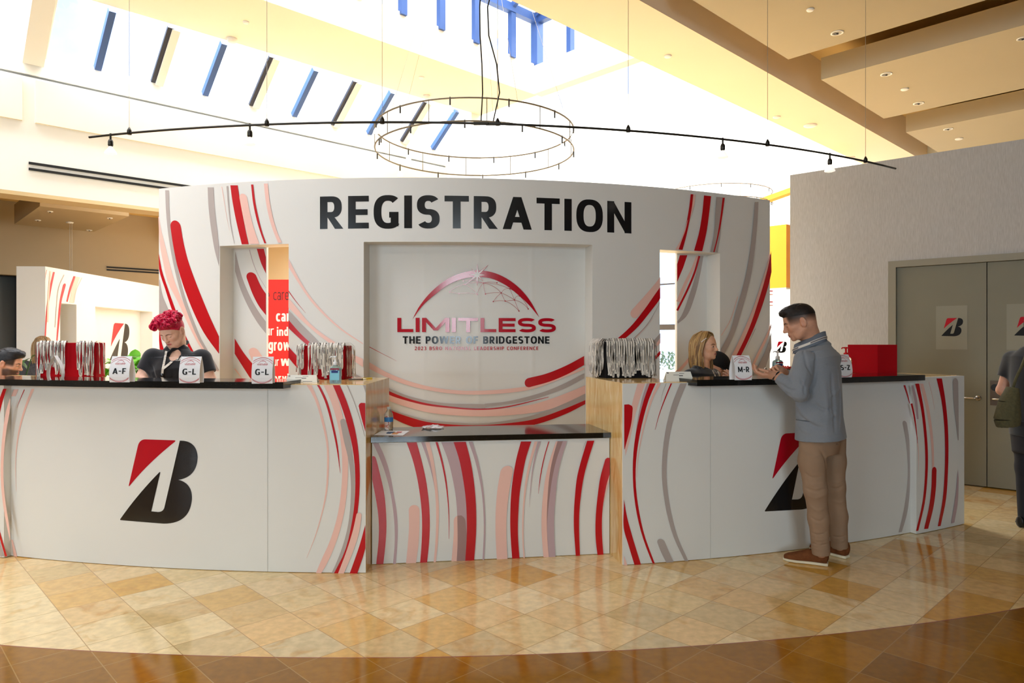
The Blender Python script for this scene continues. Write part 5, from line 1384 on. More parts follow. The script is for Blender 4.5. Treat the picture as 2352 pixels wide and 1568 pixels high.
def hang(bin_t, w, d, h, spots, label, group, zs=1.0):
    M = Matrix.Translation(bin_t.location) @ Matrix.Rotation(bin_t.rotation_euler.z, 4, 'Z')
    for side, f, k, lay in spots:
        T = {'f': Matrix.Translation((f * w / 2, -d / 2, h + .001)), 'l': Matrix.Translation((-w / 2, f * d / 2, h + .001)) @ Matrix.Rotation(-math.pi / 2, 4, 'Z'), 'r': Matrix.Translation((w / 2, f * d / 2, h + .001)) @ Matrix.Rotation(math.pi / 2, 4, 'Z')}[side]
        o = bpy.data.objects.new('lanyard', LAN[(lay, k % 8)]); link(o); o.matrix_world = M @ T @ Matrix.Diagonal((1, 1, zs, 1))
        tag(o, label, 'lanyard', group)
W_, D_, H_ = 0.385, 0.24, 0.268
b1_ = bin_(166, 867.0, math.radians(16), W_, D_, H_, 'red felt bin hung with lanyards at the left end of the left counter')
rnd = random.Random(3)
sp = [('f', f, int(rnd.random() * 8), i % 2) for i, f in enumerate((-.92, -.80, -.68, -.56, -.44, -.32, -.20, -.08, .42, .54, .66, .78, .90))] + [('l', f, i + 1, 0) for i, f in enumerate((-.75, -.25, .3))] + [('r', f, i, i % 2) for i, f in enumerate((-.8, -.35, .1))]
hang(b1_, W_, D_, H_, sp, 'white printed lanyard hung over the red bin at the left end of the left counter', 'lanyards on the left end bin', 1.13)
W2_, D2_, H2_ = 0.335, 0.26, 0.246
b2_ = bin_(748, 869, math.radians(2), W2_, D2_, H2_, 'red felt bin hung with lanyards behind the hand sanitiser bottle')
sp = [('f', f, int(rnd.random() * 8), i % 3) for i, f in enumerate((-.92, -.80, -.42, -.33, -.24, -.15, -.06, .03, .12, .21, .30, .39, .48, .57, .66, .75, .84, .92))] + [('l', f, i + 2, 0) for i, f in enumerate((-.8, -.2))] + [('r', f, int(rnd.random() * 8), i % 3) for i, f in enumerate((-.9, -.75, -.6, -.45, -.3, -.1))]
hang(b2_, W2_, D2_, H2_, sp, 'white printed lanyard hung over the red bin behind the hand sanitiser', 'lanyards on the bin by the sanitiser', 1.06)
W3_, D3_, H3_ = 0.365, 0.26, 0.276
b3_ = bin_(1431, 866, math.radians(10), W3_, D3_, H3_, 'dark bin buried under white lanyards on the right counter', m=mat('black felt', rgb(24, 22, 24), .9, spec=.2))
sp = []
for lay in range(3):
    for i in range(9): sp.append(('f', -.94 + 1.88 * (i + (lay + .5) / 3) / 9, int(rnd.random() * 8), lay))
    for i in range(6): sp.append(('l', -.9 + 1.8 * (i + (lay + .5) / 3) / 6, int(rnd.random() * 8), lay)); sp.append(('r', -.9 + 1.8 * (i + (lay + .5) / 3) / 6, int(rnd.random() * 8), lay))
hang(b3_, W3_, D3_, H3_, sp, 'white printed lanyard in the thick curtain around the right counter bin', 'lanyards on the right counter bin', 1.2)
bin_(2003, 857, math.radians(-67), 0.30, 0.235, 0.25, 'plain red felt bin without lanyards at the right end of the right counter')

# ------------------------------------------------------------------ small things on the counters and the desk
M_PET = mat('clear plastic', rgb(236, 240, 242), 0.08, trans=0.92, ior=1.35)
M_GEL = mat('pale blue gel', rgb(176, 218, 236), 0.08, trans=0.75, ior=1.36)
M_PUMP = mat('white plastic', rgb(240, 240, 240), 0.35)
M_NAVY = mat('navy label', rgb(24, 44, 120), 0.4)
M_LBL = mat('pale blue label', rgb(132, 204, 228), 0.4)
def oval(mb, prof, ky, n=28, mi=0):
    base = len(mb.v)
    for r, z in prof:
        for k in range(n):
            w = 2 * math.pi * k / n
            x = r * math.copysign(abs(math.cos(w)) ** .7, math.cos(w)); y = ky * r * math.copysign(abs(math.sin(w)) ** .7, math.sin(w))
            mb.v.append((x, y, z))
    for i in range(len(prof) - 1):
        for k in range(n): mb.f.append([base + i * n + k, base + i * n + (k + 1) % n, base + (i + 1) * n + (k + 1) % n, base + (i + 1) * n + k]); mb.m.append(mi)
    mb.f.append([base + k for k in range(n)][::-1]); mb.m.append(mi); e = base + (len(prof) - 1) * n; mb.f.append([e + k for k in range(n)]); mb.m.append(mi)
    return mb
def sanitizer(p, rot, s_, label, cap_red=False):
    t = thing('sanitiser_bottle', label, 'bottle', p, rot)
    oval(MB(), [(.034 * s_, 0), (.039 * s_, .006), (.039 * s_, .095 * s_), (.034 * s_, .108 * s_), (.016 * s_, .116 * s_), (.014 * s_, .122 * s_)], 0.62).build('bottle_body', M_GEL if not cap_red else M_PET, t, smooth=True)
    if not cap_red:
        mb = MB(); mb.box((0, -.0256 * s_, .052 * s_), (.060 * s_, .001, .062 * s_)); tag(autosmooth(mb.build('front_label', M_LBL, t)), 'pale blue front label')
        mb = MB(); mb.rbox((0, -.0266 * s_, .077 * s_), (.044 * s_, .001, .016 * s_), .0004); mb.build('brand_patch', M_NAVY, t)
        MB().box((0, -.0266 * s_, .095 * s_), (.058 * s_, .001, .010 * s_)).build('top_band', mat('crimson label band', rgb(150, 20, 50), 0.4), t)
    mp_ = M_PUMP if not cap_red else mat('red plastic cap', rgb(206, 14, 22), 0.35)
    z = .118 * s_
    MB().lathe([(.015 * s_, z), (.015 * s_, z + .022 * s_), (.007 * s_, z + .026 * s_), (.006 * s_, z + .05 * s_), (.011 * s_, z + .052 * s_), (.010 * s_, z + .062 * s_), (.002 * s_, z + .063 * s_)], n=18).build('pump', mp_, t, smooth=True)
    mb = MB().tube([(0, 0, z + .057 * s_), (-.03 * s_, 0, z + .058 * s_), (-.036 * s_, 0, z + .05 * s_)], .004 * s_, 8); mb.build('nozzle', mp_, t, smooth=True)
p = on_z(770.5, 879.5, ZM); sanitizer((p.x, p.y, ZM), math.radians(3), 1.0, 'clear hand sanitiser pump bottle with blue label in front of a lanyard bin')
p = on_cyl(1943, 860, 8.62); sanitizer((p.x, p.y, ZM), 0.3, 1.28, 'clear pump bottle with red cap behind the S-Z table tent', True)
p = on_cyl(1786, 860, 8.6); sanitizer((p.x, p.y, ZM), 0.2, 1.12, 'pale pump bottle standing behind the hands of the man in grey')
def pen(x0, y0, x1, y1, m1, m2, label):
    a, b = on_z(x0, y0, ZM + .005), on_z(x1, y1, ZM + .005); d = (b - a); L = 0.14; d.normalize()
    t = thing('pen', label, 'pen', a)
    q = lambda f: d * (L * f)
    MB().tube([q(0), q(.04), q(.72), q(.75)], [.002, .0045, .0045, .004], 10).build('barrel', m1, t, smooth=True)
    MB().tube([q(.75), q(.9), q(1)], [.004, .003, .0008], 10).build('tip', m2, t, smooth=True)
pen(800, 871, 826, 870.5, mat('dark pen', rgb(70, 60, 60), .4), M_CHROME, 'dark pen lying by the lanyard bin at the desk end of the left counter')
pen(830, 869.5, 866, 867.5, mat('yellow pencil', rgb(236, 206, 30), .4), M_PUMP, 'yellow pen lying at the right end of the left counter')
# water bottle, flyer, crumpled wrap on the low desk
p = on_z(893, 986, ZD1)
wb = thing('water_bottle', 'small clear water bottle with blue label against the marble side of the desk', 'bottle', (max(p.x, -0.898), p.y, ZD1))
MB().lathe([(.024, 0), (.031, .004), (.032, .02), (.030, .03), (.032, .04), (.032, .095), (.029, .112), (.020, .132), (.0125, .142), (.0125, .150)], n=24).build('bottle_body', M_PET, wb, smooth=True)
MB().lathe([(.0324, .058), (.0326, .06), (.0326, .086), (.0324, .088)], n=24).build('label_wrap', mat('blue bottle label', rgb(60, 132, 196), .4), wb, smooth=True)
MB().lathe([(.014, .148), (.0145, .15), (.0145, .163), (.012, .165)], n=18).build('cap', mat('grey white cap', rgb(214, 214, 210), .4), wb, smooth=True)
q = [on_z(x, y, ZD1 + .0012) for x, y in ((858, 999), (925, 1000), (941, 989), (876, 988.5))]
ct = sum(q, Vector()) / 4
fl = thing('flyer', 'white printed flyer lying at the left front of the low desk', 'paper', ct)
mesh('sheet', [v - ct for v in q], [(0, 1, 2, 3)], M_CARD, fl)
mb = MB(); L_ = lambda a, b: (q[0] * (1 - a) * (1 - b) + q[1] * a * (1 - b) + q[2] * a * b + q[3] * (1 - a) * b) - ct + Vector((0, 0, .0006))
for a0, a1, b0_, b1_2, mi in ((.30, .55, .45, .75, 0), (.35, .5, .3, .5, 0), (.55, .75, .2, .5, 1), (.62, .8, .55, .8, 2), (.5, .6, .55, .7, 1)):
    mb.add([L_(a0, b0_), L_(a1, b0_), L_(a1, b1_2), L_(a0, b1_2)], [(0, 1, 2, 3)], mi)
mb.build('printed_picture', [mat('blue print', rgb(50, 80, 120), .5), mat('orange print', rgb(226, 150, 60), .5), mat('red print', rgb(200, 60, 60), .5)], fl)
p = on_z(994, 983, ZD1); rnd2 = random.Random(5); V = []; F = []; n_ = 9
for i in range(n_):
    for j in range(n_):
        x, y = (i / (n_ - 1) - .5) * .15, (j / (n_ - 1) - .5) * .11
        e = 1 - max(abs(i / (n_ - 1) - .5), abs(j / (n_ - 1) - .5)) * 2
        V.append((x + rnd2.uniform(-.008, .008), y + rnd2.uniform(-.008, .008), 0.003 + max(0, e) * .018 + rnd2.uniform(0, .012)))
for i in range(n_ - 1):
    for j in range(n_ - 1): F.append((i * n_ + j, (i + 1) * n_ + j, (i + 1) * n_ + j + 1, i * n_ + j + 1))
o = mesh('crumpled_wrapper', V, F, mat('crumpled clear wrap', rgb(214, 214, 216), .25, alpha=.8)); o.location = (p.x, p.y, ZD1)
tag(o, 'crumpled pale plastic wrapper on the back of the low desk', 'wrapper')
# bowl of red wrapped sweets behind the man's arms
p = on_cyl(1806, 866, 8.72)
bw = thing('sweet_bowl', 'clear bowl of red sweets on the right counter behind the man', 'bowl', (p.x, p.y, ZM))
MB().lathe([(.05, 0), (.055, .004), (.085, .06), (.088, .065), (.084, .064), (.05, .008), (.0, .006)], n=24).build('bowl', M_PET, bw, smooth=True)
M_SWEET = mat('red sweet wrapper', rgb(214, 36, 20), .3); g = None
mb = MB().rbox((0, 0, 0), (.04, .026, .018), .006); mb.tube([(.018, 0, 0), (.03, 0, .002)], [.004, .011], 8); mb.tube([(-.018, 0, 0), (-.03, 0, .002)], [.004, .011], 8)
for i in range(26):
    if g is None: o = g = mb.build('wrapped_sweet', M_SWEET)
    else: o = g.copy(); link(o)
    r = rnd2.uniform(0, .055); w = rnd2.uniform(0, 6.28); lay = i // 9
    r *= 1.0 - (0 if lay else .35)
    o.location = (p.x + r * math.cos(w), p.y + r * math.sin(w), ZM + .022 + lay * .022); o.rotation_euler = (rnd2.uniform(-.4, .4), rnd2.uniform(-.4, .4), w * 2)
    tag(o, 'red wrapped sweet in the clear bowl behind the man', 'sweet', 'sweets in the bowl')

# ------------------------------------------------------------------ plants, column, far sign, hedge
M_LEAF = mat('bright green leaf', rgb(96, 168, 36), 0.45, noise=(9, .35))
M_LEAFD = mat('dark green leaf', rgb(38, 70, 30), 0.45, noise=(9, .3))
M_POT = mat('grey planter', rgb(120, 116, 110), 0.6)
def leaf(mb, base, d, L, w, droop, mi=0, seg=6):
    d = Vector(d).normalized(); s_ = d.cross(Vector((0, 0, 1))); s_ = s_.normalized() if s_.length > .05 else Vector((1, 0, 0)); up = s_.cross(d)
    b0 = len(mb.v)
    for i in range(seg + 1):
        f = i / seg; c = Vector(base) + d * L * f + Vector((0, 0, -droop * L * f * f)); hw = w * math.sin(math.pi * min(.999, f ** .8 * .97 + .02)) * .5
        for k in (-1, 0, 1): mb.v.append(tuple(c + s_ * hw * k + up * (abs(k) * hw * .35)))
    for i in range(seg):
        for k in (0, 1): q = b0 + 3 * i + k; mb.f.append([q, q + 1, q + 4, q + 3]); mb.m.append(mi)
def plant(x, y, Y, n, L, w, label, m, seed, ztop, flowers=0):
    p = on_y(x, y, Y); r = random.Random(seed)
    t = thing('potted_plant', label, 'plant', (p.x, Y, 0))
    MB().lathe([(.15, 0), (.20, .02), (.24, .45), (.23, .46), (.2, .40), (0, .4)], n=24).build('planter', M_POT, t, smooth=True)
    mb = MB(); ms = MB()
    for i in range(n):
        w_ = r.uniform(0, 6.28); el = r.uniform(.2, 1.4); z = r.uniform(.65, ztop); b = Vector((r.uniform(-.28, .28), r.uniform(-.2, .2), z - .1))
        leaf(mb, b, (math.cos(w_) * math.cos(el), math.sin(w_) * math.cos(el), math.sin(el)), L * r.uniform(.6, 1.1), w * r.uniform(.7, 1.2), r.uniform(.1, .7))
        if i % 4 == 0: ms.tube([(0, 0, .38), b * .6 + Vector((0, 0, .15)), b], .006, 6)
    mb.build('foliage', m, t, smooth=True); ms.build('stem', M_LEAFD, t)
    if flowers:
        mf = MB()
        for i in range(flowers):
            c = Vector((r.uniform(-.3, .3), r.uniform(-.25, 0), r.uniform(ztop - .3, ztop - .02)))
            for k in range(5): leaf(mf, c, (math.cos(k * 1.256), math.sin(k * 1.256), .5), .07, .05, .2)
        mf.build('blossom', mat('white petal', rgb(240, 240, 236), .6), t, smooth=True)
plant(292, 850, 7.4, 110, .26, .10, 'leafy green plant with white flowers behind the counter, left of the woman with pink hair', M_LEAF, 11, 1.40, 12)
plant(12, 850, 7.6, 70, .26, .08, 'dark leafy plant behind the bearded man at the left edge', M_LEAFD, 12, 1.42)
c = on_v(6, 700, 15.0)
o = MB().lathe([(.33, 0), (.33, 2.62)], (c.x, c.y, 0), n=36).build('wall_column', mat('grey round column', rgb(110, 110, 104), .6), None, smooth=True); structure(o)
# white display with the emblem in the gap at the right
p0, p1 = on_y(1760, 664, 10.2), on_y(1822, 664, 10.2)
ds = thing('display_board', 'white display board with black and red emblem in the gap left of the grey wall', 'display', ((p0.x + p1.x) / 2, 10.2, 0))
MB().box((0, .03, p0.z / 2), (p1.x - p0.x, .05, p0.z)).build('board', mat('self glowing white face', (1, .99, .97, 1), .5, emit=1.1), ds)  # glow added to the face to burn it out, no lamp inside
pr = Print(Plane((p0.x, 10.2), (p1.x, 10.2)))
c = pr.un((1794, 797)); emblem(pr, c[0], c[1], 26 / FOC * 10.2, RV, BK); pr.build('emblem', PR, ds); pr.mb = MB()
for y in (667, 675, 692, 700): pr.strip([(1765, y), (1775, y)], [(1765, y + 2.5), (1775, y + 2.5)], RD if y in (667, 692) else PK, n=3); pr.build('printed_stripe', PR, ds); pr.mb = MB()
hd = MB(); r = random.Random(8)
c = on_u(1535, 850, UF + 1.6)
for i in range(520):
    b = uv(UF + 1.6 + r.uniform(-.35, .35), c.x * VX + c.y * VY + r.uniform(-1.6, 1.6), r.uniform(.4, 1.12))
    leaf(hd, b, (r.uniform(-1, 1), r.uniform(-1, 1), r.uniform(.2, 1.4)), .22, .07, .3, 0, 3)
o = hd.build('hedge', mat('blue green hedge', rgb(96, 140, 104), .6, noise=(5, .3)), None); tag(o, 'green hedge outside the window seen through the right niche', 'hedge', kind='stuff')
# ------------------------------------------------------------------ figures: distance fields meshed into continuous surfaces
F32 = np.float32
class Sdf:
    """smooth union of tapered limbs, ellipsoids and lofted trunks"""
    def __init__(s): s.p = []; s.folds = []; s.cuts = []
    def cap(s, a, b, ra, rb, k=0.02, flat=False, sub=False):
        a = np.array(a, float); b = np.array(b, float); c = (a + b) / 2; R = np.linalg.norm(b - a) / 2 + max(ra, rb)
        def f(P):
            ab = b - a; t = ((P - a) @ ab) / (ab @ ab); tc = np.clip(t, 0, 1)
            q = P - a - tc[:, None] * ab
            d = np.sqrt((q * q).sum(1)) - (ra + (rb - ra) * tc)
            if flat: d = np.maximum(d, (t - 1) * np.linalg.norm(ab))
            return d
        s.p.append((f, c, R, k, sub)); return s
    def chain(s, pts, rs, k=0.02, flat=False):
        for i in range(len(pts) - 1): s.cap(pts[i], pts[i + 1], rs[i], rs[i + 1], k, flat and i == len(pts) - 2)
        return s
    def ell(s, c, r, R=None, k=0.02, sub=False):
        c = np.array(c, float); r = np.array(r, float); R = np.eye(3) if R is None else np.array(R, float)
        def f(P):
            q = (P - c) @ R                          # columns of R are the ellipsoid's axes
            k0 = np.sqrt(((q / r) ** 2).sum(1)); k1 = np.sqrt(((q / (r * r)) ** 2).sum(1)) + 1e-9
            return k0 * (k0 - 1) / k1
        s.p.append((f, c, r.max(), k, sub)); return s
    def loft(s, st, k=0.02, e=2.0):
        """stations (centre, lateral axis, forward axis, half width, half depth)"""
        st = [(np.array(c, float), np.array(l, float) / np.linalg.norm(l), np.array(w, float) / np.linalg.norm(w), a, b) for c, l, w, a, b in st]
        cc = np.mean([q[0] for q in st], axis=0); R = max(np.linalg.norm(q[0] - cc) + max(q[3], q[4]) for q in st)
        def f(P):
            best = np.full(len(P), 9.0); key = np.full(len(P), 99.0)
            for i in range(len(st) - 1):
                c0, l0, w0, a0, b0 = st[i]; c1, l1, w1, a1, b1 = st[i + 1]
                ax = c1 - c0; L2 = ax @ ax; t = ((P - c0) @ ax) / L2; tc = np.clip(t, 0, 1)[:, None]
                q = P - c0 - tc * ax; l = l0 + (l1 - l0) * tc; w = w0 + (w1 - w0) * tc
                a = (a0 + (a1 - a0) * tc)[:, 0]; b = (b0 + (b1 - b0) * tc)[:, 0]
                x = (q * l).sum(1) / a; y = (q * w).sum(1) / b
                rr = (np.abs(x) ** e + np.abs(y) ** e) ** (1 / e)
                d = (rr - 1) * np.minimum(a, b)
                over = (np.abs(t - tc[:, 0])) * math.sqrt(L2)
                if i in (0, len(st) - 2):
                    d = np.where(over > 0, np.maximum(d, over), d)
                m = (over < key - 1e-6) | ((np.abs(over - key) <= 1e-6) & (d < best))
                best[m] = d[m]; key[m] = over[m]
            return best
        s.p.append((f, cc, R, k, False)); return s
    def cut(s, p, n):
        """keep what lies against the normal n"""
        s.cuts.append((np.array(p, float), np.array(n, float) / np.linalg.norm(n))); return s
    def fold(s, pts, w, amp): s.folds.append((np.array(pts, float), w, amp)); return s
    def __call__(s, P):
        D = np.full(len(P), 9.0)
        for f, c, R, k, sub in s.p:
            q = P - c; near = np.nonzero((q * q).sum(1) < (R + 0.09) ** 2)[0]
            if not len(near): continue
            d = f(P[near]); o = D[near]
            if sub:
                h = np.clip(0.5 - 0.5 * (o + d) / k, 0, 1); D[near] = o + (-d - o) * h + k * h * (1 - h)
            else:
                h = np.clip(0.5 + 0.5 * (o - d) / k, 0, 1); D[near] = o + (d - o) * h - k * h * (1 - h)
        for pts, w, amp in s.folds:
            c = pts.mean(0); R = np.linalg.norm(pts - c, axis=1).max() + 3 * w
            near = np.nonzero((np.abs(D) < 0.05) & (((P - c) ** 2).sum(1) < R * R))[0]
            if not len(near): continue
            Q = P[near]; m = np.full(len(Q), 9.0); u = np.zeros(len(Q)); n = len(pts) - 1
            for i in range(n):
                ab = pts[i + 1] - pts[i]; t = np.clip(((Q - pts[i]) @ ab) / (ab @ ab), 0, 1)
                dd = np.sqrt(((Q - pts[i] - t[:, None] * ab) ** 2).sum(1)); b = dd < m; m[b] = dd[b]; u[b] = (i + t[b]) / n
            D[near] -= amp * np.exp(-(m / w) ** 2) * np.sin(np.pi * np.clip(u, 0.03, .97)) ** .5
        for p, n in s.cuts: D = np.maximum(D, (P - p) @ n)
        return D
    def trace(s, x, y, Y0=2.5, Y1=9.0):
        """first point of the surface on the line of sight of a pixel of the photograph"""
        Ys = np.arange(Y0, Y1, 0.01); k, m = ray(x, y)
        P = np.stack([k * Ys, Ys, EYE + m * Ys], 1); i = np.nonzero(s(P) < 0)[0]
        return P[i[0]] if len(i) else None
    def crease(s, pts, w, amp, Y0=2.5, Y1=9.0):
        """a fold whose course is given by pixels of the photograph, laid on the surface"""
        C = spline(pts, 7); q = [s.trace(p[0], p[1], Y0, Y1) for p in C]; q = [p for p in q if p is not None]
        if len(q) > 2: s._cr = getattr(s, '_cr', []) + [(np.array(q), w, amp)]
        return s
    def press(s): s.folds += getattr(s, '_cr', []); s._cr = []; return s
    def bounds(s, pad=0.03):
        lo = np.min([c - R for f, c, R, k, sub in s.p if not sub], axis=0) - pad; hi = np.max([c + R for f, c, R, k, sub in s.p if not sub], axis=0) + pad
        return lo, hi
def surface(f, h, lo=None, hi=None, co=4):
    """naive surface nets on a grid that is only filled near the surface"""
    if lo is None: lo, hi = f.bounds()
    lo = np.array(lo, float); hi = np.array(hi, float)
    H = h * co; nc = np.ceil((hi - lo) / H).astype(int) + 1
    g = np.stack(np.meshgrid(*[np.arange(n) for n in nc], indexing='ij'), -1).reshape(-1, 3)
    dc = f(lo + (g + 0.5) * H)
    act = (np.abs(dc) < H * 1.45).reshape(nc)
    nf = nc * co + 1
    D = np.full(nf, 1.0, F32)
    inside = (dc < 0).reshape(nc)
    up = np.repeat(np.repeat(np.repeat(inside, co, 0), co, 1), co, 2)
    D[:-1, :-1, :-1][up] = -1.0
    ma = np.zeros(nf, bool)
    ua = np.repeat(np.repeat(np.repeat(act, co, 0), co, 1), co, 2)
    ma[:-1, :-1, :-1] |= ua; ma[1:, :-1, :-1] |= ua; ma[:-1, 1:, :-1] |= ua; ma[:-1, :-1, 1:] |= ua
    ma[1:, 1:, :-1] |= ua; ma[1:, :-1, 1:] |= ua; ma[:-1, 1:, 1:] |= ua; ma[1:, 1:, 1:] |= ua
    idx = np.argwhere(ma)
    vals = np.empty(len(idx), F32)
    for i in range(0, len(idx), 400000):
        vals[i:i + 400000] = f(lo + idx[i:i + 400000] * h)
    D[ma] = vals
    S = D < 0
    sh = [(i, j, k) for i in (0, 1) for j in (0, 1) for k in (0, 1)]
    n0, n1, n2 = nf - 1
    cs = [S[i:i + n0, j:j + n1, k:k + n2] for i, j, k in sh]
    cnt = sum(c.astype(np.int8) for c in cs)
    cell = (cnt > 0) & (cnt < 8)
    ci = np.argwhere(cell)
    vid = np.full((n0, n1, n2), -1, np.int64); vid[cell] = np.arange(len(ci))
    acc = np.zeros((len(ci), 3)); num = np.zeros(len(ci))
    for a in range(8):
        for b in range(a + 1, 8):
            oa, ob = np.array(sh[a]), np.array(sh[b])
            if np.abs(oa - ob).sum() != 1: continue
            da = D[tuple((ci + oa).T)]; db = D[tuple((ci + ob).T)]
            m = (da < 0) != (db < 0)
            t = da[m] / (da[m] - db[m])
            acc[m] += oa + (ob - oa) * t[:, None]; num[m] += 1
    V = lo + (ci + acc / num[:, None]) * h
    Q = []
    for ax in range(3):
        o = [0, 0, 0]; o[ax] = 1
        A = S[:nf[0] - o[0], :nf[1] - o[1], :nf[2] - o[2]]; B = S[o[0]:, o[1]:, o[2]:]
        e = np.argwhere(A != B); fl = A[tuple(e.T)]
        u, w = [(1, 2), (2, 0), (0, 1)][ax]
        ok = (e[:, u] > 0) & (e[:, w] > 0) & (e[:, u] < nf[u] - 1) & (e[:, w] < nf[w] - 1)
        e = e[ok]; fl = fl[ok]
        q = []
        for du, dw in ((-1, -1), (0, -1), (0, 0), (-1, 0)):
            x = e.copy(); x[:, u] += du; x[:, w] += dw; q.append(vid[tuple(x.T)])
        q = np.stack(q, 1); q[~fl] = q[~fl][:, ::-1]
        Q.append(q)
    Q = np.concatenate(Q); Q = Q[(Q >= 0).all(1)]
    return V, Q
def sdf_mesh(name, f, h, mats, parent, region=None, lo=None, hi=None, color=None):
    V, Q = surface(f, h, lo, hi)
    off = Vector((0, 0, 0)); p = parent
    while p is not None: off = off + p.location; p = p.parent
    me = bpy.data.meshes.new(name)
    me.vertices.add(len(V)); me.vertices.foreach_set('co', (V - np.array(off)).astype(F32).ravel())
    me.loops.add(len(Q) * 4); me.loops.foreach_set('vertex_index', Q.astype(np.int32).ravel())
    me.polygons.add(len(Q)); me.polygons.foreach_set('loop_start', np.arange(0, len(Q) * 4, 4, dtype=np.int32))
    me.polygons.foreach_set('loop_total', np.full(len(Q), 4, np.int32))
    for m in (mats if isinstance(mats, (list, tuple)) else [mats]): me.materials.append(m)
    if region is not None:
        c = V[Q].mean(1); me.polygons.foreach_set('material_index', region(c).astype(np.int32))
    if color is not None:
        at = me.color_attributes.new('tone', 'FLOAT_COLOR', 'POINT')
        at.data.foreach_set('color', np.c_[color(V), np.ones(len(V))].astype(F32).ravel())
    me.polygons.foreach_set('use_smooth', np.ones(len(Q), bool))
    me.update(calc_edges=True); me.validate()
    return link(bpy.data.objects.new(name, me), parent)

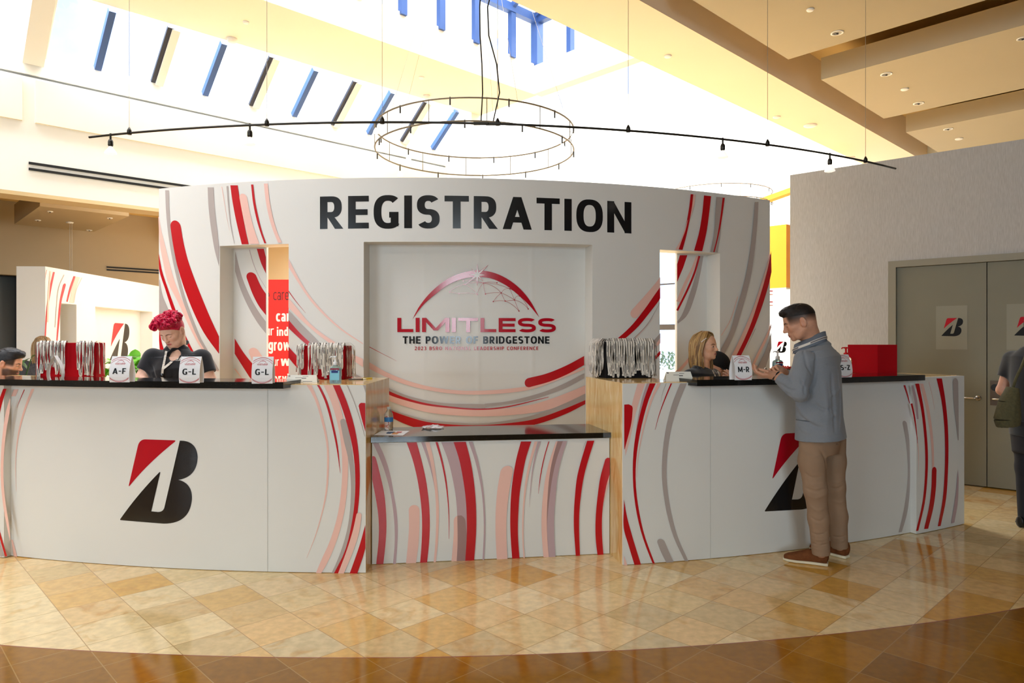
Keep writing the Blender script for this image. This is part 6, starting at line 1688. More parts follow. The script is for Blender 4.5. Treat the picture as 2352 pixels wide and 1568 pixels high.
class Head:
    """head frame: x forward, y to the figure's left, z up; origin between the eyes' level and the ears"""
    def __init__(s, c, yaw, pitch, roll=0.0, scale=1.0):
        # yaw: world angle of the facing direction; pitch > 0 looks down
        R = Matrix.Rotation(yaw, 3, 'Z') @ Matrix.Rotation(pitch, 3, 'Y') @ Matrix.Rotation(roll, 3, 'X')
        s.R = np.array(R); s.c = np.array(c, float); s.s = scale
    def __call__(s, x, y, z): return s.c + s.R @ (np.array((x, y, z), float) * s.s)
    def inv(s, P): return ((P - s.c) @ s.R) / s.s
    def axes(s, M=None): return s.R if M is None else s.R @ np.array(M)
    def build(s, f, jaw=1.0, lower_lid=False, ears=True, nose=1.0, cheeks=1.0):
        q = s.s; h = s
        f.ell(h(-.008, 0, .035), np.array((.100, .077, .084)) * q, h.R, .02)
        f.ell(h(-.045, 0, .012), np.array((.058, .066, .07)) * q, h.R, .03)
        f.ell(h(.033, 0, -.026), np.array((.058, .059, .080)) * q, h.R, .03)
        f.ell(h(.022, 0, -.068), np.array((.052, .049 * jaw, .036)) * q, h.R, .025)
        for y in (-1, 1):
            f.ell(h(.054, y * .037, -.022), np.array((.026, .021, .022)) * q * cheeks, h.R, .02)
            f.cap(h(-.012, y * .055 * jaw, -.045), h(.045, y * .034 * jaw, -.090), .016 * q, .014 * q, .03)
            f.cap(h(.083, y * .006, .019), h(.073, y * .042, .019), .0095 * q, .0085 * q, .014)
        f.ell(h(.073, 0, -.093), np.array((.017, .023, .017)) * q, h.R, .018)
        f.ell(h(.070, 0, -.058), np.array((.021, .027, .026)) * q, h.R, .018)
        for y in (-1, 1):
            f.ell(h(.096, y * .031, .001), np.array((.016, .018, .011)) * q, h.R, .012, True)
            f.ell(h(.0765, y * .031, .000), np.array((.0145, .0165, .0125)) * q, h.R, .006)
        f.cap(h(.089, 0, .014), h(.107, 0, -.024), .0075 * q * nose, .0100 * q * nose, .012)
        f.ell(h(.109, 0, -.030), np.array((.0115, .0115, .0100)) * q * nose, h.R, .008)
        for y in (-1, 1): f.ell(h(.100, y * .0115, -.034), np.array((.010, .0075, .0075)) * q * nose, h.R, .007)
        f.chain([h(.085, -.021, -.0625), h(.0925, -.008, -.0585), h(.0925, .008, -.0585), h(.085, .021, -.0625)], [.0035 * q, .0052 * q, .0052 * q, .0035 * q], .006)
        f.chain([h(.083, -.019, -.0665), h(.0905, -.006, -.0705), h(.0905, .006, -.0705), h(.083, .019, -.0665)], [.004 * q, .0062 * q, .0062 * q, .004 * q], .005)
        if ears:
            for y in (-1, 1):
                A = np.array(Matrix.Rotation(y * math.radians(-22), 3, 'Z') @ Matrix.Rotation(math.radians(-10), 3, 'Y'))
                f.ell(h(-.014, y * .081, -.010), np.array((.021, .0085, .033)) * q, s.R @ A, .005)
                f.ell(h(-.004, y * .078, -.020), np.array((.010, .008, .016)) * q, s.R @ A, .006)
                f.ell(h(-.009, y * .0915, -.006), np.array((.0115, .0075, .020)) * q, s.R @ A, .004, True)
        return f
    def color(s, base, lip, brow, lash, fade=None, fade_c=None, beard=None, beard_c=None, brow_on=True):
        """local colour of the head: lips, brows, lash line, shaved or bearded skin, soft edged"""
        base, lip, brow, lash = [np.array(c[:3]) for c in (base, lip, brow, lash)]
        def f(P):
            L = s.inv(P); x, y, z = L.T; C = np.tile(base, (len(P), 1)); ay = np.abs(y)
            head = np.linalg.norm(L - np.array((0, 0, 0)), axis=1) < .175
            def mixin(w, c):
                w = np.clip(w, 0, 1) * head; C[:] = C * (1 - w[:, None]) + np.array(c[:3]) * w[:, None]
            def seg(pts, r, soft):
                d = np.full(len(P), 9.0); A = np.stack([x, ay, z], 1)
                for a, b in zip(pts[:-1], pts[1:]):
                    a, b = np.array(a), np.array(b); ab = b - a; t = np.clip(((A - a) @ ab) / (ab @ ab), 0, 1)
                    d = np.minimum(d, np.sqrt(((A - a - t[:, None] * ab) ** 2).sum(1)))
                return (r - d) / soft + .5
            # warmer cheeks and nose
            mixin(.35 * np.exp(-(((x - .07) / .03) ** 2 + ((ay - .035) / .02) ** 2 + ((z + .03) / .022) ** 2)), base * np.array((1.0, .80, .78)))
            ear = ((x + .012) / .024) ** 2 + ((ay - .082) / .014) ** 2 + ((z + .010) / .036) ** 2 < 1
            if fade is not None: mixin(np.where(ear, 0, np.clip(fade(x, ay, z), 0, 1) ** .5), fade_c)
            if beard is not None: mixin(np.where(ear, 0, np.clip(beard(x, ay, z), 0, 1) ** .6), beard_c)
            mixin(np.where(ear, .3 * (ay < .088), 0), base * np.array((.95, .7, .66)))
            e = ((x - .09) / .02) ** 2 + (y / .0235) ** 2 + ((z + .0645) / .0115) ** 2
            mixin(np.where(x > .076, (1 - e) * 3, 0), lip)
            mixin(seg([(.086, 0, -.0645), (.084, .018, -.0645)], .0012, .003) * .8, np.array(lip) * .35)
            if brow_on: mixin(seg([(.0935, .011, .0165), (.091, .028, .0215), (.077, .047, .016)], .0042, .004) * .9, brow)
            mixin(seg([(.0920, .017, -.0035), (.0935, .031, -.0045), (.085, .045, -.003)], .0016, .003), lash)
            mixin(seg([(.0920, .018, .007), (.0925, .031, .0095), (.085, .045, .006)], .0010, .003) * .5, lash)
            for q in (-1, 1): mixin(np.where((z < -.034) & (x > .09), 1 - (((x - .103) / .006) ** 2 + ((y - q * .008) / .004) ** 2), 0) * 1.2, np.array(lash) * .7)
            return C
        return f
def hand(f, w, d, n, side, curls, thumb=0.6, s=1.0, spread=0.10):
    """hand from wrist w along d, palm facing n; side +1 puts the thumb on d x n's side; curls: bend of each finger in radians"""
    w = np.array(w, float); d = np.array(d, float) / np.linalg.norm(d); n = np.array(n, float); n = n - d * (n @ d); n /= np.linalg.norm(n)
    t = np.cross(d, n) * side
    A = np.stack([d, t, n], 1)
    f.ell(w + d * .048 * s, np.array((.056, .040, .0165)) * s, A, .015)
    f.ell(w + d * .030 * s + t * .022 * s + n * .008 * s, np.array((.032, .019, .015)) * s, A, .015)
    f.cap(w - d * .03 * s, w + d * .02 * s, .024 * s, .024 * s, .02)
    for i, (off, L) in enumerate(((.028, .90), (.0095, 1.0), (-.0095, .94), (-.027, .76))):
        b = w + d * (.090 - .006 * abs(i - 1.2)) * s + t * off * s
        a = curls[i]; fan = (off / .028) * spread
        dd = d * math.cos(fan) + t * math.sin(fan); p = b
        q0 = b - dd * .02 * s
        f.cap(q0, b, .0105 * s, .0098 * s, .008)
        ang = a * .55
        for Ls, r0, r1, add in ((.044, .0104, .0096, 0), (.027, .0096, .0088, a * .75), (.022, .0088, .0074, a * .5)):
            ang += add
            e = p + (dd * math.cos(ang) + n * math.sin(ang)) * Ls * L * s
            f.cap(p, e, r0 * s, r1 * s, .003); p = e
    b = w + d * .026 * s + t * .034 * s + n * .006 * s
    m = b + (d * .66 + t * .62 + n * .25 * thumb) * .040 * s; e = m + (d * .86 + t * .18 + n * .55 * thumb) * .032 * s
    e2 = e + (d * .9 - t * .05 + n * .5 * thumb) * .022 * s
    f.cap(w + d * .012 * s + t * .018 * s, b, .017 * s, .0135 * s, .014); f.cap(b, m, .0130 * s, .0105 * s, .006); f.cap(m, e, .0105 * s, .0092 * s, .004); f.cap(e, e2, .0092 * s, .0075 * s, .003)
    return f
def px(x, y, Y): return np.array(on_y(x, y, Y))
def skin_mat():
    m = mat('skin', (1, 1, 1, 1), 0.46, spec=0.4, subsurf=0.10)
    t = m.node_tree; a = t.nodes.new('ShaderNodeAttribute'); a.attribute_name = 'tone'
    n = t.nodes.new('ShaderNodeTexNoise'); n.inputs['Scale'].default_value = 45; n.inputs['Detail'].default_value = 3
    c = t.nodes.new('ShaderNodeTexCoord'); t.links.new(c.outputs['Object'], n.inputs['Vector'])
    r = t.nodes.new('ShaderNodeMapRange'); r.inputs['From Min'].default_value = .3; r.inputs['From Max'].default_value = .7; r.inputs['To Min'].default_value = .94; r.inputs['To Max'].default_value = 1.06
    x = t.nodes.new('ShaderNodeVectorMath'); x.operation = 'SCALE'
    t.links.new(n.outputs['Fac'], r.inputs['Value']); t.links.new(a.outputs['Color'], x.inputs[0]); t.links.new(r.outputs['Result'], x.inputs['Scale'])
    t.links.new(x.outputs['Vector'], t.nodes['Principled BSDF'].inputs['Base Color'])
    return m
M_SKIN = skin_mat()
def sst(a, b, x):
    t = np.clip((x - a) / (b - a), 0, 1); return t * t * (3 - 2 * t)
M_BROWD = mat('dark hair', rgb(34, 27, 24), 0.55, spec=0.3, noise=(60, .35))
M_LASH = mat('dark lash line', rgb(46, 30, 26), 0.6)
M_EYEW = mat('eye white', rgb(196, 186, 178), 0.2)
M_EYED = mat('dark iris', rgb(40, 28, 22), 0.15)
def eyes(H, parent, y_side=(-1, 1), look=0.0):
    for y in y_side:
        mb = MB(); M = Matrix(H.R.tolist()).to_4x4()
        c = H(.0790, y * .031, -.001); r = .0125 * H.s
        n = 16; q = MB().lathe([(r * math.sin(a), -r * math.cos(a)) for a in np.linspace(0.02, math.pi - .02, 12)], (0, 0, 0), n=n)
        T = Matrix.Translation(c.tolist()) @ M @ Matrix.Rotation(math.pi / 2, 4, 'Y') if True else None
        vs = [T @ Vector(v) for v in q.v]
        fm = [1 if sum(q.v[i][2] for i in fc) / len(fc) > r * .82 else 0 for fc in q.f]
        mesh('eye', [tuple(v) for v in vs], q.f, [M_EYEW, M_EYED], parent, True, fm, world=True)
def px_patch(f, polys, lift, Y0, Y1):
    """outline given in pixels laid on a garment"""
    out = []
    for p in polys:
        q = [f.trace(x, y, Y0, Y1) for x, y in p]
        if all(k is not None for k in q): out.append([tuple(k + np.array((0, -lift, 0))) for k in q])
    return out
# ------------------------------------------------------------------ the man in the grey pullover at the right counter
def man():
    Y = 4.68
    fw = np.array((-.80, .60, 0)); lf = np.array((-.60, -.80, 0)); up = np.array((0, 0, 1.0))
    c0 = px(1888, 1300, 4.66)
    t = thing('person', 'man in grey pullover and tan trousers standing at the counter, looking at his hands', 'person', (c0[0], c0[1], 0))
    H = Head(px(1836, 739, 4.66), math.radians(164), math.radians(21), 0.0, 1.0)
    # ---- skin
    f = Sdf(); H.build(f, jaw=1.06)
    nk = px(1868, 792, 4.69)
    f.cap(H(-.035, 0, -.045), nk, .060, .066, .03)
    ch = px(1880, 850, 4.68)
    f.loft([(nk + up * -.02, lf, fw, .07, .07), (ch, lf, fw, .165, .10), (px(1882, 930, 4.68), lf, fw, .145, .095), (px(1884, 1005, 4.68), lf, fw, .15, .105)], .03)
    lsh, lel, lwr = px(1847, 826, 4.56), px(1838, 903, 4.50), px(1781, 862, 4.60)
    rsh, rel, rwr = px(1910, 824, 4.79), px(1872, 905, 4.79), px(1795, 853, 4.74)
    for a, b, c in ((lsh, lel, lwr), (rsh, rel, rwr)): f.chain([a, b, c], [.048, .038, .027], .03)
    lh, lk, la = px(1867, 1010, 4.62), px(1873, 1125, 4.59), px(1886, 1268, 4.62)
    rh, rk, ra = px(1912, 1008, 4.75), px(1916, 1118, 4.76), px(1928, 1252, 4.80)
    for a, b, c in ((lh, lk, la), (rh, rk, ra)): f.chain([a, b, c], [.078, .05, .036], .03)
    hd = px(1754, 862, 4.62) - lwr
    hand(f, lwr, hd, up * .95 + np.array((.0, .3, 0)), -1, (.85, .95, 1.05, 1.15), .5, .98, .05)
    hd2 = px(1766, 842, 4.67) - rwr
    hand(f, rwr, hd2, -up * .45 + np.array((-.1, -.88, 0)), -1, (.5, .65, .8, .95), .7, .98, .05)
    fade = lambda x, y, z: (sst(-.012, .050, z + .30 * np.maximum(0, -x - .03)) * .97) * sst(.076, .060, x) * sst(-.09, -.06, z)
    sdf_mesh('body', f, .0034, M_SKIN, t, color=H.color(rgb(200, 148, 120), rgb(176, 104, 92), rgb(60, 42, 34), rgb(60, 38, 30), fade, rgb(32, 26, 23)))
    # ---- hair on top, swept up at the forehead
    g = Sdf()
    g.ell(H(-.0095, 0, .037), (.1010, .0775, .0855), H.R, .02)
    g.ell(H(-.045, 0, .014), (.0588, .0665, .0706), H.R, .03)
    g.chain([H(.062, -.034, .092), H(.086, -.016, .088), H(.088, .016, .089), H(.064, .036, .092)], [.0115, .0115, .0115, .0115], .02)
    g.ell(H(.030, 0, .102), (.058, .050, .022), H.R, .02)
    g.cut(H(.078, 0, .058), -(H.R @ np.array((-.20, 0, 1))))
    rr = random.Random(2)
    for i in range(90):
        y = rr.uniform(-.07, .07); x = rr.uniform(-.09, .09)
        z = .126 - 3.4 * (x - .012) ** 2 - 4.8 * y * y
        g.fold([H(x, y, z), H(x + .024, y * 1.05 + rr.uniform(-.006, .006), z - .003)], .0035, rr.choice((.0045, .0035, -.0045)))
    sdf_mesh('hair', g, .0026, M_BROWD, t)
    # ---- pullover
    j = Sdf()
    j.loft([(px(1885, 1008, 4.68), lf, fw, .206, .155), (px(1882, 960, 4.68), lf, fw, .186, .142), (px(1881, 905, 4.68), lf, fw, .180, .138), (px(1880, 855, 4.68), lf, fw, .190, .134), (px(1880, 824, 4.68), lf, fw, .198, .122), (px(1877, 810, 4.685), lf, fw, .165, .108), (px(1875, 798, 4.69), lf, fw, .110, .09), (px(1872, 788, 4.69), lf, fw, .076, .074), (px(1869, 778, 4.688), lf, fw, .070, .068)], .03, 2.3)
    j.chain([lsh, px(1838, 862, 4.53), lel], [.066, .058, .053], .04)
    j.chain([lel, (lel + lwr) / 2, lwr + (lel - lwr) * .12], [.053, .048, .037], .02, flat=True)
    j.chain([rsh, rel], [.060, .056], .04); j.chain([rel, (rel + rwr) / 2, rwr + (rel - rwr) * .12], [.056, .050, .038], .03, flat=True)
    j.cut(px(1884, 1006, 4.68), (0.05, 0, -1))
    for pts, w, am in (([(1796, 892), (1815, 908), (1836, 912)], .010, .007), ([(1792, 880), (1812, 894), (1834, 896)], .008, -.007), ([(1787, 872), (1802, 880), (1818, 878)], .008, .006), ([(1784, 866), (1794, 873), (1806, 871)], .006, -.004),
                       ([(1850, 918), (1866, 885), (1874, 840), (1872, 812)], .011, -.010), ([(1828, 925), (1845, 948), (1868, 966), (1895, 972)], .016, .009), ([(1834, 948), (1850, 964), (1874, 980), (1898, 984)], .014, -.005),
                       ([(1825, 965), (1842, 985), (1868, 996)], .012, .008), ([(1893, 880), (1899, 930), (1898, 990)], .013, .007), ([(1908, 860), (1915, 930), (1916, 992)], .013, -.007), ([(1924, 850), (1930, 920), (1928, 985)], .012, .006),
                       ([(1870, 905), (1890, 912), (1915, 905), (1932, 885)], .012, .006), ([(1868, 925), (1890, 940), (1918, 936)], .012, -.006), ([(1846, 806), (1852, 835), (1864, 862)], .009, -.006), ([(1868, 780), (1850, 800), (1838, 826)], .006, -.005),
                       ([(1876, 838), (1900, 837), (1925, 838)], .003, -.003), ([(1878, 840), (1882, 870), (1884, 900)], .003, -.003), ([(1826, 835), (1823, 855), (1824, 880)], .009, .006), ([(1852, 850), (1846, 880), (1838, 902)], .009, .005),
                       ([(1862, 950), (1880, 960), (1905, 958), (1930, 945)], .012, .006), ([(1838, 870), (1846, 890), (1846, 908)], .008, -.006), ([(1826, 1000), (1880, 1003), (1940, 998)], .004, .004)):
        j.crease(pts, w, am * 1.5, 4.0, 5.2)
    j.press()
    GREYM = mat('heather grey jersey', rgb(128, 132, 138), 0.9, spec=0.2, noise=(300, .07), bump=(500, .03), sheen=.2)
    sw = sdf_mesh('pullover', j, .0048, GREYM, t)
    # stand up collar, open at the throat
    def ring(cx, cy, a, b, zt, n=40, gap=.16, tilt=0, flare=0):
        pass
    ctr = px(1864, 781, 4.685); n = 44
    def cq(w, rad, z):
        a = .118 if math.cos(w) > 0 else .094
        return ctr + fw * math.cos(w) * a * rad + lf * math.sin(w) * .090 * rad + up * (z - .046 * math.cos(w))
    V = []; F = []
    for i in range(n + 1):
        w = math.pi + (i / n - .5) * 2 * math.pi * .93
        for rad, z in ((1.02, -.052), (.99, -.022), (.93, .014), (.86, .014), (.88, -.03)): V.append(tuple(cq(w, rad, z)))
    for i in range(n):
        for l in range(4): a = 5 * i + l; F.append((a, a + 1, a + 6, a + 5))
    o = mesh('collar', V, F, mat('dark heather collar', rgb(104, 110, 120), 0.9, noise=(300, .07), bump=(500, .03)), t, True, world=True)
    # lanyard round the collar
    V = []; F = []; fm = []; n = 40
    for i in range(n + 1):
        w = math.pi + (i / n - .5) * 2 * math.pi * .90
        for s_ in (0, .2, .8, 1): V.append(tuple(cq(w, 1.05 - .02 * s_, -.034 + .017 * s_)))
    for i in range(n):
        for l in range(3): a = 4 * i + l; F.append((a, a + 1, a + 5, a + 4)); fm.append(1 if l == 1 and (i // 5) % 3 != 1 else 0)
    mesh('neck_lanyard', V, F, [M_LAN, M_LTX], t, True, fm, world=True)
    # pale emblem on the upper back
    mb = MB()
    for E_ in (EM_RED, EM_BLK):
        poly = [(1904 + x * 11 - y * 2, 784 - y * 13 + x * 3) for x, y in E_]
        for q_ in px_patch(j, [poly], .002, 4.0, 5.4): mb.add(q_, [list(x) for x in tessellate_polygon([[Vector((a_, b_, 0)) for a_, b_ in poly]])])
    if mb.v: mb.build('printed_emblem', [mat('pale grey print', rgb(178, 180, 180), .7)], t, world=True)
    # ---- trousers
    q = Sdf()
    q.loft([(px(1884, 985, 4.68), lf, fw, .150, .112), (px(1886, 1015, 4.68), lf, fw, .152, .118), (px(1887, 1040, 4.68), lf, fw, .14, .10)], .03, 2.2)
    q.chain([lh, px(1865, 1060, 4.61), lk, px(1880, 1190, 4.61), la + up * -.012], [.086, .083, .070, .063, .056], .03, flat=True)
    q.chain([rh, px(1913, 1060, 4.755), rk, px(1924, 1185, 4.78), ra + up * -.012], [.086, .080, .068, .061, .055], .03, flat=True)
    for pts, w, am in (([(1850, 1108), (1868, 1114), (1890, 1110)], .009, .008), ([(1850, 1120), (1872, 1128), (1896, 1122)], .009, -.008), ([(1853, 1134), (1874, 1142), (1898, 1134)], .009, .007), ([(1904, 1104), (1918, 1108), (1936, 1102)], .009, .007), ([(1906, 1118), (1920, 1122), (1936, 1116)], .009, -.007),
                       ([(1864, 1256), (1885, 1262), (1906, 1256)], .006, .007), ([(1864, 1246), (1885, 1251), (1906, 1246)], .005, -.006), ([(1864, 1236), (1885, 1240), (1905, 1232)], .006, .006), ([(1864, 1222), (1880, 1228), (1900, 1218)], .006, -.005),
                       ([(1910, 1240), (1928, 1244), (1944, 1238)], .006, .006), ([(1910, 1230), (1928, 1233), (1944, 1227)], .005, -.006), ([(1860, 1160), (1878, 1172), (1896, 1164)], .009, .006), ([(1862, 1186), (1880, 1196), (1898, 1188)], .009, -.005),
                       ([(1910, 1146), (1926, 1154), (1940, 1148)], .009, .006), ([(1836, 1030), (1856, 1046), (1880, 1050)], .012, .006), ([(1880, 1030), (1894, 1052), (1898, 1080)], .010, -.006), ([(1842, 1020), (1850, 1090), (1862, 1170), (1874, 1255)], .0035, .004), ([(1866, 1014), (1884, 1018), (1897, 1014)], .004, -.004),
                       ([(1848, 1085), (1866, 1096), (1888, 1094)], .010, -.006)):
        q.crease(pts, w, am * 1.3, 4.0, 5.2)
    q.press()
    sdf_mesh('trousers', q, .0048, mat('tan cotton twill', rgb(150, 122, 98), 0.9, spec=.15, noise=(7, .06), bump=(500, .1)), t)
    # ---- shoes
    SUE = mat('brown suede', rgb(112, 66, 36), 0.85, spec=.15, noise=(40, .15)); SOLE = mat('cream rubber sole', rgb(226, 214, 184), 0.7)
    for heel, toe, lab in ((on_z(1906, 1299, 0), on_z(1797, 1284, 0), 0), (on_z(1951, 1283, 0), on_z(1951, 1283, 0) + Vector((-.17, .235, 0)), 1)):
        d = (toe - heel); L = d.length; d = np.array(d / L); s_ = np.array((-d[1], d[0], 0)); h0 = np.array(heel)
        P = lambda a, b, z: h0 + d * a * L + s_ * b + up * z
        u = Sdf()
        u.loft([(P(.06, 0, .05), s_, up, .034, .045), (P(.25, 0, .055), s_, up, .037, .052), (P(.45, 0, .048), s_, up, .043, .044), (P(.68, .004, .036), s_, up, .050, .032), (P(.86, .004, .028), s_, up, .044, .024), (P(.95, .002, .022), s_, up, .03, .016)], .012)
        u.chain([P(.16, 0, .06), P(.19, 0, .10)], [.043, .044], .02, flat=True)
        u.cut(P(.5, 0, .016), (0, 0, -1))
        for i in range(4): u.fold([P(.42 + .055 * i, -.022, .084 - .011 * i), P(.44 + .055 * i, 0, .090 - .011 * i), P(.42 + .055 * i, .022, .084 - .011 * i)], .0035, .004)
        sh = sdf_mesh('shoe', u, .0042, SUE, t)
        w = Sdf()
        w.loft([(P(.035, 0, .011), s_, d, .030, .02), (P(.1, 0, .011), s_, up, .040, .014), (P(.45, 0, .011), s_, up, .046, .012), (P(.7, .004, .011), s_, up, .054, .012), (P(.88, .004, .011), s_, up, .047, .012), (P(.975, .003, .012), s_, up, .022, .010)], .01, 3.0)
        w.cut(P(.5, 0, .001), (0, 0, -1)); w.cut(P(.5, 0, .020), (0, 0, 1))
        tag(sdf_mesh('sole', w, .0042, SOLE, sh), 'cream rubber sole')
        mb = MB()
        for i in range(3): mb.tube([P(.40 + .06 * i, -.02, .092 - .010 * i), P(.41 + .06 * i, 0, .099 - .010 * i), P(.40 + .06 * i, .02, .092 - .010 * i)], .0022, 6)
        mb.build('laces', mat('brown laces', rgb(84, 48, 26), .8), sh, True, world=True)
    # band on the wrist
    wv = (lel - lwr) / np.linalg.norm(lel - lwr); a_ = np.cross(wv, up); a_ /= np.linalg.norm(a_); b_ = np.cross(wv, a_); wc = lwr + wv * .006
    MB().tube([tuple(wc + a_ * .031 * math.cos(w) + b_ * .031 * math.sin(w)) for w in np.linspace(0, 2 * math.pi, 25)], .006, 8, caps=False).build('wrist_band', M_STK_BLK, t, True, world=True)
    # small shiny thing held between the fingers
    hb = thing('lip_balm', 'tiny shiny silver thing held between the fingers of the man in grey', 'trinket', tuple(px(1757, 849, 4.62)))
    MB().lathe([(.001, -.016), (.008, -.013), (.009, .0), (.008, .013), (.001, .016)], n=14, M=Matrix.Rotation(.6, 3, 'Y')).build('case', M_CHROME, hb, True)
    return t
man()
# ------------------------------------------------------------------ the other people
UP = np.array((0, 0, 1.0))
def ang(a): return np.array((math.cos(a), math.sin(a), 0))
M_BLKSHIRT = mat('black polo jersey', rgb(26, 26, 30), 0.85, spec=0.25, noise=(200, .2), bump=(500, .04), sheen=.3)
M_DKTROUSER = mat('dark trousers', rgb(34, 34, 40), 0.85)
M_DKSHOE = mat('black shoe leather', rgb(22, 20, 20), 0.4)
def stand(f, q, c, lf, zh, tpar, r=.085):
    """legs from hip height down to the floor under c; f skin, q trousers"""
    for s_ in (-1, 1):
        hp = np.array((c[0], c[1], zh)) + lf * s_ * .095; kn = hp * np.array((1, 1, 0)) + UP * .48; an = hp * np.array((1, 1, 0)) + UP * .08
        f.chain([hp, kn, an], [.07, .045, .034], .03)
        q.chain([hp, kn, an - UP * .01], [r * 1.12, .072, .055], .03, flat=True)
def shoes(c, lf, fw, t):
    for s_ in (-1, 1):
        b = np.array((c[0], c[1], 0)) + lf * s_ * .095
        u = Sdf().loft([(b - fw * .07 + UP * .045, lf, UP, .034, .045), (b + fw * .05 + UP * .04, lf, UP, .042, .04), (b + fw * .17 + UP * .025, lf, UP, .04, .024), (b + fw * .2 + UP * .02, lf, UP, .02, .014)], .01)
        u.cut(b, (0, 0, -1)); sdf_mesh('shoe', u, .008, M_DKSHOE, t)
def strap_px(f, pts, w, lift, Y0, Y1, name, m, parent, n=14):
    C = spline(pts, n); T = np.gradient(C, axis=0); T /= np.hypot(*T.T)[:, None]; N = np.c_[-T[:, 1], T[:, 0]]
    V = []; F = []; last = None
    for c, nn in zip(C, N):
        for s_ in (-1, 1):
            p = f.trace(c[0] + nn[0] * w * s_ / 2, c[1] + nn[1] * w * s_ / 2, Y0, Y1)
            if p is None: p = last if last is not None else np.array(on_y(c[0], c[1], (Y0 + Y1) / 2))
            last = p; V.append(tuple(p + np.array((0, -lift, 0))))
    for i in range(n - 1): F.append((2 * i, 2 * i + 1, 2 * i + 3, 2 * i + 2))
    return mesh(name, V, F, m, parent, world=True)

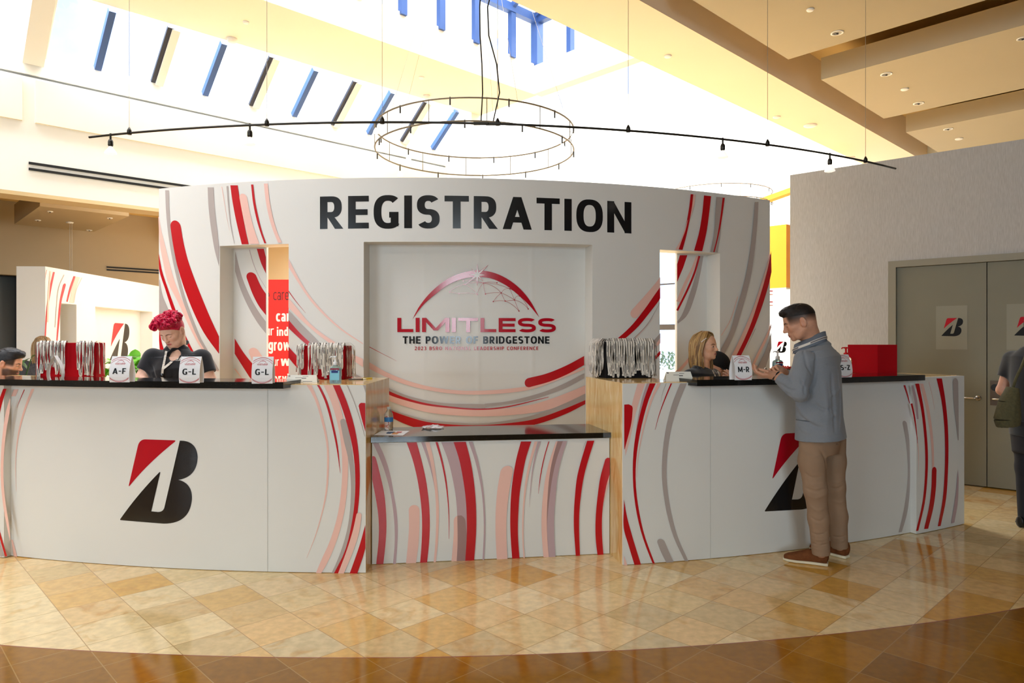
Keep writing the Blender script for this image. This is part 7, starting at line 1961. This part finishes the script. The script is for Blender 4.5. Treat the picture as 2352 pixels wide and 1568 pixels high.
# ---------------- woman with pink curly hair
def pink_woman():
    Y = 5.62; K = FOC / Y
    a = math.radians(-88); fw, lf = ang(a), ang(a + math.pi / 2)
    c = px(407, 1000, Y)
    t = thing('person', 'woman with pink curly hair in a black polo shirt, head bowed behind the left counter', 'person', (c[0], c[1], 0))
    H = Head(px(395, 760, Y - .05), math.radians(-100), math.radians(34), math.radians(5), 1.0)
    f = Sdf(); H.build(f, jaw=1.16, cheeks=1.2, nose=.95)
    f.ell(H(.03, 0, -.085), (.05, .052, .03), H.R, .03)
    nk = px(408, 803, Y + .03)
    f.cap(H(-.03, 0, -.05), nk, .062, .07, .03)
    s = Sdf()
    A = lambda x, y, dY, w, d: (px(x, y, Y + dY), lf, fw, w, d)
    torso = [A(408, 806, .03, .10, .085), A(408, 826, .02, .19, .13), A(407, 858, -.01, .215, .165), A(407, 890, .0, .205, .16), A(407, 945, .0, .19, .15), A(407, 990, .0, .215, .165), A(407, 1030, 0, .205, .15)]
    f.loft([(p, l, w_, q * .86, d * .84) for p, l, w_, q, d in torso], .03)
    s.loft([A(409, 795, .035, .078, .078)] + torso, .03, 2.2)
    rsh, rel, rwr = px(352, 822, Y - .03), px(326, 872, Y - .08), px(352, 905, Y - .28)
    lsh, lel, lwr = px(463, 824, Y + .0), px(482, 878, Y - .02), px(440, 905, Y - .27)
    for sh, el, wr, sd in ((rsh, rel, rwr, 1), (lsh, lel, lwr, -1)):
        f.chain([sh, el], [.064, .052], .03); f.chain([el, wr], [.052, .030], .03)
        hand(f, wr, (np.array((.2 * sd, -.9, -.1))), -UP, sd * -1, (.4, .45, .5, .55), .5, .92)
        m = sh + (el - sh) * .62
        s.chain([sh, m], [.080, .077], .05, flat=True)
    q = Sdf(); q.loft([A(407, 985, 0, .215, .165), A(407, 1060, 0, .20, .15)], .03)
    stand(f, q, c, lf, .93, t, .10)
    # collar
    s.ell(px(399, 813, Y - .10), (.046, .075, .056), k=.012, sub=True)
    s.chain([px(384, 812, Y - .09), px(398, 802, Y - .06), px(418, 794, Y - .0), px(428, 786, Y + .07)], [.009, .013, .017, .020], .012)
    s.chain([px(384, 812, Y - .09), px(380, 804, Y - .04), px(392, 790, Y + .07)], [.009, .014, .020], .012)
    for pts, w, am in (([(345, 835), (352, 850), (358, 872)], .012, -.010), ([(392, 838), (398, 860), (396, 878)], .02, -.006), ([(420, 840), (436, 852), (452, 872)], .014, .006), ([(462, 832), (458, 850), (462, 870)], .012, -.008), ([(356, 830), (372, 842), (380, 862)], .015, .005)): s.crease(pts, w, am, 4.8, 6.5)
    s.press()
    sdf_mesh('body', f, .0042, M_SKIN, t, color=H.color(rgb(238, 192, 168), rgb(196, 108, 106), rgb(120, 70, 60), rgb(90, 52, 46)))
    sdf_mesh('polo_shirt', s, .006, M_BLKSHIRT, t)
    sdf_mesh('trousers', q, .012, M_DKTROUSER, t); shoes(c, lf, fw, t)
    # hair: cropped sides, a heap of curls on top
    PINK = mat('pink dyed hair', rgb(196, 10, 62), 0.42, spec=0.5, noise=(55, .4))
    g = Sdf()
    g.ell(H(-.012, 0, .040), (.103, .0815, .088), H.R, .02)
    g.ell(H(-.045, 0, .012), (.064, .072, .074), H.R, .03)
    g.ell(H(.012, 0, .098), (.090, .074, .040), H.R, .03)
    g.cut(H(.070, 0, .052), -(H.R @ np.array((-.75, 0, 1)))); g.cut(H(.078, 0, .05), (H.R @ np.array((1, 0, -.35))) ) if False else None
    rr = random.Random(4); mbc = MB()
    V0, F0 = surface(g, .005)
    mbc.add([tuple(v) for v in V0], [tuple(map(int, x)) for x in F0])
    for i in range(170):
        u = rr.uniform(-.098, .082); v = rr.uniform(-.088, .088)
        z = .140 - 4.6 * (u - .005) ** 2 - 5.6 * v * v + rr.uniform(-.006, .012)
        if z < (.066 if u > .03 else .045): continue
        R_ = rr.uniform(.012, .023); ax = rr.uniform(0, 6.28); ph = rr.uniform(0, 6.28); n = 18; turns = rr.uniform(1.0, 1.7)
        d = np.array((math.cos(ax), math.sin(ax), rr.uniform(-.3, .3))); e = np.array((-math.sin(ax), math.cos(ax), 0)); k = np.array((0, 0, 1.0))
        P = [np.array((u, v, z)) + (e * math.cos(ph + 2 * math.pi * turns * j / n) + k * math.sin(ph + 2 * math.pi * turns * j / n)) * R_ * (1 - .25 * j / n) + d * (.034 * j / n) for j in range(n + 1)]
        mbc.tube([tuple(H(*p)) for p in P], [.0085 * H.s * math.sin(math.pi * (j + .7) / (n + 1.4)) ** .5 for j in range(n + 1)], 6)
    mbc.build('hair', PINK, t, smooth=True, world=True)
    W = M_LAN
    strap_px(s, [(384, 806), (380, 826), (376, 846)], 5.0, .014, 4.6, 6.6, 'lanyard_strap', W, t)
    strap_px(s, [(410, 810), (396, 830), (377, 846)], 5.0, .014, 4.6, 6.6, 'lanyard_strap', W, t)
    strap_px(s, [(376.5, 844), (374.5, 862), (374, 884)], 5.2, .016, 4.6, 6.6, 'lanyard_strap', W, t)
    p = s.trace(375, 861.5, 4.6, 6.6)
    if p is not None:
        mb = MB().lathe([(.0, -.004), (.014, -.004), (.016, 0), (.014, .004), (.0, .005)], tuple(p + np.array((0, -.020, 0))), n=20, M=Matrix.Rotation(math.pi / 2, 3, 'X')); mb.build('badge_reel', M_STK_BLK, t, True, world=True)
    mb = MB()
    for E_ in (EM_RED, EM_BLK):
        for tri in [E_]:
            poly = [(411 + x * 15, 822 - y * 13) for x, y in tri]
            pp = px_patch(s, [poly], .006, 4.6, 6.6)
            for q_ in pp: mb.add(q_, [list(x) for x in tessellate_polygon([[Vector((a_, b_, 0)) for a_, b_ in poly]])])
    if mb.v: mb.build('printed_emblem', M_WHT, t, world=True)
pink_woman()

# ---------------- blonde woman at the right counter
def hair_long(H, m, parent, seed, side_len, n=120, top=True, behind=(.0, .0)):
    rr = random.Random(seed); g = Sdf()
    g.ell(H(-.014, 0, .036), (.103, .083, .090), H.R, .02)
    g.ell(H(-.045, 0, .0), (.068, .080, .085), H.R, .03)
    g.ell(H(-.055, 0, -.075), (.055, .080, .085), H.R, .04)
    g.ell(H(.03, 0, .01), (.085, .066, .085), H.R, .012, True)
    g.cut(H(.058, 0, .06), (H.R @ np.array((1, 0, -.55))))
    mbh = MB(); V0, F0 = surface(g, .005); mbh.add([tuple(v) for v in V0], [tuple(map(int, x)) for x in F0])
    for i in range(n):
        y = rr.uniform(-1, 1); x0 = rr.uniform(-.09, .055); sy = math.copysign(1, y)
        P = [(x0 * .5, sy * .004, .133 - 2.2 * (x0 * .5) ** 2), (x0 * .9, sy * .05, .117 - 1.5 * x0 * x0), (x0 * 1.0 - .015, sy * .0835, .045), (x0 * .85 - .030, sy * (.091 + rr.uniform(-.006, .005)), -.04), (x0 * .8 - .028 + rr.uniform(-.01, .01), sy * (.090 + rr.uniform(-.012, .008)), -.12),
             (x0 * .75 - .02 + rr.uniform(-.015, .02), sy * (.082 + rr.uniform(-.012, .012)), -side_len + rr.uniform(0, .05))]
        S = [np.array(p) for p in P]; C = []
        for j in range(len(S) - 1):
            for u in np.linspace(0, 1, 5, endpoint=False): C.append(S[j] * (1 - u) + S[j + 1] * u)
        C.append(S[-1]); C = np.array(C); C[1:-1] = (C[:-2] + 2 * C[1:-1] + C[2:]) / 4; C[1:-1] = (C[:-2] + 2 * C[1:-1] + C[2:]) / 4
        L = len(C)
        mbh.tube([tuple(H(*p)) for p in C], [(.0052 + .0025 * math.sin(math.pi * j / L)) * (1 if j < L - 4 else (L - j) / 5) * H.s for j in range(L)], 5, i % 3)
    for i in range(n // 2):
        y = rr.uniform(-.082, .082); k = 1 - (y / .1) ** 2 * .35
        S = [np.array(q) for q in ((-.02, y * .3, .135), (-.078 * k, y * .8, .108), (-.117 * k, y, .035), (-.122 * k, y, -.05), (-.112 * k + rr.uniform(-.006, .006), y, -.13), (-.095 * k + rr.uniform(-.01, .01), y * .95, -side_len + rr.uniform(0, .04)))]
        C = []
        for j in range(len(S) - 1):
            for u in np.linspace(0, 1, 5, endpoint=False): C.append(S[j] * (1 - u) + S[j + 1] * u)
        C.append(S[-1]); C = np.array(C); C[1:-1] = (C[:-2] + 2 * C[1:-1] + C[2:]) / 4; L = len(C)
        mbh.tube([tuple(H(*q)) for q in C], [(.0055 + .0025 * math.sin(math.pi * j / L)) * (1 if j < L - 4 else (L - j) / 5) * H.s for j in range(L)], 5, i % 3)
    return mbh.build('hair', m, parent, smooth=True, world=True)
def blonde_woman():
    Y = 5.95
    a = math.radians(-50); fw, lf = ang(a), ang(a + math.pi / 2)
    c = px(1612, 1000, Y)
    t = thing('person', 'blonde woman in a black top behind the right counter, face turned to her left', 'person', (c[0], c[1], 0))
    H = Head(px(1620, 796, Y), math.radians(-42), math.radians(-1), 0, .98)
    f = Sdf(); H.build(f, jaw=.94, nose=.92)
    nk = px(1615, 838, Y)
    f.cap(H(-.03, 0, -.05), nk, .052, .056, .03)
    s = Sdf(); A = lambda x, y, dY, w, d: (px(x, y, Y + dY), lf, fw, w, d)
    torso = [A(1613, 846, 0, .11, .07), A(1612, 857, 0, .19, .105), A(1612, 885, 0, .185, .12), A(1611, 930, 0, .15, .10), A(1611, 975, 0, .165, .115), A(1611, 1010, 0, .17, .12)]
    f.loft([(p, l, w_, q * .88, d * .86) for p, l, w_, q, d in torso], .03)
    s.loft([A(1614, 842, 0, .07, .06)] + torso, .03, 2.2)
    for s_ in (-1, 1):
        sh = px(1612, 862, Y) + lf * s_ * .165; el = px(1612, 935, Y) + lf * s_ * .20 + fw * .03; wr = el + fw * .2 + lf * s_ * -.06 + UP * .03
        f.chain([sh, el, wr], [.045, .036, .026], .02); hand(f, wr, fw, -UP, -s_, (.3, .35, .4, .45), .5, .9)
        s.chain([sh, el], [.058, .052], .04); s.chain([el, wr - fw * .03], [.052, .042], .02, flat=True)
    q = Sdf(); q.loft([A(1611, 1000, 0, .172, .122), A(1611, 1050, 0, .165, .115)], .03)
    stand(f, q, c, lf, .93, t)
    sdf_mesh('body', f, .0042, M_SKIN, t, color=H.color(rgb(222, 166, 132), rgb(184, 112, 100), rgb(122, 84, 56), rgb(70, 48, 38)))
    sdf_mesh('black_top', s, .006, M_BLKSHIRT, t); sdf_mesh('trousers', q, .012, M_DKTROUSER, t); shoes(c, lf, fw, t)
    eyes(H, t)
    hm = [mat('blonde hair', rgb(158, 118, 66), 0.4, spec=.5, noise=(30, .2)), mat('light blonde strands', rgb(196, 156, 96), 0.4, spec=.5), mat('dark blonde strands', rgb(120, 86, 46), 0.42, spec=.5)]
    hair_long(H, hm, t, 6, .285, 190)
    mb = MB().tube([tuple(H(.010, -.094, .040)), tuple(H(.030, -.090, .058)), tuple(H(.052, -.078, .074))], .0022, 6); mb.build('hair_clip', M_PUMP, t, world=True)
    mb = MB().lathe([(.0, -.004), (.004, 0), (.0, .004)], tuple(H(-.004, -.091, -.036)), n=8); mb.build('earring', M_CHROME, t, world=True)
    strap_px(s, [(1636, 850), (1642, 862), (1646, 876)], 2.6, .006, 5.0, 7, 'lanyard_strap', M_LAN, t)
    strap_px(s, [(1648, 852), (1652, 862), (1650, 876)], 2.6, .006, 5.0, 7, 'lanyard_strap', M_LAN, t)
blonde_woman()

# ---------------- person in a black cap behind her
def cap_person():
    Y = 6.58
    a = math.radians(-50); fw, lf = ang(a), ang(a + math.pi / 2)
    c = px(1644, 1000, Y)
    t = thing('person', 'person in a black peaked cap, bent down behind the blonde woman', 'person', (c[0], c[1], 0))
    H = Head(px(1647, 842, Y - .05), math.radians(-52), math.radians(26), 0, 1.0)
    f = Sdf(); H.build(f); nk = px(1638, 876, Y)
    f.cap(H(-.03, 0, -.05), nk, .056, .06, .03)
    s = Sdf(); A = lambda x, y, dY, w, d: (px(x, y, Y + dY), lf, fw, w, d)
    torso = [A(1637, 884, 0, .10, .08), A(1638, 900, 0, .18, .11), A(1640, 940, .03, .18, .12), A(1642, 1000, .06, .17, .12), A(1644, 1030, .06, .17, .12)]
    f.loft([(p, l, w_, q * .88, d * .86) for p, l, w_, q, d in torso], .03); s.loft([A(1638, 877, 0, .072, .066)] + torso, .03, 2.2)
    for s_ in (-1, 1):
        sh = px(1638, 900, Y) + lf * s_ * .17; el = px(1640, 960, Y) + lf * s_ * .21 + fw * .05
        wr = px(1677, 884, Y - .44) if s_ == 1 else el + fw * .2
        f.chain([sh, el, wr], [.045, .036, .026], .02); s.chain([sh, el], [.06, .054], .04); s.chain([el, wr + (el - wr) * .12], [.054, .042], .02, flat=True)
        hand(f, wr, (wr - el) * (1 if s_ == -1 else .2) + (UP * .1 if s_ == 1 else 0), fw * -1 if s_ == 1 else -UP, -s_, (.7, .8, .9, 1.0), .5, .92)
    q = Sdf(); q.loft([A(1644, 1015, .06, .172, .122), A(1644, 1050, .06, .165, .115)], .03)
    stand(f, q, px(1644, 1000, Y + .06), lf, .85, t)
    sdf_mesh('body', f, .0045, M_SKIN, t, color=H.color(rgb(206, 156, 130), rgb(170, 104, 94), rgb(60, 44, 36), rgb(50, 36, 30)))
    sdf_mesh('black_jacket', s, .007, M_BLKSHIRT, t); sdf_mesh('trousers', q, .012, M_DKTROUSER, t); shoes(px(1644, 1000, Y + .06), lf, fw, t)
    g = Sdf(); g.ell(H(-.012, 0, .055), (.118, .098, .088), H.R, .02); g.cut(H(0, 0, .03), -(H.R @ np.array((0, 0, 1)))); g.chain([H(-.085, -.05, .0), H(-.10, 0, -.03), H(-.085, .05, .0)], [.03, .035, .03], .02)
    CAPM = mat('black cap cloth', rgb(16, 16, 18), .9, noise=(120, .2))
    hat = sdf_mesh('cap', g, .005, CAPM, t)
    b = Sdf(); b.loft([(H(.075, 0, .040), H.R @ np.array((0, 1, 0)), H.R @ np.array((0, 0, 1)), .085, .008), (H(.115, 0, .030), H.R @ np.array((0, 1, 0)), H.R @ np.array((0, 0, 1)), .075, .006), (H(.150, 0, .015), H.R @ np.array((0, 1, 0)), H.R @ np.array((0, 0, 1)), .045, .005)], .01)
    sdf_mesh('brim', b, .004, CAPM, hat)
cap_person()

# ---------------- bearded man at the left edge
def bearded_man():
    Y = 6.2
    a = math.radians(8); fw, lf = ang(a), ang(a + math.pi / 2)
    hc = px(20, 834, Y); c = hc - fw * .22
    t = thing('person', 'bearded dark haired man at the far left end of the left counter, bent forward', 'person', (c[0] - fw[0] * .12, c[1] - fw[1] * .12, 0))
    H = Head(hc, math.radians(12), math.radians(16), 0, 1.02)
    f = Sdf(); H.build(f, jaw=1.05)
    f.ell(H(.045, 0, -.088), (.048, .048, .034), H.R, .02)
    nk = hc - fw * .10 - UP * .13
    f.cap(H(-.035, 0, -.05), nk, .060, .066, .03)
    s = Sdf(); w2 = fw * .85 + UP * -.5
    torso = [(nk - fw * .02 - UP * .02, lf, w2, .11, .09), (nk - fw * .06 - UP * .07, lf, w2, .20, .12), (nk - fw * .13 - UP * .2, lf, w2, .19, .13), (nk - fw * .17 - UP * .36, lf, fw, .17, .12), (nk - fw * .18 - UP * .46, lf, fw, .175, .125)]
    f.loft([(p, l, w_, q * .88, d * .86) for p, l, w_, q, d in torso], .03); s.loft([(nk + fw * .01, lf, w2, .078, .07)] + torso, .03, 2.2)
    s.chain([nk + lf * .06 + UP * .03, nk + fw * .07, nk - lf * .06 + UP * .03], [.018, .02, .018], .015)
    for s_ in (-1, 1):
        sh = nk - fw * .07 - UP * .08 + lf * s_ * .19; el = sh - UP * .26 + fw * .1; wr = el + fw * .22 + UP * .02
        f.chain([sh, el, wr], [.048, .038, .028], .02); hand(f, wr, fw, -UP, -s_, (.3, .35, .4, .45), .5, .95)
        s.chain([sh, el], [.064, .056], .04); s.chain([el, wr - fw * .03], [.056, .045], .02, flat=True)
    q = Sdf(); b = nk - fw * .18 - UP * .46
    q.loft([(b + UP * .03, lf, fw, .178, .13), (b - UP * .08, lf, fw, .17, .12)], .03)
    stand(f, q, b, lf, b[2] - .06, t)
    fade = lambda x, y, z: sst(-.02, .01, z) * sst(.07, .055, x) * .9
    beard = lambda x, y, z: (sst(-.030, -.048, z + .25 * np.maximum(0, .03 - x)) * sst(-.012, .004, x) * np.where((x > .075) & (z > -.05) & (y < .012), .55, 1)) * .85
    sdf_mesh('body', f, .0042, M_SKIN, t, color=H.color(rgb(214, 160, 132), rgb(176, 112, 100), rgb(30, 22, 20), rgb(40, 28, 24), fade, rgb(34, 28, 26), beard, rgb(62, 44, 38)))
    sdf_mesh('blue_shirt', s, .007, mat('blue grey shirt', rgb(92, 120, 138), .8, noise=(90, .1)), t); sdf_mesh('trousers', q, .012, M_DKTROUSER, t); shoes(b, lf, fw, t)
    eyes(H, t)
    g = Sdf(); g.ell(H(-.012, 0, .045), (.107, .084, .090), H.R, .02); g.ell(H(-.045, 0, .012), (.064, .073, .075), H.R, .03); g.ell(H(.02, 0, .105), (.085, .066, .034), H.R, .02); g.chain([H(.074, -.03, .088), H(.086, 0, .090), H(.074, .03, .088)], [.014] * 3, .02)
    g.cut(H(.074, 0, .062), -(H.R @ np.array((-.62, 0, 1))))
    rr = random.Random(9)
    for i in range(60):
        y = rr.uniform(-.07, .07); x = rr.uniform(-.085, .09); z = .140 - 3.2 * (x - .015) ** 2 - 5 * y * y
        g.fold([H(x, y, z), H(x + .02, y + rr.uniform(-.012, .012), z - .003)], .005, rr.choice((.006, -.005)))
    sdf_mesh('hair', g, .0035, mat('black wavy hair', rgb(30, 28, 30), .5, spec=.4, noise=(50, .5)), t)
bearded_man()

# ---------------- blonde person in a grey tweed coat far at the left
def coat_person():
    Y = 8.35
    a = math.radians(105); fw, lf = ang(a), ang(a + math.pi / 2)
    c = px(96, 1000, Y)
    t = thing('person', 'person with long fair hair in a dark grey tweed coat before the distant white screen', 'person', (c[0], c[1], 0))
    H = Head(px(99, 797, Y), math.radians(108), 0, 0, .98)
    f = Sdf(); H.build(f); nk = px(97, 822, Y); f.cap(H(-.03, 0, -.05), nk, .052, .056, .03)
    s = Sdf(); A = lambda x, y, w, d: (px(x, y, Y), lf, fw, w, d)
    torso = [A(97, 828, .11, .08), A(97, 838, .19, .12), A(96, 868, .19, .13), A(95, 905, .18, .13), A(95, 945, .21, .16), A(95, 985, .23, .17)]
    f.loft([(p, l, w_, q * .85, d * .82) for p, l, w_, q, d in torso], .03); s.loft([A(97, 824, .07, .06)] + torso, .03, 2.2)
    for s_ in (-1, 1):
        sh = px(97, 839, Y) + lf * s_ * .185; el = sh - UP * .28 + lf * s_ * .05; wr = el + fw * .2 + UP * .05
        f.chain([sh, el, wr], [.045, .036, .026], .02); hand(f, wr, fw, -UP, -s_, (.4, .45, .5, .5), .5, .9)
        s.chain([sh, el], [.066, .058], .04); s.chain([el, wr - fw * .03], [.058, .05], .02, flat=True)
    q = Sdf(); q.loft([A(95, 970, .18, .13), A(95, 1010, .17, .12)], .03); stand(f, q, c, lf, .62, t)
    sdf_mesh('body', f, .006, M_SKIN, t, color=H.color(rgb(214, 166, 138), rgb(176, 112, 100), rgb(90, 66, 48), rgb(60, 44, 36)))
    sdf_mesh('tweed_coat', s, .007, mat('dark grey tweed', rgb(70, 70, 74), .9, noise=(170, .6, 2)), t); sdf_mesh('trousers', q, .012, M_DKTROUSER, t); shoes(c, lf, fw, t)
    hair_long(H, [mat('fair brown hair', rgb(150, 122, 88), .5, noise=(40, .2)), mat('fair strands', rgb(172, 144, 106), .5), mat('brown strands', rgb(124, 98, 70), .5)], t, 5, .26, 110)
coat_person()

# ---------------- person with the olive bag cut by the right edge
def bag_person():
    Y = 5.55
    a = math.radians(12); fw, lf = ang(a), ang(a + math.pi / 2)
    c = px(2378, 1000, Y)
    t = thing('person', 'person in black with an olive shoulder bag, cut by the right edge of the photo', 'person', (c[0], c[1], 0))
    H = Head(px(2390, 745, Y), a, math.radians(8), 0, .98)
    f = Sdf(); H.build(f); nk = px(2380, 790, Y); f.cap(H(-.03, 0, -.05), nk, .052, .056, .03)
    s = Sdf(); A = lambda x, y, w, d: (px(x, y, Y), lf, fw, w, d)
    torso = [A(2378, 802, .11, .08), A(2376, 822, .19, .12), A(2376, 870, .18, .135), A(2378, 920, .17, .125), A(2380, 975, .19, .15), A(2380, 1000, .19, .15)]
    f.loft([(p, l, w_, q * .85, d * .82) for p, l, w_, q, d in torso], .03); s.loft([A(2379, 796, .07, .065)] + torso, .03, 2.2)
    for s_ in (-1, 1):
        sh = px(2374, 826, Y) + lf * s_ * .185; el = px(2358, 900, Y) + lf * s_ * .22; wr = el + fw * .18 - UP * .10
        f.chain([sh, el, wr], [.048, .040, .028], .02); hand(f, wr, fw - UP * .5, -lf * s_, -s_, (.5, .55, .6, .65), .5, .92)
        m = sh + (el - sh) * .58; s.chain([sh, m], [.070, .066], .05, flat=True)
    q = Sdf(); q.loft([A(2380, 965, .195, .155), A(2382, 1040, .18, .13)], .03); stand(f, q, px(2382, 1000, Y), lf, .86, t, .09)
    sdf_mesh('body', f, .006, M_SKIN, t, color=H.color(rgb(206, 150, 124), rgb(176, 112, 100), rgb(70, 50, 40), rgb(60, 44, 36)))
    sdf_mesh('black_shirt', s, .007, M_BLKSHIRT, t); sdf_mesh('trousers', q, .009, M_DKTROUSER, t); shoes(px(2382, 1000, Y), lf, fw, t)
    g = Sdf(); g.ell(H(-.012, 0, .04), (.107, .086, .092), H.R, .02); g.ell(H(-.05, 0, -.01), (.068, .08, .09), H.R, .03); g.cut(H(.05, 0, .055), H.R @ np.array((1, 0, -.7)))
    sdf_mesh('hair', g, .006, M_BROWD, t)
    # bag
    OL = mat('olive canvas', rgb(84, 78, 50), .85, noise=(60, .15), bump=(300, .1))
    Yb = Y - .20
    b = Sdf(); b.loft([(px(2326, 890, Yb), ang(.2), ang(.2 + math.pi / 2), .03, .05), (px(2318, 925, Yb), ang(.2), ang(.2 + math.pi / 2), .075, .07), (px(2314, 962, Yb), ang(.2), ang(.2 + math.pi / 2), .098, .08), (px(2316, 978, Yb), ang(.2), ang(.2 + math.pi / 2), .085, .07)], .02)
    for pts in ([(2326, 900), (2316, 930), (2304, 960)], [(2334, 900), (2330, 935), (2322, 970)], [(2300, 950), (2316, 956), (2336, 950)]): b.crease(pts, .012, .004, 4.6, 6)
    b.press()
    bt = thing('shoulder_bag', 'olive canvas shoulder bag hanging behind the person at the right edge', 'bag', tuple(px(2316, 980, Yb)))
    sdf_mesh('bag_body', b, .005, OL, bt)
    MB().tube([tuple(px(2326, 892, Yb)), tuple(px(2334, 868, Yb + .0)), tuple(px(2348, 838, Yb - .01)), tuple(px(2358, 812, Yb + .04)), tuple(px(2372, 798, Yb + .17))], .010, 8).build('strap', OL, bt, True, world=True)
bag_person()
